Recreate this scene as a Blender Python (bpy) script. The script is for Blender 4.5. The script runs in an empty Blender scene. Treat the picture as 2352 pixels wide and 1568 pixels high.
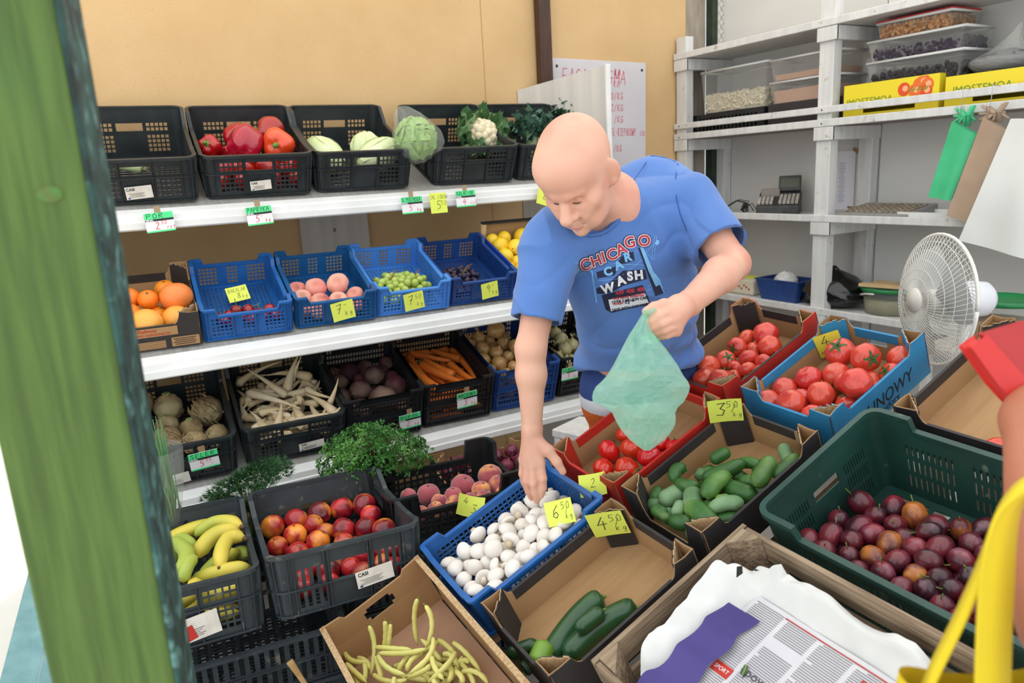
import bpy, bmesh, math, random
import numpy as np
from mathutils import Matrix, Vector, Euler, noise
from mathutils.bvhtree import BVHTree

random.seed(7)
SC = bpy.context.scene
COL = SC.collection
R_ = math.radians

# ------------------------------------------------------------------ camera
W0, H0, FPX = 2352, 1568, 1700.0
AZ, PITCH, ROLL = R_(60.83), R_(12.918), R_(-3.165)
CAM = Vector((0, 0, 1.55))
_F = Vector((math.cos(AZ) * math.cos(PITCH), math.sin(AZ) * math.cos(PITCH), -math.sin(PITCH)))
_r = _F.cross(Vector((0, 0, 1))).normalized()
_u = _r.cross(_F)
CR = _r * math.cos(ROLL) + _u * math.sin(ROLL)
CU = -_r * math.sin(ROLL) + _u * math.cos(ROLL)
cam_d = bpy.data.cameras.new('camera')
cam = bpy.data.objects.new('camera', cam_d)
COL.objects.link(cam)
cam.matrix_world = Matrix(((CR.x, CU.x, -_F.x, CAM.x), (CR.y, CU.y, -_F.y, CAM.y), (CR.z, CU.z, -_F.z, CAM.z), (0, 0, 0, 1)))
cam_d.sensor_width = 36
cam_d.lens = 36 * FPX / W0
cam_d.clip_start = 0.02
cam_d.dof.use_dof = True
cam_d.dof.focus_distance = 2.05
cam_d.dof.aperture_fstop = 4.0
SC.camera = cam

# ------------------------------------------------------------------ world, sun, exposure
wd = bpy.data.worlds.new('world'); SC.world = wd; wd.use_nodes = True
bg = wd.node_tree.nodes['Background']
bg.inputs[0].default_value = (0.90, 0.96, 1.0, 1)
bg.inputs[1].default_value = 1.25
sun_d = bpy.data.lights.new('sun', 'SUN'); sun_d.energy = 4.0; sun_d.angle = R_(0.6); sun_d.color = (1, .95, .86)
sun = bpy.data.objects.new('sun', sun_d); COL.objects.link(sun)
sun.rotation_euler = Vector((-0.35, -0.5, -1.0)).to_track_quat('-Z', 'Y').to_euler()
SC.view_settings.view_transform = 'Standard'
SC.view_settings.look = 'None'
SC.view_settings.gamma = 1
SC.view_settings.use_curve_mapping = False
SC.view_settings.exposure = 0.47

# ------------------------------------------------------------------ pixels to places
def ray(x, y):
    return (CR * ((x - W0 / 2) / FPX) - CU * ((y - H0 / 2) / FPX) + _F)
def at_depth(x, y, d): return CAM + ray(x, y) * d
def on_y(x, y, Y): d = ray(x, y); return CAM + d * ((Y - CAM.y) / d.y)
def on_x(x, y, X): d = ray(x, y); return CAM + d * ((X - CAM.x) / d.x)
def on_z(x, y, Z): d = ray(x, y); return CAM + d * ((Z - CAM.z) / d.z)
def frame(o, yaw=0, tx=0, ty=0):
    return Matrix.Translation(o) @ Matrix.Rotation(R_(yaw), 4, 'Z') @ Matrix.Rotation(R_(tx), 4, 'X') @ Matrix.Rotation(R_(ty), 4, 'Y')
def hit(fr, x, y, h=0.0):
    """local point of frame fr where the pixel's ray meets the frame's plane z = h"""
    inv = fr.inverted(); o = inv @ CAM; d = inv.to_3x3() @ ray(x, y)
    return o + d * ((h - o.z) / d.z)

# ------------------------------------------------------------------ materials
def srgb(c):
    if isinstance(c, str): c = tuple(int(c[i:i + 2], 16) / 255 for i in (0, 2, 4))
    return tuple(x / 12.92 if x <= .04045 else ((x + .055) / 1.055) ** 2.4 for x in c) + (1,)
MATS = {}
def mat(name, col, rough=.5, col2=None, scale=8, stretch=(1, 1, 1), lo=.35, hi=.65, bump=0, bscale=None, rnd=0, hue=0, coat=0, sss=0, trans=0, alpha=1, metal=0, spec=.5, detail=3, emit=0, col3=None, scale3=2, lo3=.5, hi3=.7, sheen=0, bstretch=None, coords='Object'):
    if name in MATS: return MATS[name]
    m = bpy.data.materials.new(name); m.use_nodes = True
    nt = m.node_tree; N = nt.nodes; L = nt.links
    b = N['Principled BSDF']
    b.inputs['Roughness'].default_value = rough
    b.inputs['Metallic'].default_value = metal
    b.inputs['Specular IOR Level'].default_value = spec
    b.inputs['Coat Weight'].default_value = coat
    b.inputs['Coat Roughness'].default_value = .12
    if sss:
        b.inputs['Subsurface Weight'].default_value = sss
        b.inputs['Subsurface Radius'].default_value = (.02, .008, .004)
        b.inputs['Subsurface Scale'].default_value = .4
    if sheen: b.inputs['Sheen Weight'].default_value = sheen
    b.inputs['Transmission Weight'].default_value = trans
    b.inputs['Alpha'].default_value = alpha
    tc = N.new('ShaderNodeTexCoord')
    oi = N.new('ShaderNodeObjectInfo')
    def noisef(sc, st, dt=detail):
        mp = N.new('ShaderNodeMapping'); mp.inputs['Scale'].default_value = st
        add = N.new('ShaderNodeVectorMath'); add.operation = 'ADD'
        L.new(tc.outputs[coords], add.inputs[0])
        sc2 = N.new('ShaderNodeMath'); sc2.operation = 'MULTIPLY'; sc2.inputs[1].default_value = 7.3
        L.new(oi.outputs['Random'], sc2.inputs[0]); L.new(sc2.outputs[0], add.inputs[1])
        L.new(add.outputs[0], mp.inputs[0])
        t = N.new('ShaderNodeTexNoise'); t.inputs['Scale'].default_value = sc; t.inputs['Detail'].default_value = dt
        L.new(mp.outputs[0], t.inputs['Vector'])
        return t
    out = None
    c1 = srgb(col); b.inputs['Base Color'].default_value = c1
    if col2 is not None:
        t = noisef(scale, stretch)
        rp = N.new('ShaderNodeMapRange'); rp.inputs['From Min'].default_value = lo; rp.inputs['From Max'].default_value = hi
        L.new(t.outputs[0], rp.inputs[0])
        mx = N.new('ShaderNodeMix'); mx.data_type = 'RGBA'
        mx.inputs[6].default_value = c1; mx.inputs[7].default_value = srgb(col2)
        L.new(rp.outputs[0], mx.inputs[0]); out = mx.outputs[2]
        if col3 is not None:
            t3 = noisef(scale3, (1, 1, 1))
            rp3 = N.new('ShaderNodeMapRange'); rp3.inputs['From Min'].default_value = lo3; rp3.inputs['From Max'].default_value = hi3
            L.new(t3.outputs[0], rp3.inputs[0])
            m3 = N.new('ShaderNodeMix'); m3.data_type = 'RGBA'; m3.inputs[7].default_value = srgb(col3)
            L.new(out, m3.inputs[6]); L.new(rp3.outputs[0], m3.inputs[0]); out = m3.outputs[2]
    if rnd or hue:
        hs = N.new('ShaderNodeHueSaturation')
        if out: L.new(out, hs.inputs['Color'])
        else: hs.inputs['Color'].default_value = c1
        mr = N.new('ShaderNodeMapRange'); mr.inputs['To Min'].default_value = 1 - rnd; mr.inputs['To Max'].default_value = 1 + rnd
        L.new(oi.outputs['Random'], mr.inputs[0]); L.new(mr.outputs[0], hs.inputs['Value'])
        if hue:
            mh = N.new('ShaderNodeMath'); mh.operation = 'MULTIPLY'; mh.inputs[1].default_value = 37.7
            fr = N.new('ShaderNodeMath'); fr.operation = 'FRACT'
            L.new(oi.outputs['Random'], mh.inputs[0]); L.new(mh.outputs[0], fr.inputs[0])
            m2 = N.new('ShaderNodeMapRange'); m2.inputs['To Min'].default_value = .5 - hue; m2.inputs['To Max'].default_value = .5 + hue
            L.new(fr.outputs[0], m2.inputs[0]); L.new(m2.outputs[0], hs.inputs['Hue'])
        out = hs.outputs[0]
    if out: L.new(out, b.inputs['Base Color'])
    if bump:
        tb = noisef(bscale or scale * 3, bstretch or stretch, 4)
        bp = N.new('ShaderNodeBump'); bp.inputs['Strength'].default_value = bump; bp.inputs['Distance'].default_value = .004
        L.new(tb.outputs[0], bp.inputs['Height']); L.new(bp.outputs[0], b.inputs['Normal'])
    if emit:
        b.inputs['Emission Color'].default_value = c1; b.inputs['Emission Strength'].default_value = emit
    MATS[name] = m
    return m
def film(name, col, clear=.6, rough=.15, fac_t=.35):
    """thin plastic film: see-through, translucent and glossy"""
    if name in MATS: return MATS[name]
    m = bpy.data.materials.new(name); m.use_nodes = True
    nt = m.node_tree; N = nt.nodes; L = nt.links
    b = N['Principled BSDF']; b.inputs['Base Color'].default_value = srgb(col); b.inputs['Roughness'].default_value = rough
    tl = N.new('ShaderNodeBsdfTranslucent'); tl.inputs[0].default_value = srgb(col)
    tr = N.new('ShaderNodeBsdfTransparent'); tr.inputs[0].default_value = tuple(.5 + .5 * c for c in srgb(col)[:3]) + (1,)
    m1 = N.new('ShaderNodeMixShader'); m1.inputs[0].default_value = fac_t
    L.new(b.outputs[0], m1.inputs[1]); L.new(tl.outputs[0], m1.inputs[2])
    m2 = N.new('ShaderNodeMixShader'); m2.inputs[0].default_value = clear
    L.new(m1.outputs[0], m2.inputs[1]); L.new(tr.outputs[0], m2.inputs[2])
    L.new(m2.outputs[0], N['Material Output'].inputs[0])
    MATS[name] = m
    return m

# ------------------------------------------------------------------ mesh building
class MB:
    def __init__(s): s.v = []; s.f = []; s.m = []; s.s = []
    def add(s, vs, fs, m=0, smooth=False):
        o = len(s.v); s.v += [tuple(p) for p in vs]
        for f in fs: s.f.append(tuple(i + o for i in f)); s.m.append(m); s.s.append(smooth)
        return s
    def box(s, c, d, m=0, M=None):
        x, y, z = (k / 2 for k in d)
        vs = [Vector((c[0] + a * x, c[1] + b * y, c[2] + e * z)) for a in (-1, 1) for b in (-1, 1) for e in (-1, 1)]
        if M: vs = [M @ v for v in vs]
        return s.add(vs, [(0, 1, 3, 2), (4, 6, 7, 5), (0, 4, 5, 1), (2, 3, 7, 6), (0, 2, 6, 4), (1, 5, 7, 3)], m)
    def box2(s, a, b, m=0, M=None):
        return s.box([(p + q) / 2 for p, q in zip(a, b)], [abs(q - p) for p, q in zip(a, b)], m, M)
    def tube(s, pts, rs, n=8, m=0, smooth=True, cap=True, flat=1.0):
        pts = [Vector(p) for p in pts]
        if not hasattr(rs, '__len__'): rs = [rs] * len(pts)
        up = None; vs = []; fs = []
        for i, p in enumerate(pts):
            t = (pts[min(i + 1, len(pts) - 1)] - pts[max(i - 1, 0)]).normalized()
            if up is None:
                up = t.orthogonal().normalized()
            up = (up - t * up.dot(t)).normalized(); sd = t.cross(up)
            for k in range(n):
                a = 2 * math.pi * k / n
                vs.append(p + (up * math.cos(a) * flat + sd * math.sin(a)) * rs[i])
        for i in range(len(pts) - 1):
            for k in range(n):
                k2 = (k + 1) % n
                fs.append((i * n + k, i * n + k2, (i + 1) * n + k2, (i + 1) * n + k))
        if cap:
            fs.append(tuple(range(n))[::-1]); fs.append(tuple(range((len(pts) - 1) * n, len(pts) * n)))
        return s.add(vs, fs, m, smooth)
    def lathe(s, prof, n=16, m=0, M=None, smooth=True, sq=None):
        vs = []; fs = []
        for r, z in prof:
            for k in range(n):
                a = 2 * math.pi * k / n
                v = Vector((r * math.cos(a), r * math.sin(a), z))
                vs.append(M @ v if M else v)
        for i in range(len(prof) - 1):
            for k in range(n):
                k2 = (k + 1) % n
                fs.append((i * n + k, i * n + k2, (i + 1) * n + k2, (i + 1) * n + k))
        return s.add(vs, fs, m, smooth)
    def ball(s, fn, nu=16, nv=10, m=0, smooth=True):
        """closed surface: fn(direction vector) -> point"""
        vs = [fn(Vector((0, 0, 1)))]
        for j in range(1, nv):
            th = math.pi * j / nv
            for i in range(nu):
                a = 2 * math.pi * i / nu
                vs.append(fn(Vector((math.sin(th) * math.cos(a), math.sin(th) * math.sin(a), math.cos(th)))))
        vs.append(fn(Vector((0, 0, -1)))); b = len(vs) - 1
        fs = []
        for i in range(nu):
            i2 = (i + 1) % nu
            fs.append((0, 1 + i, 1 + i2)); fs.append((b, 1 + (nv - 2) * nu + i2, 1 + (nv - 2) * nu + i))
            for j in range(nv - 2):
                fs.append((1 + j * nu + i, 1 + (j + 1) * nu + i, 1 + (j + 1) * nu + i2, 1 + j * nu + i2))
        return s.add(vs, fs, m, smooth)
    def panel(s, P, us, vs, solid, th, m=0):
        """perforated sheet: P(u, v, w) maps the sheet, cells of us x vs that are solid get built, th thick"""
        nu, nv = len(us) - 1, len(vs) - 1
        S = [[solid(i, j) for j in range(nv)] for i in range(nu)]
        ids = {}
        V = []; Fc = []
        def vid(i, j, k):
            key = (i, j, k)
            if key not in ids:
                ids[key] = len(V); V.append(P(us[i], vs[j], th if k else 0))
            return ids[key]
        for i in range(nu):
            for j in range(nv):
                if not S[i][j]: continue
                Fc.append((vid(i, j, 1), vid(i + 1, j, 1), vid(i + 1, j + 1, 1), vid(i, j + 1, 1)))
                Fc.append((vid(i, j, 0), vid(i, j + 1, 0), vid(i + 1, j + 1, 0), vid(i + 1, j, 0)))
                for di, dj, a, b in ((-1, 0, (0, 0), (0, 1)), (1, 0, (1, 1), (1, 0)), (0, -1, (1, 0), (0, 0)), (0, 1, (0, 1), (1, 1))):
                    x, y = i + di, j + dj
                    if 0 <= x < nu and 0 <= y < nv and S[x][y]: continue
                    A = (i + a[0], j + a[1]); B = (i + b[0], j + b[1])
                    Fc.append((vid(*A, 0), vid(*B, 0), vid(*B, 1), vid(*A, 1)))
        return s.add(V, Fc, m)
    def mesh(s, name, mats):
        me = bpy.data.meshes.new(name)
        me.from_pydata(s.v, [], s.f)
        for q in (mats if isinstance(mats, (list, tuple)) else [mats]): me.materials.append(q)
        me.polygons.foreach_set('material_index', s.m)
        me.polygons.foreach_set('use_smooth', s.s)
        me.update()
        return me
    def obj(s, name, mats, parent=None, M=None, bevel=0, label=None, kind=None):
        return put(name, s.mesh(name, mats), parent, M, bevel, label, kind)
def put(name, me, parent=None, M=None, bevel=0, label=None, kind=None):
    o = bpy.data.objects.new(name, me); COL.objects.link(o)
    if parent is not None: o.parent = parent
    if M is not None: o.matrix_basis = M
    if bevel:
        b = o.modifiers.new('bevel', 'BEVEL'); b.width = bevel; b.segments = 2; b.limit_method = 'ANGLE'
    if label: o['label'] = label
    if kind: o['kind'] = kind
    return o
def tag(o, label, cat, group=None):
    o['label'] = label; o['category'] = cat
    if group: o['group'] = group
    return o
def thing(name, label, cat, M=None, group=None):
    o = bpy.data.objects.new(name, None); COL.objects.link(o)
    o.empty_display_size = .05
    if M is not None: o.matrix_basis = M
    return tag(o, label, cat, group)
def struct(o): o['kind'] = 'structure'; return o
def text_mb(body, size, mb=None, M=None, m=0, align='CENTER', shear=0, bold=0, sx=1):
    cu = bpy.data.curves.new('txt', 'FONT'); cu.body = body; cu.size = size; cu.align_x = align; cu.shear = shear; cu.offset = bold
    cu.resolution_u = 3
    ob = bpy.data.objects.new('txt', cu); COL.objects.link(ob)
    bpy.context.view_layer.update()
    me = bpy.data.meshes.new_from_object(ob.evaluated_get(bpy.context.evaluated_depsgraph_get()))
    mb = mb or MB()
    vs = [Vector((v.co.x * sx, v.co.y, 0)) for v in me.vertices]
    if M: vs = [M @ v for v in vs]
    mb.add(vs, [tuple(p.vertices) for p in me.polygons], m)
    bpy.data.objects.remove(ob); bpy.data.curves.remove(cu); bpy.data.meshes.remove(me)
    return mb
# handwriting: pen strokes on a 0..1 x 0..1 box
PEN = {
 'A': '0,0 .45,1 .8,0;.2,.4 .65,.4', 'B': '.1,0 .1,1 .55,.95 .6,.7 .1,.55 .7,.4 .65,.05 .1,0', 'C': '.7,.85 .4,1 .1,.6 .2,.1 .7,.12',
 'D': '.1,0 .1,1 .6,.8 .65,.3 .1,0', 'E': '.65,1 .1,1 .1,0 .65,0;.1,.52 .55,.52', 'F': '.7,1 .1,1 .1,0;.1,.5 .55,.5', 'G': '.7,.85 .35,1 .08,.5 .3,0 .7,.15 .7,.45 .45,.45',
 'H': '.1,0 .1,1;.7,0 .7,1;.1,.5 .7,.5', 'I': '.3,0 .3,1', 'K': '.1,0 .1,1;.7,1 .1,.45 .75,0', 'L': '.15,1 .1,0 .65,0', 'M': '.05,0 .1,1 .42,.4 .75,1 .8,0',
 'N': '.1,0 .1,1 .7,0 .7,1', 'O': '.4,1 .08,.6 .2,.05 .6,.05 .75,.5 .4,1', 'P': '.1,0 .1,1 .6,.95 .65,.6 .1,.45', 'R': '.1,0 .1,1 .6,.95 .6,.6 .1,.5 .7,0',
 'S': '.65,.9 .35,1 .12,.75 .6,.4 .5,.02 .08,.1', 'T': '0,1 .8,1;.4,1 .4,0', 'U': '.1,1 .12,.2 .4,0 .65,.2 .7,1', 'W': '.02,1 .2,0 .42,.7 .62,0 .82,1', 'Y': '.05,1 .4,.5;.75,1 .3,0',
 'Z': '.1,1 .7,1 .1,0 .7,0', 'X': '.05,0 .7,1;.05,1 .7,0', '.': '.2,0 .25,.05', '-': '.05,.45 .6,.5', '/': '.05,-.1 .6,1.05', "'": '.2,1.2 .35,1', ':': '.2,.2 .22,.25;.2,.7 .22,.75',
 '0': '.4,1 .1,.6 .25,.02 .6,.1 .65,.7 .4,1', '1': '.15,.75 .45,1 .42,0', '2': '.1,.8 .4,1 .62,.75 .08,0 .7,.02', '3': '.1,.95 .65,.98 .32,.58 .65,.4 .5,.02 .08,.08',
 '4': '.5,1.0 .06,.38 .75,.42;.52,.65 .48,-.1', '5': '.7,1 .2,1 .15,.58 .55,.6 .62,.2 .1,0', '6': '.62,1 .2,.6 .12,.15 .45,0 .65,.25 .45,.48 .15,.3', '7': '.08,.9 .68,1 .3,0;.2,.5 .62,.52',
 '8': '.4,.52 .12,.8 .4,1 .62,.8 .15,.22 .4,0 .68,.22 .4,.52', '9': '.62,.65 .3,.5 .12,.78 .4,1 .62,.7 .5,0', 'k': '.1,0 .15,.9;.5,.55 .15,.3 .5,0', 'g': '.5,.5 .2,.5 .12,.15 .4,.08 .5,.5 .45,-.3 .1,-.25',
 's': '.5,.5 .2,.52 .42,.25 .1,.02', 'z': '.1,.5 .5,.5 .1,0 .5,0', 't': '.3,.9 .28,.05 .5,.05;.1,.55 .55,.55'}
def pen(mb, txt, x, y, h, w=None, lw=.08, m=0, M=None, slant=.12, z=0.0):
    """write txt by hand from (x, y), letter height h, letter pitch w"""
    w = w or h * .8; lw *= h
    for i, ch in enumerate(txt):
        if ch == ' ' or ch not in PEN: continue
        for stv in PEN[ch].split(';'):
            pts = [tuple(map(float, q.split(','))) for q in stv.split()]
            pts = [Vector((x + i * w + (a + b * slant) * w, y + b * h, z)) for a, b in pts]
            for a, b in zip(pts, pts[1:]):
                d = (b - a)
                if d.length < 1e-6: continue
                d.normalize(); nn = Vector((-d.y, d.x, 0)) * lw / 2; e = d * lw * .4
                q = [a - nn - e, b - nn + e, b + nn + e, a + nn - e]
                if M: q = [M @ v for v in q]
                mb.add(q, [(0, 1, 2, 3)], m)
    return mb
# ================================================================== palette
m_ochre = mat('ochre_wall', 'd4b284', .85, 'cba777', 3, lo=.3, hi=.7, bump=.25, bscale=160, col3='c0965c', scale3=220, lo3=.62, hi3=.72)
m_white = mat('white_paint', 'e6e6e6', .55, 'd8d9da', 6, stretch=(1, 1, 1), bump=.06, bscale=40)
m_lip = mat('white_plastic', 'f0f0f0', .35, 'e2e2e0', 5)
m_lam = mat('grey_laminate', 'cfc8c0', .5, 'bfb8b0', 20, stretch=(1, 1, .03), bump=.03)
m_lamtop = mat('laminate_top', 'b2b0ac', .45, 'a09d98', 90, stretch=(1, .04, 1))
m_plyw = mat('grey_white_board', 'd6d4d0', .7, 'cac8c4', 2.5, stretch=(1, .4, 1), bump=.05, bscale=30)
m_wpost = mat('painted_timber', 'dedddc', .5, 'd0cfce', 9, stretch=(4, 4, .4), bump=.08, bscale=30, col3='b9b2a4', scale3=22, lo3=.66, hi3=.72)
m_brown = mat('brown_timber', '4a2a1c', .45, '38201a', 14, stretch=(5, 5, .5))
m_dark = mat('dark_post', '20261f', .6)
m_conc = mat('concrete', '8f8a84', .9, '7f7a74', 4, bump=.2, bscale=60)
m_pave = mat('pale_paving', 'e4e0d8', .9, 'd6d2c8', 2, bump=.1)
m_ceil = mat('ceiling_board', 'e3e0da', .8)
m_black = mat('black_plastic', '1f2427', .42, '2b3134', 14, bump=.05, bscale=60)
m_blackd = mat('jet_plastic', '15171a', .4, '1e2124', 14)
m_grey = mat('dusty_plastic', '282f34', .5, '363e43', 10, col3='6a665e', scale3=30, lo3=.62, hi3=.75, bump=.05)
m_blue = mat('blue_plastic', '2464ac', .38, '205a9e', 10)
m_blue2 = mat('pale_blue_plastic', '4a88d6', .38, '427fcc', 10)
m_blue3 = mat('navy_plastic', '1f4688', .38, '1b3e7a', 10)
m_blue4 = mat('deep_blue_plastic', '1a5a94', .38, '165084', 10)
m_green = mat('green_plastic', '1f3f38', .4, '264a42', 8, bump=.05, col3='7f8f80', scale3=18, lo3=.68, hi3=.8)
m_card = mat('cardboard', 'b08a60', .85, 'a67f56', 5, stretch=(1, 8, 1), bump=.04, bscale=50)
m_cardin = mat('cardboard_edge', 'c4a67e', .9, 'a88862', 140)
m_cblk = mat('black_print', '2b2728', .6, '332e2e', 12)
m_cred = mat('red_print', 'c02a1c', .55, 'b42418', 12)
m_cblue = mat('blue_print', '2f86b6', .55, '2a7cab', 12)
m_cyel = mat('yellow_print', 'ecd52c', .5)
m_wood = mat('crate_wood', '9d8467', .8, '826a50', 6, stretch=(1, 1, 1), bump=.3, bscale=40, bstretch=(1, 1, 1), col3='6e5942', scale3=14, lo3=.6, hi3=.75)
m_pine = mat('pine_slat', 'd8b98c', .7, 'c9a577', 14, stretch=(4, .6, 4))
m_note = mat('yellow_note', 'e4ee62', .75)
m_note2 = mat('sun_yellow_note', 'eadf4c', .75)
m_ink = mat('pencil_ink', '4a4a3c', .8)
m_red_ink = mat('red_marker', 'd8405a', .7)
m_gink = mat('brown_marker', '2f5a32', .7)
m_tgreen = mat('tag_green', '4fe08e', .5)
m_twhite = mat('tag_white', 'ece8ea', .4)
m_tblack = mat('tag_black', '17181a', .5)
m_tape = mat('brown_tape', 'a08868', .4, alpha=1)
m_label = mat('paper_label', 'e3dcd2', .7, 'd3cbc0', 30)
m_blackink = mat('print_ink', '1d1d1d', .7)
m_steel = mat('steel', 'b5b5b0', .3, metal=1)
m_paper = mat('white_paper', 'e8e7e4', .8, 'dcdbd8', 4, bump=.05, bscale=12)

# ================================================================== the room
YW = 3.45
o = struct(MB().box2((-.36, YW, 0), (3.19, YW + .12, 2.8)).obj('wall_back', m_ochre))
for x in (1.85,):
    MB().box2((x, YW - .0015, 0), (x + .004, YW + .01, 2.8)).obj('panel_joint', mat('joint', 'b98f52', .9), o)
wr = struct(MB().box2((3.47, -1.6, 0), (3.6, YW + .12, 2.8)).obj('wall_right', m_plyw))
for a, b in ((-1.6, .7), (.706, 2.36), (2.366, 3.40)):
    MB().box2((3.455, a, 0), (3.475, b, 2.8)).obj('panel', m_plyw, wr)
# corrugated strip and dark mesh post in the corner
cp = MB()
for i in range(17):
    cp.tube([(3.195 + i * .0095, YW + .01, 0), (3.195 + i * .0095, YW + .01, 2.8)], .006, 6, 0)
struct(cp.obj('trim_1', mat('corrugated_sheet', 'a59a8e', .4, '8e8376', 30, stretch=(1, 1, .2))))
dp = MB(); dp.box2((3.355, YW - .05, 0), (3.395, YW + .01, 2.8))
struct(dp.obj('trim_2', mat('dark_green_post', '2b3a2c', .6, '1c241c', 20), bevel=.004))
ms = MB()
for k in range(-4, 60):
    z = k * .05
    ms.tube([(3.395, YW - .02, z), (3.47, YW - .02, z + .09)], .0016, 4); ms.tube([(3.395, YW - .015, z + .09), (3.47, YW - .015, z)], .0016, 4)
struct(ms.obj('trim_3', m_steel))
struct(MB().box2((-7, -7, -.06), (6, 14, -.006)).obj('ground_paving', m_pave))
struct(MB().box2((-.36, .15, -.006), (3.47, YW, 0)).obj('floor', m_conc))
m_roof = bpy.data.materials.new('unseen_roof_diffuser'); m_roof.use_nodes = True  # unseen roof; its translucency is invented to light the stall evenly
_n = m_roof.node_tree.nodes; _t = _n.new('ShaderNodeBsdfTranslucent'); _t.inputs[0].default_value = (.86, .85, .82, 1); _d = _n.new('ShaderNodeBsdfDiffuse'); _d.inputs[0].default_value = (.8, .8, .78, 1); _x = _n.new('ShaderNodeMixShader'); _x.inputs[0].default_value = .62
m_roof.node_tree.links.new(_d.outputs[0], _x.inputs[1]); m_roof.node_tree.links.new(_t.outputs[0], _x.inputs[2]); m_roof.node_tree.links.new(_x.outputs[0], _n['Material Output'].inputs[0])
struct(MB().add([(-.62, .6, 2.8), (3.6, .6, 2.8), (3.6, YW + .12, 2.8), (-.62, YW + .12, 2.8)], [(0, 1, 2, 3)]).obj('ceiling', m_roof))
# brown post in front of the back wall
bp = MB().box2((2.155, YW - .06, 0), (2.225, YW - .008, 2.8)).obj('brown_post', m_brown, bevel=.004)
tag(bp, 'dark brown painted timber post against the ochre wall', 'post')
# the green post next to the camera
c = at_depth(266, 784, .73)
vd = Vector((ray(266, 784).x, ray(266, 784).y, 0)).normalized(); va = Vector((vd.y, -vd.x, 0))
th = R_(9); e1 = va * math.cos(th) - vd * math.sin(th); e2 = Vector((-e1.y, e1.x, 0))
PM = Matrix(((e1.x, e2.x, 0, c.x), (e1.y, e2.y, 0, c.y), (0, 0, 1, 0), (0, 0, 0, 1)))
gp = thing('green_post', 'blurred green painted timber post close to the camera', 'post', PM)
m_gp = mat('green_stain', '567030', .75, '435a24', 16, stretch=(6, 6, .35), bump=.25, bscale=60, bstretch=(3, 3, .2), col3='3a6a38', scale3=2.2, lo3=.5, hi3=.75)
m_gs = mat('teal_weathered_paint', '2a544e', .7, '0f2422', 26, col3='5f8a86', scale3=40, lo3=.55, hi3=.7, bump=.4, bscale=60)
pm = MB(); pm.box2((-.116, .0005, 0), (-.001, .12, 2.78)); pm.obj('timber', m_gp, gp, bevel=.004)
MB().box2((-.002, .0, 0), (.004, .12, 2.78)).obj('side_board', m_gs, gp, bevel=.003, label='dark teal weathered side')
kn = MB(); kz = at_depth(150, 445, .75); kl = PM.inverted() @ kz
kn.ball(lambda d: Vector((kl.x + d.x * .011, -.0002 + d.y * .0012, kl.z + d.z * .008)), 20, 10)
kn.obj('knot', mat('knot', '5f5a2c', .7, '4a7a34', 60), gp)
# pale blue boards outside, behind the post
tb = thing('blue_board_fence', 'pale teal painted boards leaning outside, left of the green post', 'boards', Matrix.Translation(on_z(60, 1560, 0)))
_o = tb.matrix_basis.translation
A4, B4, C4, D4 = at_depth(74, 1278, 1.62), at_depth(-22, 1640, 1.30), at_depth(330, 1640, 1.42), at_depth(330, 1278, 1.72)
for i in range(4):
    q = [A4.lerp(D4, (i + e) / 4) for e in (.01, .99)] + [B4.lerp(C4, (i + e) / 4) for e in (.99, .01)]
    q = [v - _o for v in q]; nn = (q[1] - q[0]).cross(q[3] - q[0]).normalized() * .012
    MB().add(q + [v + nn for v in q], [(0, 1, 2, 3), (7, 6, 5, 4), (0, 4, 5, 1), (1, 5, 6, 2), (2, 6, 7, 3), (3, 7, 4, 0)]).obj('board', mat('teal_wash', '7ba3a6', .7, '6a9498', 10, stretch=(3, 3, .5)), tb)

# ================================================================== tilted display shelving along the back wall
ROWS = {1: (2.93, 1.497, 21.5), 2: (2.625, 1.035, 20.0), 3: (2.60, .568, 17.0)}
def rowfr(k, x=0): y, z, t = ROWS[k]; return frame(Vector((x, y, z)), 0, t)
unit = thing('display_shelving', 'white display shelving with three tilted shelves along the ochre wall', 'shelving', Matrix.Translation((.9, 3.0, 0)))
Mi = unit.matrix_basis.inverted()
XA, XB = -.30, 2.02
for k in (1, 2, 3):
    fr = Mi @ rowfr(k)
    dpt = {1: .53, 2: .44, 3: .50}[k]
    MB().box2((XA, -.015, -.022), (XB, dpt, -.002), 0).obj('shelf_board', m_lamtop, unit, fr, bevel=.002)
    lp = MB()
    prof = [(-.015, -.004), (-.04, -.004), (-.046, -.010), (-.050, -.03), (-.056, -.033), (-.058, -.054), (-.052, -.060), (-.04, -.060), (-.04, -.03), (-.015, -.026)]
    y, z, t = ROWS[k]
    # the lip hangs upright while the board slopes
    pr = []
    for a, b in prof:
        pr.append((a, b - .012 if a < -.02 else b))
    vs = [(XA, a, b) for a, b in pr] + [(XB, a, b) for a, b in pr]; n = len(pr)
    fs = [(i, (i + 1) % n, n + (i + 1) % n, n + i) for i in range(n)] + [tuple(range(n))[::-1], tuple(range(n, 2 * n))]
    lp.add(vs, fs)
    lf = Mi @ frame(Vector((0, y, z)), 0, t * .35)
    lp.obj('shelf_lip', m_lip, unit, lf, label='white plastic front edge')
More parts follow.
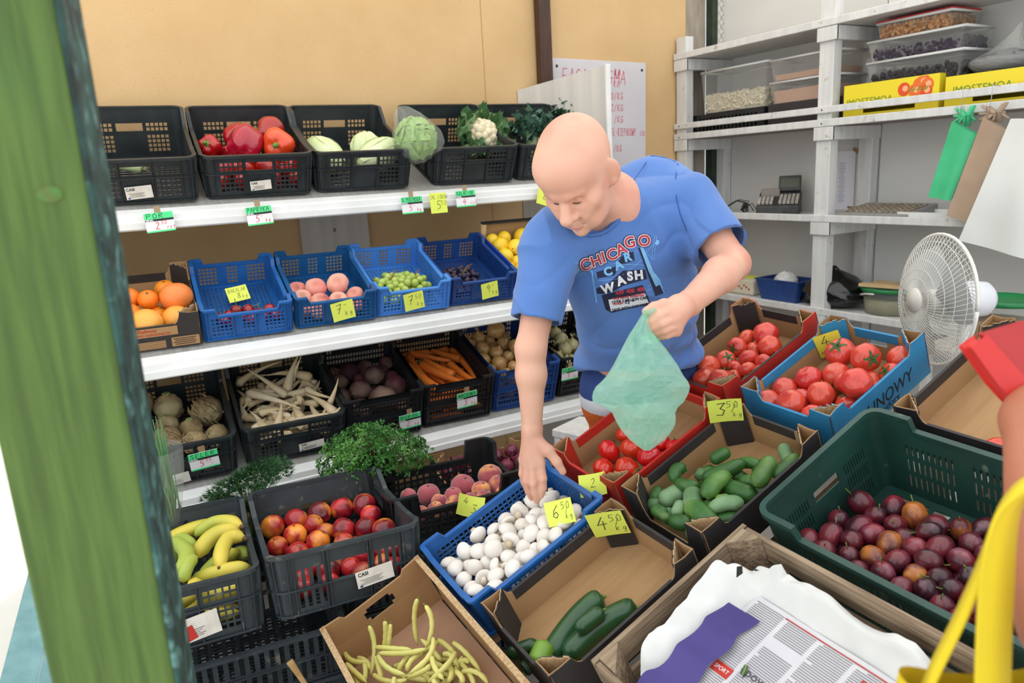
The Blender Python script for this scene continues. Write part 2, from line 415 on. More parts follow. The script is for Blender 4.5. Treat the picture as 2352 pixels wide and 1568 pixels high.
# uprights behind the shelves and the end panel
up = MB().box2((.845, YW - .03, 0), (1.165, YW - .006, 1.72), 0, Mi); u1 = up.obj('back_upright', m_lam, unit, bevel=.002)
for z in (1.33, .86):
    MB().lathe([(0, -.004), (.006, -.004), (.008, 0), (0, 0)], 12, 0, Mi @ Matrix.Translation((1.0, YW - .031, z)) @ Matrix.Rotation(R_(90), 4, 'X')).obj('screw', m_steel, u1)
e = MB(); qa, qb = Vector((2.035, YW - .006, 0)), Vector((2.31, 3.06, 0)); qn = Vector((qb.y - qa.y, qa.x - qb.x, 0)).normalized() * -.016
e.add([Mi @ Vector((p.x, p.y, z)) for p, z in ((qa, 0), (qb, 0), (qb, 2.028), (qa, 1.955), (qa + qn, 0), (qb + qn, 0), (qb + qn, 2.028), (qa + qn, 1.955))], [(0, 1, 2, 3), (7, 6, 5, 4), (0, 4, 5, 1), (1, 5, 6, 2), (2, 6, 7, 3), (3, 7, 4, 0)])
ep = e.obj('end_panel', m_lam, unit, bevel=.001)
MB().box2((2.305, 3.045, 0), (2.332, 3.062, 2.032), 0, Mi).obj('edge_strip', m_lip, ep, bevel=.003)
MB().box2((XA, YW - .03, 0), (XA + .02, YW - .006, 1.72), 0, Mi).obj('back_upright', m_lam, unit)
MB().box2((-.32, 2.68, 0), (-.302, YW - .004, 1.72), 0, Mi).obj('end_panel', m_lam, unit)
# whiteboard
wb = thing('whiteboard', 'whiteboard of handwritten red bean prices on the ochre wall', 'whiteboard', Matrix.Translation((2.54, YW - .012, 1.8)) @ Matrix.Rotation(R_(90), 4, 'X') @ Matrix.Rotation(R_(-1.2), 4, 'Z'))
MB().box2((-.31, -.32, -.006), (.33, .31, .006)).obj('board', mat('whiteboard_face', 'd6d2d8', .35, 'cdc9cf', 3), wb, bevel=.002)
MB().box2((-.315, -.32, -.007), (-.308, .31, .009)).obj('edge', m_lip, wb)
for sx in (.30, -.27): MB().ball(lambda d: Vector((sx + d.x * .008, .27 + d.y * .008, .007 + d.z * .004)), 10, 6).obj('screw_cap', m_blackink, wb)
for wtxt, wx, wy, wh, ww, wl_ in (('FASOLA SMA', -.24, .19, .07, .043, .055), ('80', .10, .235, .035, .028, .08), ('KG', .10, .175, .03, .022, .08), ('-', .06, .235, .03, .03, .08), ('50/KG', .06, .11, .036, .022, .08), ('52/KG', .06, .048, .036, .022, .08), ('2 /KG', .06, -.014, .036, .022, .08), ('0.5L-RZEPAKOWY', .055, -.085, .04, .0145, .06), ('/KG', .10, -.17, .034, .02, .08), ('/KG', .07, -.27, .034, .02, .08), ('SZK', .285, -.085, .025, .013, .08)):
    pen(MB(), wtxt, wx, wy, wh, ww, wl_, z=.0068).obj('writing_line', m_red_ink, wb)
MB().box2((.085, .222, .0066), (.145, .2245, .0069)).obj('writing_line', m_red_ink, wb)

# ================================================================== storage shelving on the right wall
XS = 3.10
st = thing('storage_shelving', 'white painted timber storage shelving on the right wall', 'shelving', Matrix.Translation((3.25, 1.6, 0)))
Si = st.matrix_basis.inverted()
def sbx(a, b, name, m=m_wpost, bev=.003): return MB().box2(a, b, 0, Si).obj(name, m, st, bevel=bev)
PY = (3.395, 2.42, .75)
for k, py in enumerate(PY):
    sbx((XS + .004, py - .04, 0), (XS + .06, py + .04, 2.36 if k else 2.24), 'front_post')
    sbx((3.395, py - .055, 0), (3.45, py + .02, 2.10), 'back_post')
    for z in (2.118, 1.675, 1.230, .775):
        sbx((XS - .01, py - .062, z - .062), (3.45, py - .04, z), 'bracket')
        sbx((XS - .012, py - .062, z - .062), (XS + .003, py + .045, z), 'bracket_end')
ZS = (2.136, 1.692, 1.247, .790)
YA = -.6
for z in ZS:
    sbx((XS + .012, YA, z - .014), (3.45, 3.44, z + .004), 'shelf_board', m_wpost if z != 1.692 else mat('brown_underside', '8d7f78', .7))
    sbx((XS - .014, YA, z - .016), (XS + .003, 3.44, z + .018), 'front_slat')
sbx((XS - .014, YA, 1.737), (XS + .003, 3.44, 1.768), 'front_slat')
for py in (3.395, 2.42):
    for z in (1.752, 1.69): MB().ball(lambda d: Vector((XS - .0145, py, z)) - st.matrix_basis.translation + d * .004, 8, 6).obj('nail', m_blackink, st)
# ================================================================== plastic crates
def grp(n, hole, bar, t): 
    out = []
    for i in range(n): out += [(t.upper() if i else '', bar), (t, hole)]
    return out + [('', bar)]
def breaks(spec, total):
    k = total / sum(l for _, l in spec); p = [0.0]; tags = []
    for t, l in spec: p.append(p[-1] + l * k); tags.append(t)
    return p, tags
def crate_parts(name, w, L, r, taper, rows, endspec, sidespec, Hfun, floor=(9, 16, .022, .01), ribs=(), vribs=True, th=.004, rim=.009, backspec=None, closed=None):
    """meshes wall, rim, base of a perforated crate; local x width, y front to back, z up"""
    S = []; T = []; s0 = 0.0
    segs = []
    def straight(spec, total, a, b, nrm, side):
        nonlocal s0
        p, tg = breaks(spec, total)
        for i in range(len(tg)):
            segs.append((s0 + p[i], s0 + p[i + 1], side + tg[i]))
        path.append((s0, s0 + total, 'l', a, b, nrm, side)); s0 += total
    def corner(cx, cy, a0, side):
        nonlocal s0
        l = r * math.pi / 2
        for i in range(4): segs.append((s0 + l * i / 4, s0 + l * (i + 1) / 4, 'k'))
        path.append((s0, s0 + l, 'c', (cx, cy), a0, None, side)); s0 += l
    path = []
    straight(endspec, w - 2 * r, (-w / 2 + r, 0), (w / 2 - r, 0), (0, -1), 'f')
    corner(w / 2 - r, r, -90, 'fr')
    straight(sidespec, L - 2 * r, (w / 2, r), (w / 2, L - r), (1, 0), 'r')
    corner(w / 2 - r, L - r, 0, 'br')
    straight(backspec or endspec, w - 2 * r, (w / 2 - r, L), (-w / 2 + r, L), (0, 1), 'b')
    corner(-w / 2 + r, L - r, 90, 'bl')
    straight(sidespec, L - 2 * r, (-w / 2, L - r), (-w / 2, r), (-1, 0), 'l')
    corner(-w / 2 + r, r, 180, 'fl')
    tot = s0
    def at(s):
        s = min(max(s, 0), tot)
        for a, b, k, p, q, n, side in path:
            if s <= b + 1e-9:
                t = (s - a) / (b - a)
                if k == 'l': return Vector((p[0] + (q[0] - p[0]) * t, p[1] + (q[1] - p[1]) * t, 0)), Vector((*n, 0)), side, t
                an = R_(q + 90 * t); n = Vector((math.cos(an), math.sin(an), 0))
                return Vector((*p, 0)) + n * r, n, side, t
    us = [segs[0][0]] + [q[1] for q in segs]; ut = [q[2] for q in segs]
    zr, zt = breaks(rows, sum(l for _, l in rows)); ztop = zr[-1]
    cache = {}
    def base(s):
        if s not in cache:
            p, n, side, t = at(s); cache[s] = (p, n, Hfun(side, t, p))
        return cache[s]
    def P(s, z, wth):
        p, n, H = base(s)
        if z > ztop - 1e-6 and z <= ztop + 1e-6: zz = ztop
        zz = z if z <= ztop else H
        q = p - n * (taper * (1 - zz / .2)) + n * (wth - th)
        return Vector((q.x, q.y, zz))
    def solid(i, j):
        if j >= len(zt): return True
        c, rw = ut[i], zt[j]
        if c == 'k': return True
        side, c = c[0], c[1:]
        if c in 'ac' or c in 'AC':
            if c == '' or c == 'A': return True
            if c == 'a': return not (rw in ('l', 'u'))
            if c == 'c': return not (rw in ('u', 'U'))
            if c == 'C': return True
        if c == 'd': return rw not in ('l', 'u')
        return True
    wall = MB().panel(P, us, zr + [9.0], solid, th)
    def loop(mb, zf, o0, o1, h):
        n_ = len(us) - 1; vs = []; fs = []
        for i in range(n_):
            p, n, H = base(us[i]); z = zf(H)
            ins = taper * (1 - z / .2)
            for o_, dz in ((o0, 0), (o1, 0), (o1, h), (o0, h)):
                q = p + n * (o_ - ins); vs.append((q.x, q.y, z + dz))
        for i in range(n_):
            j = (i + 1) % n_
            for k in range(4): fs.append((i * 4 + k, i * 4 + (k + 1) % 4, j * 4 + (k + 1) % 4, j * 4 + k))
        mb.add(vs, fs)
    rm = MB(); loop(rm, lambda H: H - rim, -.006, .008, rim + .001)
    rb = MB()
    for z in ribs: loop(rb, lambda H: z, -.001, .008, .004)
    if vribs:
        for i, t in enumerate(ut):
            if t in ('f', 'b', 'l', 'r') and us[i + 1] - us[i] > .0065 or (t == 'k' and i % 2 == 0):
                p, n, H = base(us[i]); tn = Vector((-n.y, n.x, 0))
                b0 = p - n * taper * (1 - .004 / .2) ; b1 = p - n * taper * (1 - (H - rim) / .2)
                vs = []
                for q, z in ((b0, .004), (b1, H - rim)):
                    for a in (-.0015, .0015):
                        for o_ in (-.001, .008): v = q + tn * a + n * o_; vs.append((v.x, v.y, z))
                rb.add(vs, [(0, 1, 3, 2), (4, 6, 7, 5), (0, 4, 5, 1), (2, 3, 7, 6), (0, 2, 6, 4), (1, 5, 7, 3)])
    nx, ny, hl, br = floor
    fx, _ = breaks([('', .02)] + grp(nx, hl, br, 'h') + [('', .02)], w - 2 * taper)
    fxt = _; fy, fyt = breaks([('', .02)] + grp(ny, .014, .008, 'h') + [('', .02)], L - 2 * taper)
    bs = MB().panel(lambda a, b, c: Vector((a - (w / 2 - taper), b + taper, .002 + c)), fx, fy, lambda i, j: not (fxt[i] == 'h' and fyt[j] == 'h'), .004)
    return {'wall': wall.mesh(name + '_wall', m_black), 'rim': rm.mesh(name + '_rim', m_black), 'rib': rb.mesh(name + '_rib', m_black) if rb.f else None, 'base': bs.mesh(name + '_base', m_black), 'dim': (w, L)}
def HA(hf, hb, hs):
    def f(side, t, p):
        if side in ('b', 'br', 'bl'): return hb
        if side in ('f', 'fr', 'fl'): return hf
        tt = t if side == 'r' else 1 - t
        if tt > .88: return hb
        if tt > .80: return hs + (hb - hs) * (tt - .80) / .08
        return hf - .004 + (hs - hf + .004) * min(1, tt / .3)
    return f
def HB(h0, up, span):
    def f(side, t, p):
        if len(side) == 2: return h0 + up
        return h0 + (up if min(t, 1 - t) < span else 0)
    return f
endA = [('', .02)] + grp(5, .012, .005, 'a') + [('', .008), ('c', .1), ('', .008)] + grp(5, .012, .005, 'a') + [('', .02)]
sideA = [('', .05)] + grp(6, .009, .006, 'a') + [('', .03)] + grp(6, .009, .006, 'a') + [('', .03)] + grp(6, .009, .006, 'a') + [('', .09)]
rowsA = [('', .02)] + grp(4, .0125, .005, 'l') + [('', .006)] + grp(2, .013, .005, 'u')
TA = crate_parts('crate_a', .392, .50, .035, .012, rowsA, endA, sideA, HA(.165, .2, .152), ribs=(.006, .094), floor=(7, 18, .04, .008))
endN = [('', .018)] + grp(4, .011, .011, 'a') + [('', .008), ('c', .11), ('', .008)] + grp(4, .011, .011, 'a') + [('', .018)]
rowsN = [('', .02), ('l', .045), ('', .012), ('u', .05)]
TN = crate_parts('crate_n', .40, .50, .04, .012, rowsN, endN, sideA, HA(.175, .2, .16), ribs=(.006, .074), floor=(7, 18, .04, .008))
TS = crate_parts('crate_s', .36, .50, .035, .012, rowsA, endA, sideA, HA(.16, .2, .15), ribs=(.006, .094), floor=(7, 18, .04, .008))
endB = [('', .012)] + grp(5, .010, .0042, 'a') + [('', .03)] + grp(3, .010, .0042, 'a') + [('', .03)] + grp(5, .010, .0042, 'a') + [('', .012)]
sideB = [('', .012)] + grp(24, .0105, .0042, 'a') + [('', .012)]
rowsB = [('', .012)] + grp(5, .010, .0042, 'l')
TB = crate_parts('crate_b', .288, .40, .010, .004, rowsB, endB, sideB, HB(.096, .024, .13), ribs=(.003,), vribs=True, th=.003, floor=(16, 24, .01, .005), rim=.006)
endM = [('', .012)] + grp(20, .010, .0045, 'a') + [('', .012)]
TM = crate_parts('crate_m', .30, .415, .010, .004, rowsB, endM, sideB, HB(.104, .022, .12), ribs=(.003,), vribs=False, th=.003, floor=(16, 24, .01, .005), rim=.006)
endC = [('', .03)] + grp(14, .014, .006, 'a') + [('', .03)]
sideC = [('', .03)] + grp(9, .014, .006, 'a') + [('', .03)]
rowsC = [('', .015)] + grp(3, .014, .006, 'l')
TC = crate_parts('crate_c', .46, .31, .03, .012, rowsC, endC, sideC, HB(.098, .062, .16), ribs=(.004,), floor=(22, 16, .012, .005), rim=.008)
endS = [('', .02)] + grp(12, .013, .012, 'a') + [('', .02)]
TO = crate_parts('crate_o', .298, .42, .014, .008, [('', .02)] + grp(3, .016, .008, 'l') + [('', .01)] + grp(3, .016, .008, 'u'), endM, sideB, HB(.165, .03, .14), ribs=(.004, .09), floor=(14, 20, .012, .006), rim=.007)
slit = grp(9, .0035, .0065, 'a') 
endG = [('', .03)] + slit + [('', .02)] + slit + [('', .02)] + slit + [('', .03)]
sideG = [('', .03)] + slit + [('', .02), ('c', .1), ('', .02)] + slit + [('', .03)]
rowsG = [('', .03), ('l', .035), ('', .012), ('l', .035), ('', .012), ('u', .03)]
endGh = [('', .03)] + slit + [('', .02), ('c', .11), ('', .02)] + slit + [('', .03)]
def HG(side, t, p):
    return .215 + (.03 if (side in ('b', 'br', 'bl') or (side in 'lr' and p.y > .42)) else 0)
TG = crate_parts('crate_g', .58, .40, .03, .012, rowsG, endG, sideG, lambda s, t, p: .2 + (.03 if (s in ('fr', 'br', 'fl', 'bl') or (s in 'fb' and min(t, 1 - t) < .14) or s in 'lr') else 0), floor=(10, 18, .03, .008), ribs=(.004,), vribs=False, rim=.012)
TL = crate_parts('crate_l', .60, .40, .03, .006, [('', .012), ('l', .05), ('', .012), ('u', .05)], [('', .02)] + grp(20, .013, .013, 'd'.replace('d', 'a')) + [('', .02)], [('', .02)] + grp(14, .013, .013, 'a') + [('', .02)], lambda s, t, p: .138, ribs=(.004, .066), floor=(14, 20, .02, .008))
def setmat(o, m):
    o.material_slots[0].link = 'OBJECT'; o.material_slots[0].material = m
def crate(name, label, T, M, m, group=None, sticker=None, cat='crate'):
    t = thing(name, label, cat, M, group)
    for part, nm in (('wall', 'side_wall'), ('rim', 'rim'), ('rib', 'rib'), ('base', 'base_grid')):
        if T[part]:
            setmat(put(nm, T[part], t), m)
    if sticker:
        x, z, w, h, a = sticker[:5]
        s = MB(); SM = Matrix.Translation((x, -.0125 + .012 * (1 - z / .2), z)) @ Matrix.Rotation(R_(90 - 3), 4, 'X') @ Matrix.Rotation(R_(a), 4, 'Z')
        s.box((0, 0, 0), (w, h, .0006), 0, SM); lo = s.obj('sticker', m_label, t, label='paper sticker')
        k = text_mb('CASI', h * .3, M=SM @ Matrix.Translation((-w * .3, h * .18, .0008)), bold=.0004)
        for q in range(5): k.box((-w * .1, -.002 - q * h * .075, .0005), (w * (.62 - .1 * (q % 3)), h * .02, .0004), 0, SM)
        k.obj('print', m_blackink, lo)
        b = MB().box((-w * .4, -h * .4, .0005), (w * .08, h * .12, .0004), 0, SM); b.obj('flag', mat('flag_blue', '2b3f86', .6), lo)
        if len(sticker) > 5:
            r = MB().box((-w * .2, -h * .1, .0009), (w * .42, h * .6, .0004), 0, SM @ Matrix.Rotation(R_(10), 4, 'Z')); r.obj('red_print', m_cred, lo)
    return t
# ---- row 1: black crates
YW1 = -3.8
def rowcrate(k, x, dz=.004): y, z, t = ROWS[k]; return frame(Vector((x, y, z)), YW1, t) @ Matrix.Translation((0, .012, dz))
F_LEEK, F_PEP, F_CHI, F_CAU, F_BRO = [rowcrate(1, x) for x in (.182, .594, 1.002, 1.500, 1.912)]
g1 = 'black crates on the top shelf'
crate('vegetable_crate', 'black plastic crate at the left end of the top shelf, nearly empty, white label', TA, F_LEEK, m_black, g1, (0, .048, .085, .045, 4))
crate('vegetable_crate', 'black plastic crate full of red bell peppers on the top shelf', TA, F_PEP, m_black, g1, (.0, .05, .075, .035, 4))
crate('vegetable_crate', 'black plastic crate of pale Chinese cabbage on the top shelf', TA, F_CHI, m_black, g1)
crate('vegetable_crate', 'black plastic crate holding the cauliflower on the top shelf', TA, F_CAU, m_black, g1)
crate('vegetable_crate', 'black plastic crate of broccoli leaves behind the bald man\'s head', TA, F_BRO, m_black, g1)
# ---- row 2: blue crates
F_B = [rowcrate(2, x) for x in (.435, .745, 1.045, 1.345)]
g2 = 'blue mesh crates on the middle shelf'
crate('mesh_crate', 'blue mesh crate with a few red fruits and a note, beside the orange box', TB, F_B[0], m_blue, g2)
crate('mesh_crate', 'dark teal-blue mesh crate of flat peaches on the middle shelf', TB, F_B[1], m_blue4, g2)
crate('mesh_crate', 'light blue mesh crate of green grapes on the middle shelf', TB, F_B[2], m_blue2, g2)
crate('mesh_crate', 'navy blue mesh crate of dark grapes beside the lemons', TB, F_B[3], m_blue3, g2)
# ---- row 3
F_CEL, F_PAR = rowcrate(3, .155), rowcrate(3, .54)
F_BEE, F_CAR, F_ONI, F_WON = rowcrate(3, .875), rowcrate(3, 1.185), rowcrate(3, 1.50), rowcrate(3, 1.82)
g3 = 'crates on the lowest shelf'
crate('vegetable_crate', 'black crate of celeriac at the left of the lowest shelf', TS, F_CEL, m_black, g3, (-.02, .03, .08, .04, 6))
crate('vegetable_crate', 'black crate heaped with long white parsley roots', TS, F_PAR, m_black, g3, (.05, .05, .09, .03, 4))
crate('vegetable_crate', 'black crate of purple beetroots on the lowest shelf', TO, F_BEE, m_blackd, g3)
crate('vegetable_crate', 'black crate of orange carrots on the lowest shelf', TO, F_CAR, m_blackd, g3)
crate('mesh_crate', 'blue crate of brown onions beside the carrots', TO, F_ONI, m_blue3, g3)
crate('vegetable_crate', 'black crate of pale onions behind the man\'s right arm', TO, F_WON, m_blackd, g3)
# ---- front row, standing on a stack of crates
F_NEC = frame(Vector((.462, 1.755, .462)), -5.2, -4.5)
F_BAN = frame(Vector((.045, 1.80, .455)), -5.2, -4.5)
F_PCH = frame(Vector((.892, 1.985, .445)), -4, 3)
g4 = 'crates in the front row'
crate('fruit_crate', 'dusty black crate of nectarines in the front row', TN, F_NEC, m_grey, g4, (.06, .065, .10, .045, 5))
crate('fruit_crate', 'dusty black crate of bananas beside the green post', TA, F_BAN, m_grey, g4, (.03, .055, .12, .06, 7, 1))
crate('fruit_crate', 'low black mesh crate of fuzzy peaches', TC, F_PCH, m_blackd, g4)
g5 = 'empty crates stacked under the front row'
for i, (x, z) in enumerate(((.18, .28), (.18, .14), (.18, 0))):
    crate('stacking_crate', ('empty slotted black crate directly under the bananas', 'empty slotted black crate, middle of the stack under the bananas', 'empty slotted black crate at the bottom of the stack under the bananas')[i], TL, frame(Vector((x - .05, 1.775, z)), -5), m_grey, g5)
for i, (x, z) in enumerate(((.80, .28), (.80, .14), (.80, .0))):
    crate('stacking_crate', ('empty slotted black crate directly under the peaches', 'empty slotted black crate, middle of the stack under the peaches', 'empty slotted black crate at the bottom of the stack under the peaches')[i], TL, frame(Vector((x, 1.95, z)), -5), m_grey, g5)
crate('stacking_crate', 'small empty black crate on the ground by the bean box', TA, frame(Vector((.12, 1.22, .0)), 12, 0), m_blackd, g5)

# ================================================================== the island of tilted boxes
SL = math.degrees(math.atan(.431))
def isl(x, y, h):
    """frame on the sloping island whose rim plane is h above it; local x runs up the slope, y towards the wall"""
    n = Vector((-.431, -.037, 1)).normalized()
    p = Vector((x, y, .234 + .431 * x + .037 * y)) - n * h
    return frame(p, 0, 2, -SL)
stand = thing('display_stand', 'wooden slatted stand carrying the tilted boxes', 'stand', Matrix.Translation((1.2, 1.2, 0)))
sti = stand.matrix_basis.inverted()
fs_ = isl(1.2, 1.12, .28)
for i in range(8):
    MB().box2((-.66, -.62 + i * .155, -.03), (.78, -.52 + i * .155, -.012), 0, sti @ fs_).obj('slat', m_wood, stand, bevel=.002)
for x, y in ((.62, .55), (.62, 1.7), (1.8, .55), (1.8, 1.7)):
    zt = .234 + .431 * x + .037 * y - .33
    MB().box2((x - .03, y - .03, 0), (x + .03, y + .03, zt), 0, sti).obj('leg', m_wood, stand, bevel=.002)
def tray(name, label, M, a, b, hw, hp, outer, band, diag, inner=None, group=None, slot=(), skipband=(), low={}):
    """open cardboard tray: a along x, b along y, walls hw high, corner posts hp high"""
    inner = inner or m_card; hw0 = hw
    t = thing(name, label, 'box', M, group)
    rng = random.Random(name + label)
    MB().box2((-a / 2 + .004, -b / 2 + .004, 0), (a / 2 - .004, b / 2 - .004, .005)).obj('base', inner, t)
    def wall(k):
        hw = low.get(k, hw0)
        ln = a if k % 2 == 0 else b
        Mw = Matrix.Rotation(R_(90 * k), 4, 'Z') @ Matrix.Translation((0, -(b if k % 2 == 0 else a) / 2, 0))
        pc = .058
        us = [0, .03, pc, pc + .004, pc + .010, pc + .018]
        mid = [ln / 2 - .04, ln / 2 - .03, ln / 2 + .03, ln / 2 + .04]
        us = us + mid + [ln - u for u in us[::-1]]
        jit = [rng.uniform(-.0035, .0035) for _ in us]
        def H(u):
            d = min(u, ln - u)
            if d < pc + .001: return hp
            if d > pc + .016: return hw
            return hp + (hw - hp) * (1 - (1 - (d - pc) / .018) ** 2)
        def P(y0):
            def f(u, v, w):
                h = H(u) + (jit[min(range(len(us)), key=lambda q: abs(us[q] - u))] if v > .99 and min(u, ln - u) < .06 else 0)
                return Vector((u - ln / 2, y0 + w, v * h))
            return f
        hs = k in slot
        sol = (lambda i, j: not (us[i] >= ln / 2 - .031 and us[i + 1] <= ln / 2 + .031 and j == 1)) if hs else (lambda i, j: True)
        vs_ = [0, .55, .78, 1]
        w = MB().panel(P(0), us, vs_, sol, .0022, 0).panel(P(.0023), us, vs_, sol, .0022, 1)
        w = w.obj('wall', [outer, inner], t, Mw)
        if k not in skipband:
            bd = MB()
            ub = [pc + .02, ln - pc - .02]
            bd.panel(lambda u, v, w_: Vector((u - ln / 2, .0047 + w_, hw - .027 + v * .0275)), ub, [0, 1], lambda i, j: True, .0012, 0)
            bd.panel(lambda u, v, w_: Vector((u - ln / 2, -.0012 + v * .0075, hw + w_)), ub, [0, 1], lambda i, j: True, .0014, 0)
            bd.obj('edge_band', band, w)
    for k in range(4): wall(k)
    for sx in (-1, 1):
        for sy in (-1, 1):
            c = .056
            A = Vector((sx * (a / 2 - c), sy * (b / 2 - .006), 0)); B = Vector((sx * (a / 2 - .006), sy * (b / 2 - c), 0))
            n = Vector((-sx, -sy, 0)).normalized()
            cp = MB()
            for i in range(6):
                q0 = A.lerp(B, i / 6); q1 = A.lerp(B, (i + 1) / 6); hh = hp + rng.uniform(-.006, .004); h1 = hp + rng.uniform(-.006, .004)
                for off, m in ((0, 1), (.0025, 0)):
                    v = [q0 + n * off, q1 + n * off, q1 + n * (off + .0024), q0 + n * (off + .0024)]
                    vs = [(p.x, p.y, .005) for p in v] + [(p.x, p.y, h) for p, h in zip(v, (hh, h1, h1, hh))]
                    cp.add(vs, [(0, 1, 5, 4), (1, 2, 6, 5), (2, 3, 7, 6), (3, 0, 4, 7), (4, 5, 6, 7)], m)
            cp.obj('corner_post', [diag, m_cardin], t)
    return t
gb = 'cardboard trays on the tilted island'
HP, HW = .128, .098
F_CUC = isl(.853, 1.256, HP); F_GHE = isl(1.268, 1.262, HP); F_BLU = isl(1.685, 1.266, HP); F_BLK = isl(1.672, 1.600, HP); F_RED = isl(1.262, 1.578, HP); F_EMP = isl(1.79, .83, HP)
F_MUS = isl(.842, 1.575, .124) @ Matrix.Translation((0, 0, 0))
tray('cardboard_tray', 'black-edged cardboard tray with long cucumbers and a 4.50 note', F_CUC, .415, .297, HW, HP, m_cblk, m_cblk, m_cblk, group=gb)
tray('cardboard_tray', 'black-edged cardboard tray heaped with gherkins and a 3.50 note', F_GHE, .405, .29, HW, HP, m_cblk, m_cblk, m_cblk, group=gb, skipband=(3,), low={3: .05})
tb_ = tray('cardboard_tray', 'bright blue cardboard tray of large raspberry tomatoes', F_BLU, .392, .288, HW, HP, m_cblue, m_cblue, m_cblue, group=gb, slot=(1,))
tx = MB(); TXM = Matrix.Translation((-.01, -.144 - .0008, .03)) @ Matrix.Rotation(R_(90), 4, 'X')
text_mb('MALINOWY', .052, tx, TXM, shear=.15, sx=.92); tx.obj('printed_name', m_blackink, tb_)
tx = MB(); text_mb('pomidory', .03, tx, Matrix.Translation((-.0, -.144 - .0008, .008)) @ Matrix.Rotation(R_(90), 4, 'X'), shear=.15); tx.obj('printed_name', m_blackink, tb_)
tray('cardboard_tray', 'black-edged cardboard tray of round red tomatoes beside the man\'s hip', F_BLK, .41, .29, HW, HP, m_cred, m_cblk, m_cblk, group=gb)
tray('cardboard_tray', 'red-edged cardboard tray of tomatoes under the green plastic bag', F_RED, .405, .29, HW, HP, m_cred, m_cred, m_cred, group=gb)
tray('cardboard_tray', 'nearly empty black-edged cardboard tray below the red wallet', F_EMP, .42, .38, HW, HP, m_cblk, m_cblk, m_cblk, group=gb)
crate('mesh_crate', 'blue mesh crate full of white mushrooms under the man\'s hand', TM, F_MUS @ Matrix.Rotation(R_(-90), 4, 'Z') @ Matrix.Rotation(R_(-.5), 4, 'Z') @ Matrix.Translation((0, -.21, 0)), m_blue)
F_PLU = isl(1.368, .762, .215)
crate('fruit_crate', 'deep dark green plastic crate of plums', TG, F_PLU @ Matrix.Rotation(R_(-90), 4, 'Z') @ Matrix.Translation((0, -.195, 0)), m_green)
# ---- bean box
F_BEA = isl(.492, 1.43, .175)
bb = thing('bean_box', 'worn brown cardboard box of yellow wax beans', 'box', F_BEA)
MB().box2((-.143, -.29, 0), (.143, .285, .006)).obj('base', mat('pinkish_card', 'bc9478', .85, 'ae866a', 4), bb)
def bwall(a, b, nm, hole=False, h=.165):
    a = Vector(a); b = Vector(b); ln = (b - a).length; d = (b - a).normalized(); n = Vector((-d.y, d.x, 0))
    us = [0, .012, .05, .06, ln / 2 - .05, ln / 2 - .044, ln / 2 - .034, ln / 2 + .034, ln / 2 + .044, ln / 2 + .05, ln - .06, ln - .05, ln - .012, ln]
    vs = [0, .086, .096, .122, .132, 1]
    def P(u, v, w):
        e_ = min(u, ln - u); H = h - .014 if e_ > .055 and hole else h
        z = v if v < 1 else H + (0 if e_ > .02 else .004)
        q = a + d * u + n * w + n * (.006 * math.sin(z * 22))
        return Vector((q.x, q.y, z))
    def sol(i, j):
        if not hole: return True
        c = (us[i] + us[i + 1]) / 2 - ln / 2
        if abs(c) < .034 and 1 <= j <= 3: return False
        if abs(c) < .044 and j == 2: return False
        return True
    return MB().panel(P, us, vs, sol, .007).obj(nm, m_card, bb)
bwall((-.147, .285, 0), (.147, .285, 0), 'wall', True); bwall((-.147, -.29, 0), (-.147, .285, 0), 'wall'); bwall((.147, .285, 0), (.147, -.29, 0), 'wall'); bwall((.147, -.29, 0), (-.147, -.29, 0), 'wall', True)
for sx in (-1, 1):
    e = MB().box2((sx * .152, -.292, .16), (sx * .138, .292, .1685)); e.obj('torn_edge', m_cardin, bb)
# ---- wooden crate with newspaper
F_WOO = isl(.945, .785, .15)
m_wood = mat('weathered_plank', 'a38d74', .85, '735e4a', 5, stretch=(1.2, 26, 26), bump=.5, bscale=8, bstretch=(2, 30, 30), col3='6a5644', scale3=10, lo3=.62, hi3=.75)
m_wood2 = mat('weathered_plank_cross', 'a38d74', .85, '735e4a', 5, stretch=(26, 1.2, 26), bump=.5, bscale=8, bstretch=(30, 2, 30), col3='6a5644', scale3=10, lo3=.62, hi3=.75)
wc = thing('wooden_crate', 'weathered wooden crate lined with white paper and newspaper', 'crate', F_WOO)
A_, B_, HC = .225, .28, .15
for s in (-1, 1):
    for z0, z1 in ((.0, .055), (.085, HC)):
        MB().box2((-A_, s * B_ - .006, z0), (A_, s * B_ + .006, z1)).obj('plank', m_wood, wc, bevel=.0015)
        MB().box2((s * (A_ - .007) - .006, -B_ + .008, z0 - .001), (s * (A_ - .007) + .006, B_ - .008, z1 - .003)).obj('plank', m_wood2, wc, bevel=.0015)
    for t in (-1, 1):
        cp = MB(); x0, y0 = s * (A_ - .014), t * (B_ - .007); c = .052
        tri = [(x0, y0), (x0 - s * c, y0), (x0, y0 - t * c)]
        vs = [(x, y, .004) for x, y in tri] + [(x, y, HC + .004) for x, y in tri]
        cp.add(vs, [(0, 1, 2), (3, 4, 5), (0, 1, 4, 3), (1, 2, 5, 4), (2, 0, 3, 5)])
        cp.obj('corner_block', m_wood, wc, bevel=.001)
for i in range(5): MB().box2((-A_ + .02, -B_ + .02 + i * .108, -.008), (A_ - .02, -B_ + .11 + i * .108, -.001)).obj('base_slat', m_wood, wc)
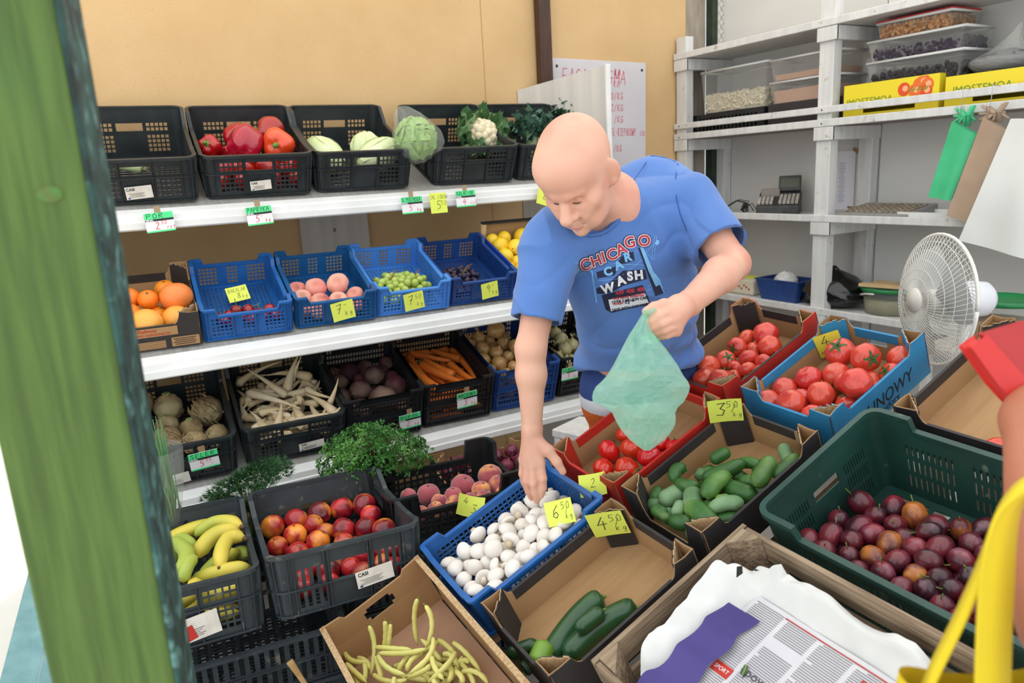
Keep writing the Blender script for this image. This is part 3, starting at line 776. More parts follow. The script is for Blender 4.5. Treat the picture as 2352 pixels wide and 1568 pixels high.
# lemon crate and orange box on the middle shelf
F_LEM = rowcrate(2, 1.66)
lc = thing('lemon_crate', 'pale wooden lemon crate with blue side and yellow front label', 'crate', F_LEM)
MB().box2((-.15, .0, 0), (.15, .4, .006)).obj('base', m_card, lc)
MB().box2((-.15, .402, 0), (.15, .408, .16)).obj('back_panel', mat('brown_board', 'a98458', .8), lc)
MB().box2((-.15, .385, .16), (.15, .409, .166)).obj('top_strip', m_cblk, lc)
MB().box2((-.156, .0, 0), (-.15, .4, .115)).obj('side_panel', mat('royal_blue_print', '1c3a9c', .45), lc)
MB().box2((.15, .0, 0), (.156, .4, .115)).obj('side_panel', MATS['royal_blue_print'], lc)
MB().box2((-.15, -.006, 0), (.15, .0, .105)).obj('front_panel', m_cyel, lc)
for x in (-.143, .143):
    for y in (.006, .392): MB().box2((x - .012, y - .008, 0), (x + .012, y + .008, .16 if y > .1 else .125)).obj('corner_post', m_pine, lc, bevel=.001)
tx = MB(); text_mb('LIMONES', .035, tx, Matrix.Translation((.01, -.0066, .03)) @ Matrix.Rotation(R_(90), 4, 'X')); tx.obj('front_print', m_cred, lc)
F_ORA = rowcrate(2, .09)
ob = tray('orange_box', 'black printed cardboard box of oranges and grapefruit beside the post', F_ORA @ Matrix.Translation((0, .2, 0)) , .38, .39, .085, .125, m_cblk, m_cblk, m_cblk, group=None)
pr = MB(); FM = Matrix.Translation((0.03, -.1965, 0)) @ Matrix.Rotation(R_(90), 4, 'X')
pr.box((-.02, .066, 0), (.22, .032, .0008), 1, FM); pr.box((.11, .022, 0), (.085, .034, .0008), 1, FM); pr.box((-.0, .018, 0), (.1, .028, .0008), 1, FM)
text_mb('A i Z Kalinscy', .017, pr, FM @ Matrix.Translation((-.02, .068, .0009)), 0, bold=.0003); text_mb('GOSPODARSTWO OGRODNICZE', .0115, pr, FM @ Matrix.Translation((-.02, .054, .0009)), 0, bold=.0002)
for i in range(4): pr.box((.108, .033 - i * .007, .0009), (.07 - .01 * (i % 2), .0022, .0006), 2, FM); pr.box((0, .028 - i * .007, .0009), (.1, .0008, .0006), 2, FM)
pr.obj('front_print', [m_cred, m_card, m_blackink], ob)
# ================================================================== fruit and vegetables
def blob(name, mats, R, zs=1.0, top=.0, bot=.0, lobes=0, la=0.0, na=0.0, nf=2.0, nu=18, nv=12, crease=0, tip=0, sx=1.0, seed=0, wr=.4):
    sd = Vector((seed * 3.7, seed * 1.3, seed * 2.1))
    def fn(d):
        ph = math.atan2(d.y, d.x); st_ = math.hypot(d.x, d.y)
        r = 1.0
        if lobes: r += la * math.cos(lobes * ph) * st_ ** .7
        if na: r += na * noise.noise(d * nf + sd)
        if crease: r -= crease * math.exp(-(ph / .22) ** 2) * st_
        z = r * d.z * zs
        if top and d.z > 0: z -= top * math.exp(-(st_ / wr) ** 2)
        if bot and d.z < 0: z += bot * math.exp(-(st_ / wr) ** 2)
        if tip and d.z < 0: z -= tip * max(0, 1 - st_ * 2.2) ** 1.5
        return Vector((r * d.x * sx, r * d.y, z)) * R
    return MB().ball(fn, nu, nv).mesh(name, mats)
def depth_of(p): return (p - CAM).dot(_F)
def euler(rng, a=180, spin=True):
    return (Matrix.Rotation(rng.uniform(0, 6.28) if spin else 0, 4, 'Z') @ Matrix.Rotation(R_(rng.uniform(0, a)), 4, 'X') @ Matrix.Rotation(rng.uniform(0, 6.28), 4, 'Z'))
RELAX = {}
def drop(fr, name, label, cat, group, meshes, pts, h, r0, a=60, kids=None, kp=1.0, seed=1, rmin=None, labels=None, rots=None, lim=None):
    rng = random.Random(name + label + str(seed)); out = []
    for i, q in enumerate(pts):
        hh = q[3] if len(q) > 3 else h
        l = hit(fr, q[0], q[1], hh); w = fr @ l
        r = q[2] * depth_of(w) / FPX if len(q) > 2 and q[2] else r0
        sc = r / r0
        if lim: l = Vector((max(lim[0] + r, min(lim[1] - r, l.x)), max(lim[2] + r, min(lim[3] - r, l.y)), l.z))
        me = meshes[i % len(meshes)] if isinstance(meshes, list) else meshes
        rt = rots[i].to_matrix().to_4x4() if rots and rots.get(i) else euler(rng, a)
        o = put(name, me, None, fr @ Matrix.Translation(l) @ rt @ Matrix.Scale(sc, 4))
        tag(o, (labels or {}).get(i, label), cat, group)
        RELAX.setdefault(tuple(fr.translation), (fr, []))[1].append([o, l.copy(), r, lim, .3, (q[0], q[1])])
        for kn, km in (kids or ()):
            if rng.random() < kp: put(kn, km, o)
        out.append(o)
    return out
def dropl(lim, *a, **k): return drop(*a, lim=lim, **k)
def layer(fr, name, label, cat, group, meshes, x0, x1, y0, y1, h, nx, ny, r0, a=180, kids=None, seed=3, jit=.25, sc=(.85, 1.05)):
    rng = random.Random(name + label + str(seed))
    for i in range(nx):
        for j in range(ny):
            dx = (x1 - x0) / nx; dy = (y1 - y0) / ny
            l = Vector((x0 + (i + .5 + rng.uniform(-jit, jit)) * dx, y0 + (j + .5 + rng.uniform(-jit, jit)) * dy, h))
            me = meshes[(i + j * 3) % len(meshes)] if isinstance(meshes, list) else meshes
            k_ = rng.uniform(*sc); o = put(name, me, None, fr @ Matrix.Translation(l) @ euler(rng, a) @ Matrix.Scale(k_, 4))
            tag(o, label + ', buried', cat, group)
            RELAX.setdefault(tuple(fr.translation), (fr, []))[1].append([o, l.copy(), r0 * k_, (x0 - r0 * .5, x1 + r0 * .5, y0 - r0 * .5, y1 + r0 * .5), 1.0])
            for kn, km in (kids or ()): put(kn, km, o)
LIMA = (-.185, .185, .015, .485); LIMB = (-.143, .143, .008, .392); LIMO = (-.15, .15, .01, .41); LIMT = (-.192, .192, -.138, .138)
def zoomed(ox, oy, k, rows): return [(ox + q[0] * k, oy + q[1] * k) + ((q[2] * k,) if len(q) > 2 else ()) + tuple(q[3:]) for q in rows]
def rod(fr, name, label, cat, group, pts, rad, mats, n=10, seg=14, prof=None, bend=0, kid=None, bumps=0, seed=0, world=False, sag=0, lim=None):
    """long vegetable from pixel points (x, y, local height); prof(t) -> relative radius"""
    P = [hit(fr, *q) for q in pts] if not world else [Vector(q) for q in pts]
    if lim: P = [Vector((max(lim[0] + rad, min(lim[1] - rad, q.x)), max(lim[2] + rad, min(lim[3] - rad, q.y)), q.z)) for q in P]
    Q = []
    for i in range(seg + 1):
        t = i / seg
        if len(P) == 2:
            q = P[0].lerp(P[1], t)
            d = (P[1] - P[0]); sd_ = Vector((-d.y, d.x, 0))
            q = q + sd_ * bend * 4 * t * (1 - t)
        else:
            q = P[0] * (1 - t) ** 2 + P[1] * 2 * t * (1 - t) + P[2] * t * t
        Q.append(q)
    c = Q[seg // 2].copy(); Q = [q - c for q in Q]
    rs = [rad * (prof(i / seg) if prof else 1) for i in range(seg + 1)]
    mb = MB(); mb.tube(Q, rs, n)
    if bumps:
        rng = random.Random(seed)
        mb.v = [tuple(Vector(v) * 1.0 + Vector((0, 0, 1)) * rng.uniform(-bumps, bumps)) for v in mb.v]
    o = mb.obj(name, mats, None, (fr if not world else Matrix()) @ Matrix.Translation(c))
    tag(o, label, cat, group)
    if kid:
        kn, km, r, w_ = kid
        k = MB(); d = (Q[1] - Q[0]).normalized(); k.tube([Q[0] - d * w_, Q[0] + d * .002], [r * .6, r], 8); k.obj(kn, km, o)
    return o
def rnd_ends(e=.12, p=2.0, tail=0.0):
    def f(t):
        a = min(1, t / e); b = min(1, (1 - t) / e)
        return max(.02, (1 - (1 - a) ** p) ** .5 if a < 1 else 1) * max(.02, (1 - (1 - b) ** p) ** .5 if b < 1 else 1)
    return f
def calyx_mesh(name, m, R, n=5, up=.0, stem=.35, w=.16):
    mb = MB()
    for i in range(n):
        a = 2 * math.pi * i / n + .2; d = Vector((math.cos(a), math.sin(a), 0)); s = Vector((-d.y, d.x, 0))
        pts = [Vector((0, 0, .96 + up)), d * .22 + Vector((0, 0, .99 + up)), d * .45 + Vector((0, 0, .98 + up)), d * .66 + Vector((0, 0, .95 + up + .05 * (i % 2)))]
        ws = [.05, w * .7, w * .5, .01]
        vs = []
        for p, q in zip(pts, ws): vs += [(p - s * q) * R, (p + s * q) * R]
        mb.add(vs, [(0, 1, 3, 2), (2, 3, 5, 4), (4, 5, 7, 6)])
    mb.tube([Vector((0, 0, .9 + up)) * R, Vector((.02, .01, .95 + up + stem * .5)) * R, Vector((.12, .02, .95 + up + stem)) * R], [.06 * R, .05 * R, .06 * R], 6)
    return mb.mesh(name, m)
m_leafg = mat('calyx_green', '4a6b2a', .6, '3a5422', 20)
m_stemg = mat('stem_green', '7c9440', .6, '5f7a2c', 20)
m_stemb = mat('stem_brown', '6b5334', .8)
# ---- leeks in the first crate
leek = thing('leek', 'leek with white root end lying in the leftmost black crate', 'leek', F_LEEK)
a, b = hit(F_LEEK, 325, 388, .04), hit(F_LEEK, 262, 378, .045)
MB().tube([a, a.lerp(b, .35), b], [.016, .017, .016], 12).obj('shaft', mat('leek_white', 'dfe3c8', .4, 'b9cc96', 6), leek)
rt = MB(); rng = random.Random(4)
for i in range(26):
    d = Vector((rng.uniform(.3, 1), rng.uniform(-.7, .7), rng.uniform(-.2, .9))) * .03
    rt.tube([a, a + d * .6, a + d + Vector((0, 0, rng.uniform(-.01, .006)))], [.0012, .0008, .0003], 4)
rt.obj('roots', mat('root_hair', 'c9b48c', .9), leek)
lv = MB()
for i in range(5):
    e = b + Vector((-.10 - .02 * i, (i - 2) * .02, .02 + .012 * (i % 3)))
    lv.tube([b, b.lerp(e, .5) + Vector((0, 0, .015)), e], [.015, .018, .006], 8, 0, flat=.25)
lv.obj('leaves', mat('leek_green', '4f7a44', .5, '6f9455', 10), leek)
# ---- bell peppers
m_pep = mat('red_pepper_skin', 'b80f18', .22, 'a00a14', 5, coat=.5, hue=.008, rnd=.12)
m_pepo = mat('orange_pepper_skin', 'dc3516', .22, 'e8581c', 4, coat=.5)
PEP = [blob('pepper_body', m_pep, .043, 1.02 + .1 * i, .3, .2, 4 - i % 2, .085, .05, 2, 28, 16, seed=i, wr=.42) for i in range(3)]
PEPO = blob('pepper_body', m_pepo, .043, .95, .34, .2, 4, .09, .05, 2, 28, 16, seed=8, wr=.42)
pst = MB(); pst.lathe([(0, .66), (.34, .68), (.36, .74), (.2, .80), (.13, 1.0), (.15, 1.15), (0, 1.17)], 10); pst.v = [tuple(Vector(v) * .043) for v in pst.v]
PST = pst.mesh('pepper_stem', mat('pepper_stem', '6f9a3c', .5, '54802c', 14))
def toward(v, roll=0): return Vector(v).normalized().to_track_quat('Z', 'Y')
CV = lambda v: F_PEP.to_3x3().inverted() @ (CR * v[0] + CU * v[1] - _F * v[2])
pl = {0: 'red bell pepper with its green stem facing out at the left of the pepper crate', 1: 'red bell pepper at the back, leaning behind the biggest pepper', 2: 'biggest glossy red bell pepper in the middle of the heap', 3: 'long red bell pepper lying on its side at the back right', 4: 'orange-red bell pepper with its stem facing out at the right'}
ps = dropl(LIMA, F_PEP, 'bell_pepper', 'red bell pepper low in the pepper crate', 'pepper', 'bell peppers in the black crate', PEP,
     [(487, 342, 27, .10), (543, 312, 28, .13), (566, 331, 38, .135), (620, 306, 34, .14), (641, 339, 36, .125), (520, 357, 24, .075), (600, 357, 26, .07), (546, 300, 22, .10),
      (560, 385, 26, .06), (610, 384, 26, .06), (515, 392, 26, .06), (660, 385, 26, .06), (645, 360, 24, .06), (590, 325, 26, .075)], .1, .043, 50, (('stem', PST),), labels=pl,
     rots={0: toward(CV((.0, .1, 1))), 2: toward(CV((.1, .9, -.5))), 3: toward(CV((-.95, .1, .2))), 4: toward(CV((.1, -.35, 1))), 1: toward(CV((-.2, .7, -.6)))})
setmat(ps[4], m_pepo)
layer(F_PEP, 'bell_pepper', 'red bell pepper low in the pepper crate', 'pepper', 'bell peppers in the black crate', PEP, -.16, .17, .06, .25, .042, 4, 2, .043, 90, (('stem', PST),), jit=.1, sc=(.8, .95))
# ---- Chinese cabbage
m_chi = mat('chinese_cabbage', 'dfe6c0', .45, 'c8d89a', 7, stretch=(3, 3, .5), bump=.5, bscale=22, bstretch=(3, 3, .35))
def cabbage(name, label, p0, p1, rad, sd):
    a, b = Vector(p0), Vector(p1); t = thing(name, label, 'cabbage', F_CHI @ Matrix.Translation(a), 'Chinese cabbages'); d = b - a
    q = d.to_track_quat('Z', 'Y').to_matrix().to_4x4(); ln = d.length
    def fn(v):
        ph = math.atan2(v.y, v.x)
        r = rad * (1 + .05 * math.sin(6 * ph + v.z * 3 + sd) + .05 * noise.noise(v * 3 + Vector((sd, 0, 0))))
        return q @ Vector((r * v.x * 1.12, r * v.y, ln * (.5 + .5 * v.z * (1 + .05 * noise.noise(v * 4)))))
    MB().ball(fn, 24, 16).obj('heart', m_chi, t)
    for k in range(7):
        ph = k * .9 + sd; mb = MB(); vs = []; n = 9
        for i in range(n):
            tt = i / (n - 1)
            for s in (-1, -.5, 0, .5, 1):
                an = ph + s * .62 * (.5 + .5 * math.sin(math.pi * min(1, tt * 1.05)))
                rr = rad * (math.sin(math.pi * min(.97, .08 + tt * .88)) ** .55) * (1.06 + .035 * math.cos(s * 7) * tt + .02 * math.sin(tt * 17 + s * 5) + (.06 * tt * abs(s)))
                vs.append(q @ Vector((rr * 1.12 * math.cos(an), rr * math.sin(an), ln * (.02 + .98 * tt))))
        fs = [(i * 5 + j, i * 5 + j + 1, (i + 1) * 5 + j + 1, (i + 1) * 5 + j) for i in range(n - 1) for j in range(4)]
        mb.add(vs, fs, 0, True).obj('leaf', m_chi, t)
hc = lambda x, y, h: hit(F_CHI, x, y, h)
cabbage('chinese_cabbage', 'pale Chinese cabbage alone at the left of its crate', hc(776, 378, .065), hc(712, 330, .085), .062, 1)
cabbage('chinese_cabbage', 'Chinese cabbage standing up in its wrapper behind the other one', hc(836, 372, .05), hc(846, 305, .15), .056, 2)
cabbage('chinese_cabbage', 'Chinese cabbage lying across the right of its crate', hc(826, 378, .07), hc(912, 330, .125), .058, 3)
# ---- iceberg lettuce in a bag, wedged between two crates
lt = thing('lettuce_in_bag', 'green lettuce head in a clear plastic bag wedged between two black crates', 'lettuce', Matrix.Translation(at_depth(955, 318, 3.02)))
rng = random.Random(11)
MB().ball(lambda d: Vector((d.x * .072, d.y * .065, d.z * .078)) * (1 + .05 * noise.noise(d * 3)), 24, 16).obj('head', mat('lettuce_green', '7fa850', .5, 'a6c474', 22, bump=.8, bscale=40), lt)
for k in range(11):
    d = Vector((rng.uniform(-1, 1), rng.uniform(-1, .3), rng.uniform(-1, 1))).normalized(); q = d.to_track_quat('Z', 'Y').to_matrix()
    vs = []; n = 6
    for i in range(n):
        for j in range(n):
            u, v = i / (n - 1) * 2 - 1, j / (n - 1) * 2 - 1
            rr = .080 + .005 * math.sin(u * 9 + k) * abs(v) + .009 * noise.noise(Vector((u * 4, v * 4, k))) + .006 * (u * u + v * v)
            p = Vector((u * .7, v * .7, 1)).normalized() * rr
            vs.append(q @ Vector((p.x, p.y, p.z)))
    MB().add(vs, [(i * n + j, i * n + j + 1, (i + 1) * n + j + 1, (i + 1) * n + j) for i in range(n - 1) for j in range(n - 1)], 0, True).obj('leaf', MATS['lettuce_green'], lt)
m_clear = film('clear_film', 'f2f4f2', .87, .05, .15)
def bagf(d):
    r = 1 + .06 * noise.noise(d * 5) + .05 * abs(noise.noise(d * 9))
    v = Vector((d.x * .094, d.y * .086, d.z * .098)) * r
    if d.z > .55: v += CR * -.05 * (d.z - .55) * 2 + Vector((0, 0, .03 * (d.z - .55) * 2))
    if d.dot(CR) > .8 and abs(d.z) < .5: v += CR * .12 * (d.dot(CR) - .8) + Vector((0, 0, -.05)) * (d.dot(CR) - .8)
    return v
MB().ball(bagf, 40, 26, 0, False).obj('plastic_bag', m_clear, lt)
# ---- cauliflower and broccoli leaves
m_clf = mat('brassica_leaf', '4d7a48', .5, '6d9462', 8, col3='9db488', scale3=6, lo3=.55, hi3=.8)
m_clb = mat('bluish_leaf', '547a66', .5, '3e6250', 7, col3='86a592', scale3=5, lo3=.55, hi3=.8)
m_rib = mat('pale_rib', 'b9cc98', .5)
def leaf_grid(base, out, up, ln, wd, curl, sd, n=9, m=5, ruff=.012):
    out = Vector(out).normalized(); up = Vector(up).normalized(); s = out.cross(up).normalized(); up = s.cross(out)
    vs = []
    for i in range(n):
        t = i / (n - 1); an = curl * t
        c = Vector(base) + (out * math.sin(an + .001) / max(curl, .01) * ln + up * (1 - math.cos(an)) / max(curl, .01) * ln) if curl > 0 else Vector(base) + out * t * ln + up * curl * t * t * ln
        nn = up * math.cos(an) - out * math.sin(an)
        w = wd * (math.sin(math.pi * (.06 + .90 * t) ** .8)) ** .8
        for j in range(m):
            v = j / (m - 1) * 2 - 1
            z = ruff * math.sin(t * 19 + sd + v * 3) * abs(v) ** 2 + .35 * w * v * v * .5 + .004 * noise.noise(Vector((t * 6, v * 3, sd)))
            vs.append(c + s * v * w + nn * z)
    return vs, [(i * m + j, i * m + j + 1, (i + 1) * m + j + 1, (i + 1) * m + j) for i in range(n - 1) for j in range(m - 1)]
cc = hit(F_CAU, 1105, 315, .115); ct = thing('cauliflower', 'white cauliflower wrapped in its green leaves', 'cauliflower', F_CAU @ Matrix.Translation(cc) @ Matrix.Scale(1.4, 4))
up_l = Vector((0, -.35, 1)).normalized()
curd = MB(); qf = Vector((.05, -.55, .8)).to_track_quat('Z', 'Y').to_matrix()
rng = random.Random(5)
for k in range(46):
    z = 1 - 1.15 * (k + .5) / 46; ph = k * 2.4; s_ = math.sqrt(max(0, 1 - z * z)); d = Vector((s_ * math.cos(ph), s_ * math.sin(ph), z))
    c0 = qf @ (d * .047); rr = rng.uniform(.012, .017)
    curd.ball(lambda v: c0 + v * rr * (1 + .18 * noise.noise(v * 5 + d * 9)), 10, 7)
curd.ball(lambda v: v * .047, 14, 10)
curd.obj('curd', mat('curd_white', 'e6dcc0', .7, 'd8c9a4', 40, bump=.3, bscale=220), ct)
for k in range(20):
    ph = k * 2 * math.pi / 10 + (.3 if k > 9 else 0); o_ = Vector((math.cos(ph), math.sin(ph), .15 + .3 * (k > 9))); o_ = qf @ o_
    vs, fs = leaf_grid(o_ * .03 - qf @ Vector((0, 0, .04)), o_, qf @ Vector((0, 0, 1)), rng.uniform(.09, .135), rng.uniform(.024, .036), rng.uniform(1.3, 2.1), k)
    lf = MB().add(vs, fs, 0, True).obj('leaf', m_clf, ct)
    MB().tube([vs[i * 5 + 2] + (qf @ Vector((0, 0, .001))) for i in range(7)], [.004, .0035, .003, .0028, .002, .0015, .001], 5).obj('rib', m_rib, lf)
for n_, (bx, by, nm, lab) in enumerate(((1222, 312, 'broccoli', 'bluish green leafy broccoli to the left behind the man\'s head'), (1302, 280, 'broccoli', 'tall leafy broccoli bunch sticking up above the man\'s head'))):
    bc = hit(F_BRO, bx, by, .12); bt = thing(nm, lab, 'broccoli', F_BRO @ Matrix.Translation(bc) @ Matrix.Scale(1.25, 4), 'broccoli'); rng = random.Random(20 + n_)
    MB().tube([Vector((0, 0, -.1)), Vector((0, 0, .02))], [.02, .025], 10).obj('stalk', m_rib, bt)
    for k in range(26):
        ph = rng.uniform(0, 6.28); el = rng.uniform(-.1, .95)
        d = Vector((math.cos(ph) * math.cos(el), math.sin(ph) * math.cos(el), math.sin(el)))
        vs, fs = leaf_grid(d * .02, d, Vector((0, 0, 1)), rng.uniform(.075, .115), rng.uniform(.036, .052), rng.choice((.5, 1.0, 1.5)), k, ruff=.02)
        lf = MB().add(vs, fs, 0, True).obj('leaf', m_clb, bt)
        MB().tube([vs[i * 5 + 2] for i in range(6)], [.003, .0028, .0025, .002, .0015, .001], 5).obj('rib', m_rib, lf)
    fl = MB()
    for k in range(30):
        d = Vector((rng.uniform(-1, 1), rng.uniform(-1, 1), rng.uniform(.2, 1))).normalized() * .035; r_ = rng.uniform(.008, .013)
        fl.ball(lambda v: d + v * r_ * (1 + .2 * noise.noise(v * 6 + d * 50)), 8, 6)
    fl.obj('florets', mat('floret_green', '3f6640', .8, '527a4c', 60, bump=.5, bscale=200), bt)
# ---- oranges, grapefruit
m_or = mat('orange_peel', 'f08a1c', .4, 'ea7a14', 6, bump=.25, bscale=260, hue=.012, rnd=.06)
m_gf = mat('grapefruit_peel', 'ee7a36', .4, 'f0944a', 3, bump=.2, bscale=240)
m_gfy = mat('yellow_grapefruit_peel', 'f2a23c', .4, 'f4b45a', 3, bump=.2, bscale=240)
ORG = blob('orange_body', m_or, .036, .94, .06, .04, seed=1); GRF = blob('grapefruit_body', m_gf, .047, .92, .06, .05, seed=2)
nav = MB(); nav.lathe([(0, .93), (.12, .91), (.14, .88)], 8); nav.v = [tuple(Vector(v) * .036) for v in nav.v]; NAV = nav.mesh('navel', m_stemb)
og = 'citrus in the cardboard box'
FO = F_ORA
drop(FO, 'orange', 'orange in the cardboard citrus box', 'orange', og, ORG, [(340, 697, 23, .08), (383, 668, 24, .085), (306, 688, 26, .09), (300, 722, 26, .07), (362, 716, 24, .05)], .06, .036, 80, (('navel', NAV),),
     labels={0: 'small orange in the middle of the citrus box', 1: 'orange at the back right with a dark spot', 2: 'orange half hidden by the green post, upper one', 3: 'orange half hidden by the green post, lower one', 4: 'orange buried under the pink grapefruit'})
gs_ = drop(FO, 'grapefruit', 'grapefruit', 'grapefruit', 'grapefruit in the citrus box', GRF, [(395, 703, 37, .075), (337, 741, 37, .065), (402, 723, 33, .05)], .06, .047, 30, (), labels={0: 'large pinkish grapefruit on top of the citrus box', 1: 'yellow-orange grapefruit at the front of the citrus box', 2: 'yellow-orange grapefruit at the front right of the citrus box'})
setmat(gs_[1], m_gfy); setmat(gs_[2], m_gfy)
# ---- small red fruits, flat peaches, grapes, lemons
m_chr = mat('cherry_skin', 'a81420', .2, '8c0e1c', 6, coat=.4, rnd=.15)
CHR = blob('cherry_body', m_chr, .019, .95, .12, .05, seed=3)
cst = MB().tube([(0, 0, .014), (.003, .001, .024), (.009, .003, .036)], [.0025, .0012, .0015], 6); CST = cst.mesh('cherry_stem', m_stemg)
dropl(LIMB, F_B[0], 'red_fruit', 'small glossy red fruit in the first blue crate', 'fruit', 'small red fruits in the blue crate', CHR,
     [(542, 716, 14), (528, 724, 13), (574, 714, 14), (594, 716, 12), (617, 713, 14), (555, 728, 12), (515, 737, 13), (580, 733, 13), (605, 729, 13), (635, 722, 13), (540, 743, 12), (503, 728, 11)], .024, .019, 50, (('stem', CST),))
m_fp = mat('flat_peach_skin', 'd8706a', .7, 'eec0a4', 3.5, lo=.4, hi=.7, col3='b83c48', scale3=9, lo3=.55, hi3=.75, sheen=.3)
FLP = blob('flat_peach_body', m_fp, .036, .60, .50, .2, 0, 0, .05, 2, 26, 18, crease=.06, seed=4, wr=.38)
dropl(LIMB, F_B[1], 'flat_peach', 'flat peach in the teal-blue crate', 'peach', 'flat peaches in the teal-blue crate', FLP,
     [(677, 672, 24, .045), (727, 669, 25, .06), (777, 666, 26, .065), (704, 688, 22, .045), (747, 692, 23, .04), (800, 683, 22, .045), (765, 699, 22, .03), (690, 712, 22, .028), (728, 714, 22, .028), (770, 708, 22, .028), (806, 700, 21, .028)], .04, .036, 50, (),
     labels={0: 'redder flat peach at the far left of the teal-blue crate', 1: 'pale flat peach in the middle of the teal-blue crate', 2: 'big pink flat peach at the back of the teal-blue crate'}, rots={k: toward(F_B[1].to_3x3().inverted() @ Vector((-.3 + .35 * math.sin(k * 2.1), -.75 + .2 * math.cos(k * 1.3), .75))) for k in range(11)})
def grapes(fr, name, label, cx, cy, rx, ry, n, m, h0, hd, seed, r=.0125):
    t = thing(name, label, 'grapes', fr @ Matrix.Translation(hit(fr, cx, cy, h0)))
    rng = random.Random(seed); me = blob('grape_body', m, r, 1.15, seed=seed, nu=12, nv=8); P0 = []
    for k in range(4000):
        a = rng.uniform(0, 6.28); q = math.sqrt(rng.random())
        x, y = cx + rx * q * math.cos(a), cy + ry * q * math.sin(a)
        l = hit(fr, x, y, h0) - hit(fr, cx, cy, h0); l.z = rng.uniform(-.5, 1) * hd * (1.05 - q * q) - h0 * .25
        if all((l - p).length > r * 1.75 for p in P0): P0.append(l)
        if len(P0) >= n: break
    for p in P0: put('grape', me, t, Matrix.Translation(p) @ euler(rng, 90))
    st_ = MB()
    for p in P0[::3]: st_.tube([p * .4 + Vector((0, 0, hd * .2)), p * .8 + Vector((0, 0, .006))], [.0016, .001], 5)
    l = hit(fr, cx + rx * .6, cy - ry * 1.2, h0 + .03) - hit(fr, cx, cy, h0)
    st_.tube([Vector((0, 0, hd * .3)), l * .6 + Vector((0, 0, .02)), l], [.003, .0022, .0025], 6)
    st_.obj('stalk', mat('grape_stalk', '7a6a34', .8, '8f4a30', 20), t)
m_gg = mat('green_grape', '9fb64a', .25, 'b6c866', 6, sss=.3, rnd=.1, coat=.2)
m_bg = mat('dark_grape', '2a2038', .4, '3d2f4a', 8, rnd=.25)
grapes(F_B[2], 'grape_bunch', 'bunch of green grapes in the light blue crate, nearer the front', 943, 656, 42, 32, 56, m_gg, .045, .04, 31, .0152)
grapes(F_B[2], 'grape_bunch', 'bunch of green grapes in the light blue crate, on the left', 893, 658, 34, 32, 44, m_gg, .045, .038, 32, .0152)
grapes(F_B[3], 'grape_bunch', 'small bunch of dark purple grapes in the navy crate', 1057, 640, 46, 28, 50, m_bg, .03, .03, 33, .0125)
m_lem = mat('lemon_peel', 'f2c21c', .38, 'f6d23a', 4, bump=.2, bscale=220, rnd=.05)
LEM = blob('lemon_body', m_lem, .029, 1.18, 0, 0, tip=.14, na=.03, seed=6); ltip = MB(); ltip.lathe([(0, 1.2), (.09, 1.18), (.11, 1.14)], 8); ltip.v = [tuple(Vector(v) * .029) for v in ltip.v]; LTIP = ltip.mesh('lemon_navel', m_stemb)
dropl(LIMB, F_LEM, 'lemon', 'yellow lemon in the lemon crate', 'lemon', 'lemons in the crate', LEM, [(1126, 555, 16, .09), (1156, 549, 16, .095), (1140, 570, 19, .10), (1178, 567, 19, .10), (1160, 592, 17, .075), (1195, 540, 19, .10), (1188, 601, 15, .06), (1172, 580, 15, .06), (1195, 618, 16, .05), (1150, 600, 15, .045), (1212, 570, 18, .09), (1170, 612, 16, .045), (1205, 595, 17, .07)], .07, .029, 100, (('navel', LTIP),),
     labels={4: 'lemon showing its dark stem spot at the front of the lemon crate', 5: 'lemon at the top right of the crate against the man\'s sleeve'})
layer(F_LEM, 'lemon', 'yellow lemon in the lemon crate', 'lemon', 'lemons in the crate', LEM, -.13, .13, .05, .33, .034, 4, 4, .029, 100, (), jit=.1)
# ---- celeriac
m_cel = mat('celeriac_skin', 'b9a176', .85, '8d7450', 9, bump=.8, bscale=34, col3='cfc094', scale3=5, lo3=.5, hi3=.7)
CEL = []
for k in range(3):
    mb = MB(); rng = random.Random(60 + k)
    def cf(d, k=k):
        low = max(0, -d.z)
        r = .05 * (1 + .10 * noise.noise(d * 2.2 + Vector((k, 0, 0))) + low * .16 * noise.noise(d * 9 + Vector((k, 5, 0))) + low * .12 * abs(noise.noise(d * 17)))
        return d * r * (1 if d.z < .7 else 1 + (d.z - .7) * .25)
    mb.ball(cf, 36, 24)
    for q in range(26):
        ph = rng.uniform(0, 6.28); e = rng.uniform(-1.5, -.25); d = Vector((math.cos(ph) * math.cos(e), math.sin(ph) * math.cos(e), math.sin(e))); tn = d.orthogonal() * rng.choice((-1, 1))
        p0 = d * .049; mb.tube([p0, d * .054 + tn * .012, d * .050 + tn * .026 + Vector((0, 0, -.004))], [.004, .0035, .002], 5)
    CEL.append(mb.mesh('celeriac_body', m_cel))
cst_ = MB()
for k in range(6): cst_.tube([(math.cos(k) * .008, math.sin(k) * .008, .048), (math.cos(k) * .011, math.sin(k) * .011, .058)], [.006, .004], 6)
CELT = cst_.mesh('stalk_stub', mat('stub_green', '9aa860', .7))
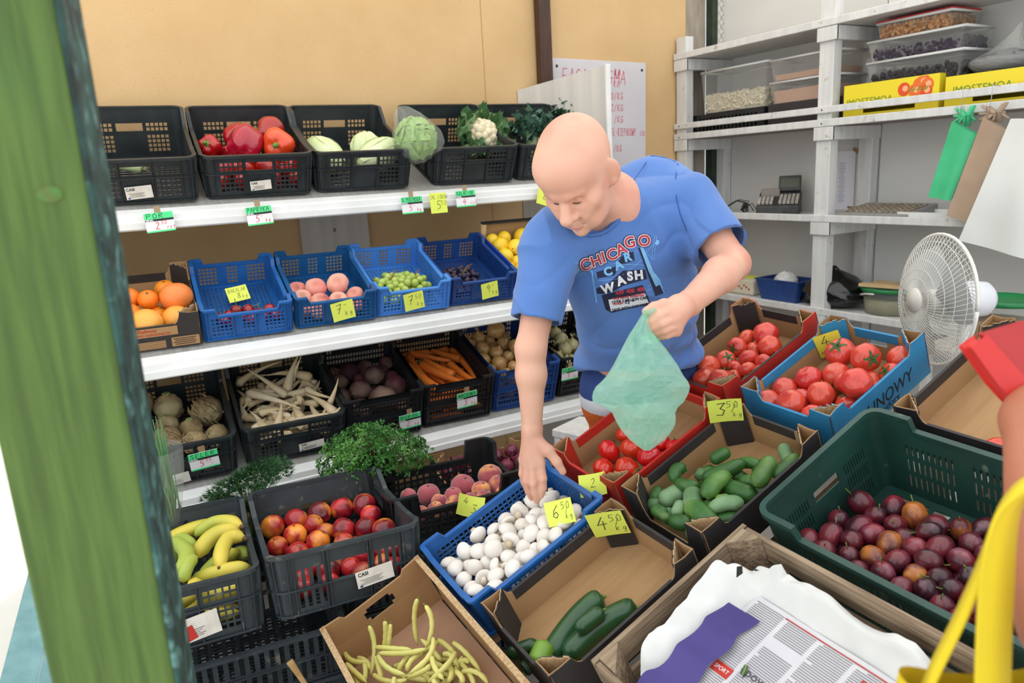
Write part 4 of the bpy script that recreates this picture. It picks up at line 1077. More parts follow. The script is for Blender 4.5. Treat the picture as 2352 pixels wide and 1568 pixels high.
dropl(LIMA, F_CEL, 'celeriac', 'knobbly celeriac root', 'celeriac', 'celeriac roots in the black crate', CEL, [(330, 928, 24, .07), (386, 935, 32, .07), (476, 944, 36, .075), (384, 978, 26, .075), (438, 990, 27, .08), (383, 1010, 34, .085), (450, 1013, 29, .08), (497, 1000, 27, .07)], .06, .052, 160, (('stalk_stub', CELT),),
     labels={0: 'celeriac half hidden by the green post', 1: 'smooth greenish celeriac at the back left', 2: 'largest celeriac with twisted roots at the back right', 3: 'small celeriac behind the rooty one', 4: 'smooth round celeriac in the middle', 5: 'celeriac covered in curly roots at the front left', 6: 'rooty celeriac right above the price tag', 7: 'pale celeriac at the front right'},
     rots={1: toward(F_CEL.to_3x3().inverted() @ Vector((0, -.1, 1))), 2: toward(F_CEL.to_3x3().inverted() @ Vector((.2, .8, -.2))), 5: toward(F_CEL.to_3x3().inverted() @ Vector((-.1, .9, -.3))), 4: toward(F_CEL.to_3x3().inverted() @ Vector((0, -.2, 1)))})
# ---- parsley roots
m_prt = mat('parsley_root_skin', 'e2d0b0', .75, 'd3b98e', 10, stretch=(1, 1, 1), bump=.3, bscale=60)
rootp = lambda t: (.55 + .45 * min(1, t / .06)) * (1 - t) ** 1.1 * .9 + .07
rng = random.Random(99); pg = 'parsley roots in the black crate'
spec = zoomed(300, 800, .2551, [])
PR = [((1640, 260), (1240, 250), 1150, 240), ]
def zr(x, y, h): return (300 + x * .2551, 800 + y * .2551, h)
roots = [((1630, 265, .125), (1400, 190, .15), (1230, 245, .14), .018), ((1050, 400, .12), (1300, 450, .15), (1530, 540, .14), .016), ((960, 330, .1), (1100, 190, .14), (1370, 115, .16), .014), ((1400, 430, .12), (1230, 290, .16), (1040, 180, .16), .014),
 ((1400, 390, .11), (1440, 200, .17), (1520, 40, .22), .018), ((1450, 300, .12), (1490, 180, .18), (1535, 70, .22), .010), ((1590, 360, .13), (1640, 420, .14), (1890, 460, .13), .013), ((1840, 590, .12), (1740, 470, .14), (1560, 400, .13), .017), ((1790, 500, .12), (1840, 400, .17), (1870, 270, .21), .011), ((1740, 650, .10), (1840, 600, .13), (1925, 490, .16), .013),
 ((1540, 640, .1), (1480, 540, .12), (1430, 450, .12), .016), ((1320, 710, .1), (1350, 600, .13), (1360, 490, .15), .016), ((1220, 750, .09), (1170, 640, .12), (1070, 560, .13), .014), ((1160, 590, .11), (1280, 540, .13), (1400, 545, .12), .013), ((1500, 470, .13), (1580, 440, .13), (1380, 560, .11), .019), ((1000, 480, .09), (1090, 470, .1), (990, 560, .09), .014), ((1170, 330, .09), (1220, 430, .1), (1340, 520, .09), .016), ((960, 290, .08), (1060, 260, .1), (1280, 230, .09), .014), ((1600, 240, .1), (1560, 330, .1), (1480, 400, .09), .016), ((1470, 720, .08), (1450, 600, .1), (1480, 540, .11), .016), ((1700, 640, .08), (1640, 560, .1), (1600, 470, .1), .015), ((1040, 640, .08), (1010, 560, .09), (980, 480, .09), .015), ((1180, 690, .07), (1280, 660, .09), (1400, 650, .08), .014), ((1560, 700, .07), (1640, 660, .09), (1760, 640, .09), .014)]
for i, (a, b, c_, r) in enumerate(roots):
    rod(F_PAR, 'parsley_root', 'parsley root in the heap', 'parsley root', pg, [zr(*a), zr(*b), zr(*c_)], r * 1.28, m_prt, 10, 14, rootp, kid=('crown', m_stemg, r * .4, .006))
    COL.objects[-1] if False else None
for i in range(74):
    x, y = rng.uniform(-.14, .14), rng.uniform(.04, .36); an = rng.uniform(0, 6.28); ln = rng.uniform(.06, .10); h = (.03, .055, .08, .1, .115)[i % 5]
    c0 = Vector((x, y, h)); d = Vector((math.cos(an), math.sin(an) * .8, rng.uniform(-.15, .15))) * ln
    cl = lambda v: Vector((max(-.155, min(.155, v.x)), max(.03, min(.44, v.y)), max(.02, v.z)))
    rod(F_PAR, 'parsley_root', 'parsley root in the heap', 'parsley root', pg, [tuple(F_PAR @ cl(c0 - d * .7)), tuple(F_PAR @ (cl(c0) + Vector((rng.uniform(-.01, .01), rng.uniform(-.01, .01), .006)))), tuple(F_PAR @ cl(c0 + d))], rng.uniform(.015, .022), m_prt, 8, 10, rootp, world=True)
# ---- beetroots
m_bee = mat('beet_skin', '3c1822', .75, '5a2832', 5, lo=.4, hi=.7, col3='7c6654', scale3=7, lo3=.44, hi3=.64, bump=.3, bscale=30, rnd=.2)
BEE = [blob('beet_body', m_bee, .034, 1.0 + .06 * k, 0, 0, 0, 0, .16, 1.8, 20, 14, tip=.25, seed=40 + k) for k in range(3)]
btl = MB().tube([(0, 0, -.034), (.002, .001, -.046), (.006, .004, -.06)], [.006, .003, .0008], 6).mesh('root_tail', m_bee)
bet = [(758, 844, 20), (805, 845, 23), (826, 842, 19), (866, 814, 16), (892, 837, 22), (860, 860, 23), (775, 875, 20), (821, 867, 14), (824, 897, 24), (792, 910, 19), (880, 917, 32), (912, 885, 24), (896, 867, 17), (830, 930, 15), (807, 944, 17), (838, 947, 15), (926, 919, 15), (924, 936, 15)]
dropl(LIMO, F_BEE, 'beetroot', 'dusty purple beetroot in the black crate', 'beetroot', 'beetroots in the black crate', BEE, [q + ((.105 if i in (10, 5, 8) else .09),) for i, q in enumerate(bet)], .08, .034, 130, (('root_tail', btl),), labels={10: 'largest reddish beetroot at the front of the crate', 5: 'big earthy beetroot in the middle of the crate'})
layer(F_BEE, 'beetroot', 'dusty purple beetroot in the black crate', 'beetroot', 'beetroots in the black crate', BEE, -.14, .14, .04, .34, .035, 4, 4, .034, 130, (), jit=.1, sc=(.7, .95))
# ---- carrots
m_car = mat('carrot_skin', 'e07a2a', .55, 'd66a1c', 12, bump=.3, bscale=40, rnd=.08)
m_crn = mat('carrot_crown', '8a6a3a', .8)
cprof = lambda t: (.80 + .2 * min(1, t / .03)) * (1 - .55 * t) * (1 if t < .9 else max(.12, math.sqrt(max(0, 1 - ((t - .9) / .1) ** 2))))
def zc(x, y, h): return (700 + x * .2721, 720 + y * .2721, h)
cars = [((1165, 255), (900, 240), .10, .014), ((1010, 280), (740, 305), .10, .013), ((1320, 385), (1060, 300), .115, .015), ((885, 335), (1245, 400), .12, .013), ((770, 335), (935, 480), .105, .013), ((880, 365), (1035, 550), .12, .013), ((1255, 520), (1000, 380), .135, .016), ((980, 430), (1345, 590), .13, .017), ((1125, 645), (795, 432), .135, .017), ((1220, 425), (1450, 580), .115, .015), ((1280, 300), (1480, 560), .105, .014), ((1010, 470), (1190, 600), .095, .013), ((1370, 590), (1140, 400), .095, .015), ((830, 340), (930, 470), .09, .013), ((900, 560), (960, 640), .08, .013), ((1240, 270), (1030, 320), .085, .013), ((1150, 610), (1250, 640), .085, .013), ((1180, 700), (1300, 690), .05, .013), ((1110, 700), (1000, 640), .06, .013), ((1190, 260), (1230, 280), .09, .012)]
for i, (a, b, h, r) in enumerate(cars):
    lab = {8: 'long carrot lying across the front left of the carrot heap', 6: 'thick carrot in the middle showing its cut crown', 7: 'long carrot pointing towards the price tag'}.get(i, 'orange carrot in the heap')
    rod(F_CAR, 'carrot', lab, 'carrot', 'carrots in the black crate', lim=(-.14, .14, .0, .42), pts=[zc(*a, h), zc(*b, h + (.008 if i % 2 else 0))], rad=r * 1.32, mats=m_car, n=12, seg=14, prof=cprof, bend=.03 * (-1) ** i, kid=('crown', m_crn, r * .75, .002))
for i in range(46):
    x, y = rng.uniform(-.07, .07), .04 + (i % 16) * .019
    h = (.022, .05, .078)[i // 16]
    rod(F_CAR, 'carrot', 'orange carrot in the heap', 'carrot', 'carrots in the black crate', [tuple(F_CAR @ Vector((x - .07, y, h))), tuple(F_CAR @ Vector((x + .07, y + rng.uniform(-.03, .03), h)))], .015, m_car, 10, 10, cprof, world=True)
# ---- onions
m_oni = mat('onion_skin', 'b98850', .35, 'cda468', 9, stretch=(4, 4, .5), col3='8d5f34', scale3=4, lo3=.55, hi3=.75, rnd=.12, coat=.15)
m_onw = mat('pale_onion_skin', 'c9bd84', .35, 'd8cfa0', 9, stretch=(4, 4, .5), rnd=.1)
def onion_mesh(nm, m, k):
    def fn(d):
        ph = math.atan2(d.y, d.x); s_ = math.hypot(d.x, d.y)
        z = d.z * .88 + (.5 * max(0, 1 - s_ * 3.2) ** 1.6 if d.z > 0 else 0)
        r = 1 + .015 * math.cos(9 * ph) + .05 * noise.noise(d * 2 + Vector((k, 0, 0)))
        return Vector((d.x * r, d.y * r, z)) * .033
    mb = MB().ball(fn, 20, 18)
    rg = random.Random(k)
    for q in range(7):
        a = rg.uniform(0, 6.28); mb.tube([(0, 0, .042), (math.cos(a) * .006, math.sin(a) * .006, .052), (math.cos(a) * .014, math.sin(a) * .014, .056 + rg.uniform(-.006, .006))], [.004, .003, .0006], 5, flat=.3)
    return mb.mesh(nm, m)
ONI = [onion_mesh('onion_body', m_oni, k) for k in range(3)]; ONW = [onion_mesh('onion_body', m_onw, k + 5) for k in range(2)]
ort = MB()
for k in range(9): ort.tube([(0, 0, -.028), (math.cos(k * .7) * .008, math.sin(k * .7) * .008, -.034)], [.0012, .0004], 4)
ORT = ort.mesh('root_tuft', mat('tuft', 'c8b48c', .9))
ons = [(1118, 744, 21, .15), (1054, 761, 15), (1088, 768, 17), (1146, 768, 14), (1118, 778, 15), (1073, 788, 16), (1103, 802, 18), (1138, 810, 17), (1160, 785, 18), (1173, 791, 16), (1167, 818, 14), (1100, 829, 18), (1149, 837, 20), (1115, 852, 15), (1160, 859, 15), (1179, 842, 15), (1128, 868, 14), (1210, 870, 15), (1195, 820, 15), (1215, 845, 16), (1240, 862, 15)]
dropl(LIMO, F_ONI, 'onion', 'brown onion in the blue crate', 'onion', 'onions in the blue crate', ONI, ons, .14, .033, 120, (('root_tuft', ORT),), labels={0: 'onion sitting highest on the heap with dry top upright'}, rots={0: toward((-.2, -.1, 1))})
layer(F_ONI, 'onion', 'brown onion in the blue crate', 'onion', 'onions in the blue crate', ONI, -.14, .14, .04, .36, .036, 4, 5, .033, 120, (), jit=.1, sc=(.75, .95))
layer(F_ONI, 'onion', 'brown onion in the blue crate', 'onion', 'onions in the blue crate', ONI, -.13, .13, .04, .36, .082, 4, 5, .033, 120, (), jit=.15, sc=(.75, .95), seed=9)
dropl(LIMO, F_WON, 'onion', 'pale onion in the black crate beside the man\'s arm', 'onion', 'pale onions in the black crate', ONW, [(1275, 765, 16), (1293, 781, 17), (1300, 800, 16), (1282, 822, 15), (1308, 790, 15), (1267, 830, 14), (1300, 830, 15), (1255, 812, 14)], .10, .033, 100, (('root_tuft', ORT),), labels={0: 'pale green-white onion highest in the black crate beside the man\'s arm'})
layer(F_WON, 'onion', 'pale onion in the black crate beside the man\'s arm', 'onion', 'pale onions in the black crate', ONW, -.14, .14, .04, .30, .045, 4, 4, .033, 120, (), jit=.1)
def thru(a, m, b): return tuple(2 * q - (p + r) / 2 for p, q, r in zip(a, m, b))
def hit_y(fr, x, y, Y):
    inv = fr.inverted(); o = inv @ CAM; d = inv.to_3x3() @ ray(x, y); return o + d * ((Y - o.y) / d.y)
# ---- bananas
m_ban = mat('banana_peel', 'e2c94e', .5, 'd6c24a', 5, col3='a8b84a', scale3=3.2, lo3=.45, hi3=.7, rnd=.05, bump=.03)
m_bang = mat('green_banana_peel', 'b7c256', .5, 'a0b248', 5, rnd=.05)
m_btip = mat('banana_tip', '4a3a26', .9, '6b563a', 30)
def zb(x, y, h): return (340 + x * .2985, 1100 + y * .2985, h)
bprof = lambda t: (.38 + .62 * min(1, t / .16) ** .8) * (1 if t < .86 else max(.22, 1 - ((t - .86) / .14) ** 2 * .8))
bl = ['banana on top pointing right with a dark tip', 'broad green-yellow banana in the middle of the crate', 'curved banana at the right rising above the crate edge', 'banana lying along the back of the crate', 'greenish curved banana at the left', 'short greenish banana behind the curved one', 'green banana under the brown stem', 'yellow banana along the front edge', 'ripe banana seen through the handle hole', 'banana low at the front behind the mesh', 'green banana at the far left by the post', 'banana low in the middle', 'banana low at the right']
bs_ = [((800, 345), (560, 318), (362, 440), .15, .017, 0), ((735, 395), (520, 430), (375, 600), .135, .02, 0), ((890, 420), (640, 470), (555, 690), .15, .018, 0), ((520, 290), (320, 325), (90, 380), .13, .018, 0), ((160, 470), (300, 590), (170, 780), .14, .018, 1), ((210, 430), (310, 480), (330, 560), .12, .016, 1), ((360, 600), (300, 680), (270, 790), .14, .014, 1), ((820, 672), (560, 712), (330, 800), .11, .017, 0), ((350, 790), (340, 900), (210, 960), .10, .018, 0), ((820, 800), (600, 860), (370, 950), .07, .018, 0), ((140, 520), (190, 570), (150, 640), .12, .016, 1), ((700, 560), (540, 640), (430, 760), .075, .019, 0), ((790, 600), (720, 560), (640, 640), .06, .017, 1), ]
for i, (a, m_, b, h, r, gr) in enumerate(bs_):
    A, Mm, Bb = zb(*a, h + .012), zb(*m_, h + .016), zb(*b, h - .012)
    o = rod(F_BAN, 'banana', bl[i], 'banana', 'bananas in the front crate', [A, thru(A, Mm, Bb), Bb], r * 1.18, m_bang if gr else m_ban, 7, 16, bprof, lim=(-.20, .20, .0, .47), kid=('stem', m_btip, r * .42, .012))
    q = o.data.vertices[-4].co; k = MB().ball(lambda d: Vector((0, 0, 0)) + q + d * r * .28, 8, 6).obj('tip', m_btip, o)
for j in range(5):
    p = [F_BAN @ Vector((-.14 + .0 * j, .06 + .035 * j, .035)), F_BAN @ Vector((.0, .10 + .035 * j, .045)), F_BAN @ Vector((.14, .06 + .035 * j, .035))]
    rod(F_BAN, 'banana', 'banana in the bottom layer behind the crate mesh', 'banana', 'bananas in the front crate', [tuple(v) for v in p], .018, m_ban, 7, 12, bprof, world=True)
# ---- nectarines and peaches
m_nec = mat('nectarine_skin', '6a1020', .3, 'b8242a', 3, lo=.38, hi=.58, col3='ee9236', scale3=2.4, lo3=.52, hi3=.66, rnd=.3, coat=.3, coords='Object')
MATS['nectarine_skin'].node_tree.nodes  # keep
for nn in MATS['nectarine_skin'].node_tree.nodes:
    if nn.type == 'TEX_NOISE': nn.inputs['Scale'].default_value *= 6
NEC = [blob('nectarine_body', m_nec, .033, .98, .16, .05, 0, 0, .03, 2, 22, 16, crease=.05, seed=50 + k, wr=.28) for k in range(2)]
nd = MB().ball(lambda d: Vector((d.x * .003, d.y * .003, .0285 + d.z * .002)), 8, 6).mesh('stem_scar', m_stemb)
nl = [(616, 1184, 27), (674, 1186, 27), (728, 1177, 26), (779, 1169, 27), (833, 1160, 27), (852, 1184, 25), (719, 1201, 23), (685, 1222, 27), (736, 1226, 24), (788, 1220, 28), (842, 1218, 26), (880, 1226, 29), (730, 1244, 27), (646, 1254, 25), (687, 1271, 28), (796, 1248, 24), (839, 1272, 28, .045), (756, 1310, 28, .04), (715, 1300, 26, .04), (899, 1262, 24, .05), (690, 1330, 25, .035), (905, 1300, 24, .04)]
dropl(LIMA, F_NEC, 'nectarine', 'glossy red nectarine in the dusty black crate', 'nectarine', 'nectarines in the front crate', NEC, [q if len(q) > 3 else q + (max(.05, .105 - (q[1] - 1160) / 110 * .05),) for q in nl], .052, .033, 70, (('stem_scar', nd),),
     labels={0: 'red and yellow nectarine alone at the left of its crate', 7: 'darkest plum-coloured nectarine in the middle of its crate', 13: 'orange nectarine at the front left corner', 4: 'nectarine farthest back on the right of its crate'})
m_pch = mat('peach_skin', '8d3c4a', .8, 'b4525a', 3, lo=.35, hi=.65, col3='ea9a56', scale3=2, lo3=.52, hi3=.64, rnd=.12, sheen=.5)
for nn in MATS['peach_skin'].node_tree.nodes:
    if nn.type == 'TEX_NOISE': nn.inputs['Scale'].default_value *= 6
PCH = [blob('peach_body', m_pch, .034, .96, .2, .05, 0, 0, .03, 2, 22, 16, crease=.07, seed=55 + k, wr=.3) for k in range(2)]
dropl((-.218,.218,.012,.298), F_PCH, 'peach', 'fuzzy pinkish peach in the low black crate', 'peach', 'peaches in the low black crate', PCH, [(938, 1139, 19), (986, 1137, 27), (1036, 1146, 22), (1027, 1157, 20), (1073, 1119, 29), (1134, 1097, 29), (1143, 1124, 29), (1109, 1139, 23), (1165, 1137, 16), (1062, 1172, 22), (1024, 1192, 20), (1095, 1165, 20), (985, 1195, 19), (1125, 1160, 20)], .075, .034, 60, (('stem_scar', nd),),
     labels={5: 'brightest red-orange peach at the back of the crate', 1: 'dark dusky peach at the left of the crate', 4: 'peach with its stem hollow facing up in the middle'})
layer(F_NEC, 'nectarine', 'glossy red nectarine in the dusty black crate', 'nectarine', 'nectarines in the front crate', NEC, -.16, .16, .06, .44, .036, 4, 5, .033, 90, (), jit=.1)
# ---- mushrooms
m_mus = mat('mushroom_cap', 'ece6e0', .6, 'e0d6cc', 10, rnd=.05, sss=.15)
m_mst = mat('mushroom_stem', 'e4dacb', .7, 'cbb594', 20)
cap = MB(); cap.lathe([(0, .62), (.35, .58), (.7, .40), (.93, .12), (1, -.12), (.93, -.30), (.72, -.34), (.45, -.24), (.2, -.2)], 18); cap.v = [tuple(Vector(v) * .021) for v in cap.v]; CAP = cap.mesh('mushroom_cap', m_mus)
cap = MB(); cap.lathe([(0, .72), (.4, .66), (.75, .45), (.95, .15), (.98, -.15), (.85, -.36), (.6, -.40), (.3, -.36)], 18); cap.v = [tuple(Vector((v[0] * 1.06, v[1] * .95, v[2])) * .021) for v in cap.v]; CAP2 = cap.mesh('mushroom_cap', m_mus)
stm = MB(); stm.lathe([(0, -.2), (.38, -.2), (.33, -.6), (.36, -.85), (.30, -.98), (0, -1.0)], 12); stm.v = [tuple(Vector(v) * .021) for v in stm.v]; STM = stm.mesh('mushroom_stem', m_mst)
mz = [(1205, 715), (1160, 760), (1275, 755), (1230, 815), (1075, 815), (1165, 860), (1330, 690), (965, 875), (840, 915), (1100, 925), (1190, 920), (1265, 935), (1365, 890), (1425, 865), (1470, 920), (1030, 975), (915, 995), (1285, 1005), (1380, 990), (1480, 1000), (1580, 830), (1645, 850), (1605, 895), (1545, 930), (1185, 1025), (1115, 1010), (960, 1080), (1065, 1075), (710, 1080), (835, 1050), (610, 1155), (970, 1160), (1135, 1135), (1240, 1115), (1360, 1060), (1310, 1140), (860, 1130), (760, 1185), (690, 1255), (880, 1270), (990, 1265), (1110, 1250), (1215, 1205), (765, 1320), (1005, 1325), (1120, 1290), (765, 1400), (880, 1335), (1045, 1195), (640, 1210), (1330, 800), (1330, 960), (1520, 870), (700, 1160)]
mz = zoomed(860, 960, .2934, [(x, y, 66 + (x * 7 + y * 13) % 14) for x, y in mz])
ml = {6: 'mushroom propped up behind the 6.50 note', 7: 'largest mushroom cap at the upper left of the heap', 47: 'mushroom at the front showing its cut stem', 30: 'mushroom farthest left in the blue crate'}
dropl((-.2,.2,-.142,.142), F_MUS, 'mushroom', 'white button mushroom in the heap', 'mushroom', 'mushrooms in the blue crate', [CAP, CAP2], mz, .075, .021, 115, (('stem', STM),), labels=ml, seed=4)
layer(F_MUS, 'mushroom', 'white button mushroom in the heap', 'mushroom', 'mushrooms in the blue crate', [CAP, CAP2], -.19, .17, -.13, .12, .042, 8, 6, .021, 150, (('stem', STM),), jit=.2, sc=(.9, 1.1))
layer(F_MUS, 'mushroom', 'white button mushroom in the heap', 'mushroom', 'mushrooms in the blue crate', [CAP, CAP2], -.17, .19, -.12, .13, .022, 7, 5, .021, 150, (), jit=.2, sc=(.8, .9), seed=8)
# ---- tomatoes
m_tom = mat('tomato_skin', 'cf2414', .22, 'd8371c', 3, coat=.5, hue=.006, rnd=.07)
m_tomp = mat('raspberry_tomato_skin', 'd23a2c', .24, 'dc5038', 4, coat=.45, hue=.006, rnd=.07)
TOM = [blob('tomato_body', m_tom, .035, .84, .15, .05, 5 + k, .02, .03, 2, 26, 16, seed=70 + k, wr=.3) for k in range(3)]
CAL = calyx_mesh('tomato_calyx', m_leafg, .035, 5, -.22, .22)
dropl(LIMT, F_RED, 'tomato', 'shiny red tomato in the red-edged tray', 'tomato', 'tomatoes in the red-edged tray', TOM, [(1436, 997, 22), (1400, 1036, 28), (1449, 1031, 26), (1387, 1077, 27), (1445, 1078, 30), (1500, 1051, 30), (1549, 1026, 24), (1522, 1018, 22), (1478, 1097, 28), (1409, 1117, 26), (1530, 1062, 20)], .045, .035, 75, (('calyx', CAL),), .35, labels={3: 'tomato at the left corner of the red-edged tray', 6: 'tomato against the black edge right of the bag'})
TOR = dropl(LIMT, F_BLU, 'tomato', 'large pinkish-red tomato in the blue tray', 'tomato', 'tomatoes in the blue tray', TOM, [(1927, 823, 35, .075), (1992, 844, 35, .07), (2058, 837, 31, .06), (1918, 861, 33, .06), (1858, 875, 31, .06), (1953, 878, 32, .065), (2068, 863, 29, .05), (1989, 904, 36, .08), (1813, 895, 29, .055), (1822, 913, 33, .06), (1880, 913, 31, .065), (1940, 921, 28, .06), (1757, 926, 30, .06), (1809, 940, 34, .07), (1871, 948, 28, .06), (1908, 938, 25, .05), (2023, 884, 20, .045), (1900, 900, 28, .04), (2010, 870, 28, .04)], .05, .035, 60, (('calyx', CAL),), .6,
     labels={0: 'large tomato with its green calyx up beside the yellow note', 7: 'biggest tomato at the blue tray\'s front edge with calyx showing', 10: 'tomato with yellowish shoulder in the middle of the blue tray', 12: 'tomato at the left corner of the blue tray', 2: 'tomato farthest right in the blue tray'},
     rots={0: toward((-.3, -.1, .9)), 7: toward((-.6, -.5, .7)), 1: toward((-.3, -.9, .3)), 10: toward((-.5, -.3, .5))})
for o in TOR: setmat(o, m_tomp)
TOK = dropl(LIMT, F_BLK, 'tomato', 'round red tomato in the tray beside the man\'s hip', 'tomato', 'tomatoes in the tray beside the man', TOM, [(1761, 773, 28, .07), (1713, 778, 20, .06), (1694, 802, 23, .06), (1733, 802, 19, .05), (1773, 799, 25, .06), (1668, 825, 22, .055), (1720, 826, 22, .055), (1759, 832, 21, .05), (1799, 823, 22, .05), (1633, 842, 25, .06), (1690, 847, 18, .045), (1723, 852, 20, .05), (1688, 861, 17, .045), (1757, 861, 20, .05), (1612, 868, 26, .06), (1657, 870, 28, .07), (1723, 877, 18, .05), (1585, 878, 20, .05)], .05, .033, 75, (('calyx', CAL),), .4,
     labels={0: 'largest tomato at the far end of the tray beside the man', 14: 'tomato next to the plastic bag in the tray beside the man'})
for o in TOK: setmat(o, m_tomp)
drop(F_EMP, 'tomato', 'single dark red tomato left in the nearly empty tray', 'tomato', None, TOM, [(2292, 1035, 34, .04)], .04, .035, 50, (('calyx', CAL),), 0)
# ---- gherkins
m_ghe = mat('gherkin_skin', '3f6f2e', .45, '2f5a24', 9, col3='8fb058', scale3=7, lo3=.5, hi3=.8, bump=.5, bscale=70, rnd=.2, coat=.1)
m_ghd = mat('dusty_gherkin_skin', '5d8450', .6, '8fae84', 9, col3='3a6430', scale3=5, lo3=.5, hi3=.75, bump=.5, bscale=70, rnd=.12)
def zg(x, y, h): return (1260 + x * .2891, 860 + y * .2891, h)
gh = [((1285, 690), None, (1440, 600), .06, 55, 0), ((1100, 760), (975, 740), (1000, 860), .085, 55, 0), ((1010, 850), (1100, 880), (1200, 880), .08, 50, 0), ((1215, 830), (1380, 770), (1575, 690), .07, 58, 0), ((1490, 720), (1600, 700), (1695, 745), .05, 48, 0), ((1270, 990), (1310, 870), (1450, 790), .09, 72, 0), ((790, 850), None, (780, 1110), .085, 68, 1), ((880, 1020), None, (1075, 910), .07, 75, 1), ((1145, 910), None, (1145, 1070), .085, 75, 1), ((970, 1170), None, (950, 1080), .05, 60, 1), ((1400, 890), None, (1720, 1010), .09, 75, 0), ((1500, 850), None, (1750, 850), .065, 55, 0), ((1620, 790), None, (1750, 730), .055, 45, 0), ((1780, 660), None, (1800, 960), .10, 72, 0), ((1860, 560), None, (1920, 720), .07, 55, 1), ((2020, 650), None, (1870, 860), .085, 55, 0), ((1100, 1060), (1230, 1120), (1370, 1290), .12, 88, 0), ((1260, 1090), (1450, 1030), (1640, 1100), .09, 58, 1), ((1290, 1160), None, (1610, 1170), .07, 58, 0), ((870, 1240), (1000, 1220), (1110, 1180), .09, 62, 0), ((730, 1145), None, (890, 1210), .075, 42, 0), ((1060, 1270), None, (1220, 1250), .115, 78, 1), ((1250, 1090), None, (1290, 1010), .07, 48, 0), ((1010, 1120), None, (1060, 1010), .06, 50, 1), ((1230, 760), None, (1190, 830), .04, 50, 1), ((830, 1010), None, (880, 900), .05, 55, 0), ((860, 1180), None, (830, 1060), .055, 55, 0), ((1460, 820), None, (1560, 800), .045, 50, 0), ((1640, 920), None, (1760, 960), .05, 50, 1), ((1320, 1010), None, (1450, 990), .05, 50, 0), ((1450, 1200), None, (1500, 1150), .08, 40, 1)]
gl = {0: 'small gherkin lying apart at the back of the tray', 1: 'hooked curly gherkin at the left of the heap', 6: 'upright gherkin at the left edge of the tray', 16: 'large smooth gherkin lying across the front', 21: 'round gherkin seen end-on at the front', 13: 'gherkin standing up against the right edge', 10: 'darkest gherkin in the middle right of the heap'}
for i, (a, m_, b, h, r, d_) in enumerate(gh):
    yv = max(a[1], b[1]); h = max(.03, h - .005) if yv < 1000 else (.05 + .012 * (i % 3))
    pts = [zg(*a, h), zg(*b, h)]
    if m_: pts = [pts[0], thru(pts[0], zg(*m_, h + .01), pts[1]), pts[1]]
    rr = r * .2891 * 2.0 / FPX * .93
    o = rod(F_GHE, 'gherkin', gl.get(i, 'green gherkin in the heap'), 'gherkin', 'gherkins in the tray', pts, rr, m_ghd if d_ else m_ghe, 14, 14, rnd_ends(.3, 2.0), lim=(-.198, .19, -.136, .136), kid=('stem_end', m_leafg, rr * .22, .002))
layer_rng = random.Random(3)
for i in range(12):
    x, y = layer_rng.uniform(-.14, .08), layer_rng.uniform(-.11, .11); an = layer_rng.uniform(0, 6.28)
    d = Vector((math.cos(an) * .035, math.sin(an) * .02, 0)); c0 = Vector((x, y, .026))
    rod(F_GHE, 'gherkin', 'green gherkin in the heap', 'gherkin', 'gherkins in the tray', [tuple(F_GHE @ (c0 - d)), tuple(F_GHE @ (c0 + d))], .018, m_ghe, 10, 8, rnd_ends(.3), world=True)
# ---- long cucumbers
m_cuc = mat('cucumber_skin', '24512a', .35, '1c4222', 8, stretch=(1, 1, 1), col3='4f7a3c', scale3=5, lo3=.6, hi3=.8, bump=.2, bscale=50, coat=.25)
m_cuy = mat('yellow_green_cucumber', '5f8c2c', .4, '7fa03a', 6, bump=.3, bscale=60)
def zk(x, y, h): return (700 + x * .3401, 1200 + y * .3401, h)
for a, m_, b, h, r, mm, lab in (((2020, 500), (1830, 660), (1640, 940), .035, .027, m_cuc, 'long dark cucumber lying at the back of the tray'), ((2020, 590), None, (1830, 730), .075, .019, m_cuc, 'short knobbly cucumber lying on the long one'), ((2250, 575), (2010, 690), (1750, 930), .035, .028, m_cuc, 'long dark cucumber nearest the wooden crate'), ((1580, 815), None, (1370, 890), .028, .018, m_cuc, 'cucumber half hidden at the left corner of the tray'), ((1630, 810), None, (1560, 980), .06, .024, m_cuy, 'yellow-green stubby cucumber standing at the front corner'), ((1540, 940), None, (1470, 1000), .02, .018, m_cuc, 'cucumber tip at the very front of the tray')):
    pts = [zk(*a, h), zk(*b, h)]
    if m_: pts = [pts[0], thru(pts[0], zk(*m_, h), pts[1]), pts[1]]
    rod(F_CUC, 'cucumber', lab, 'cucumber', 'cucumbers in the tray', pts, r, mm, 16, 20, rnd_ends(.14 if m_ else .25), kid=('stem_end', m_stemg, r * .2, .006))
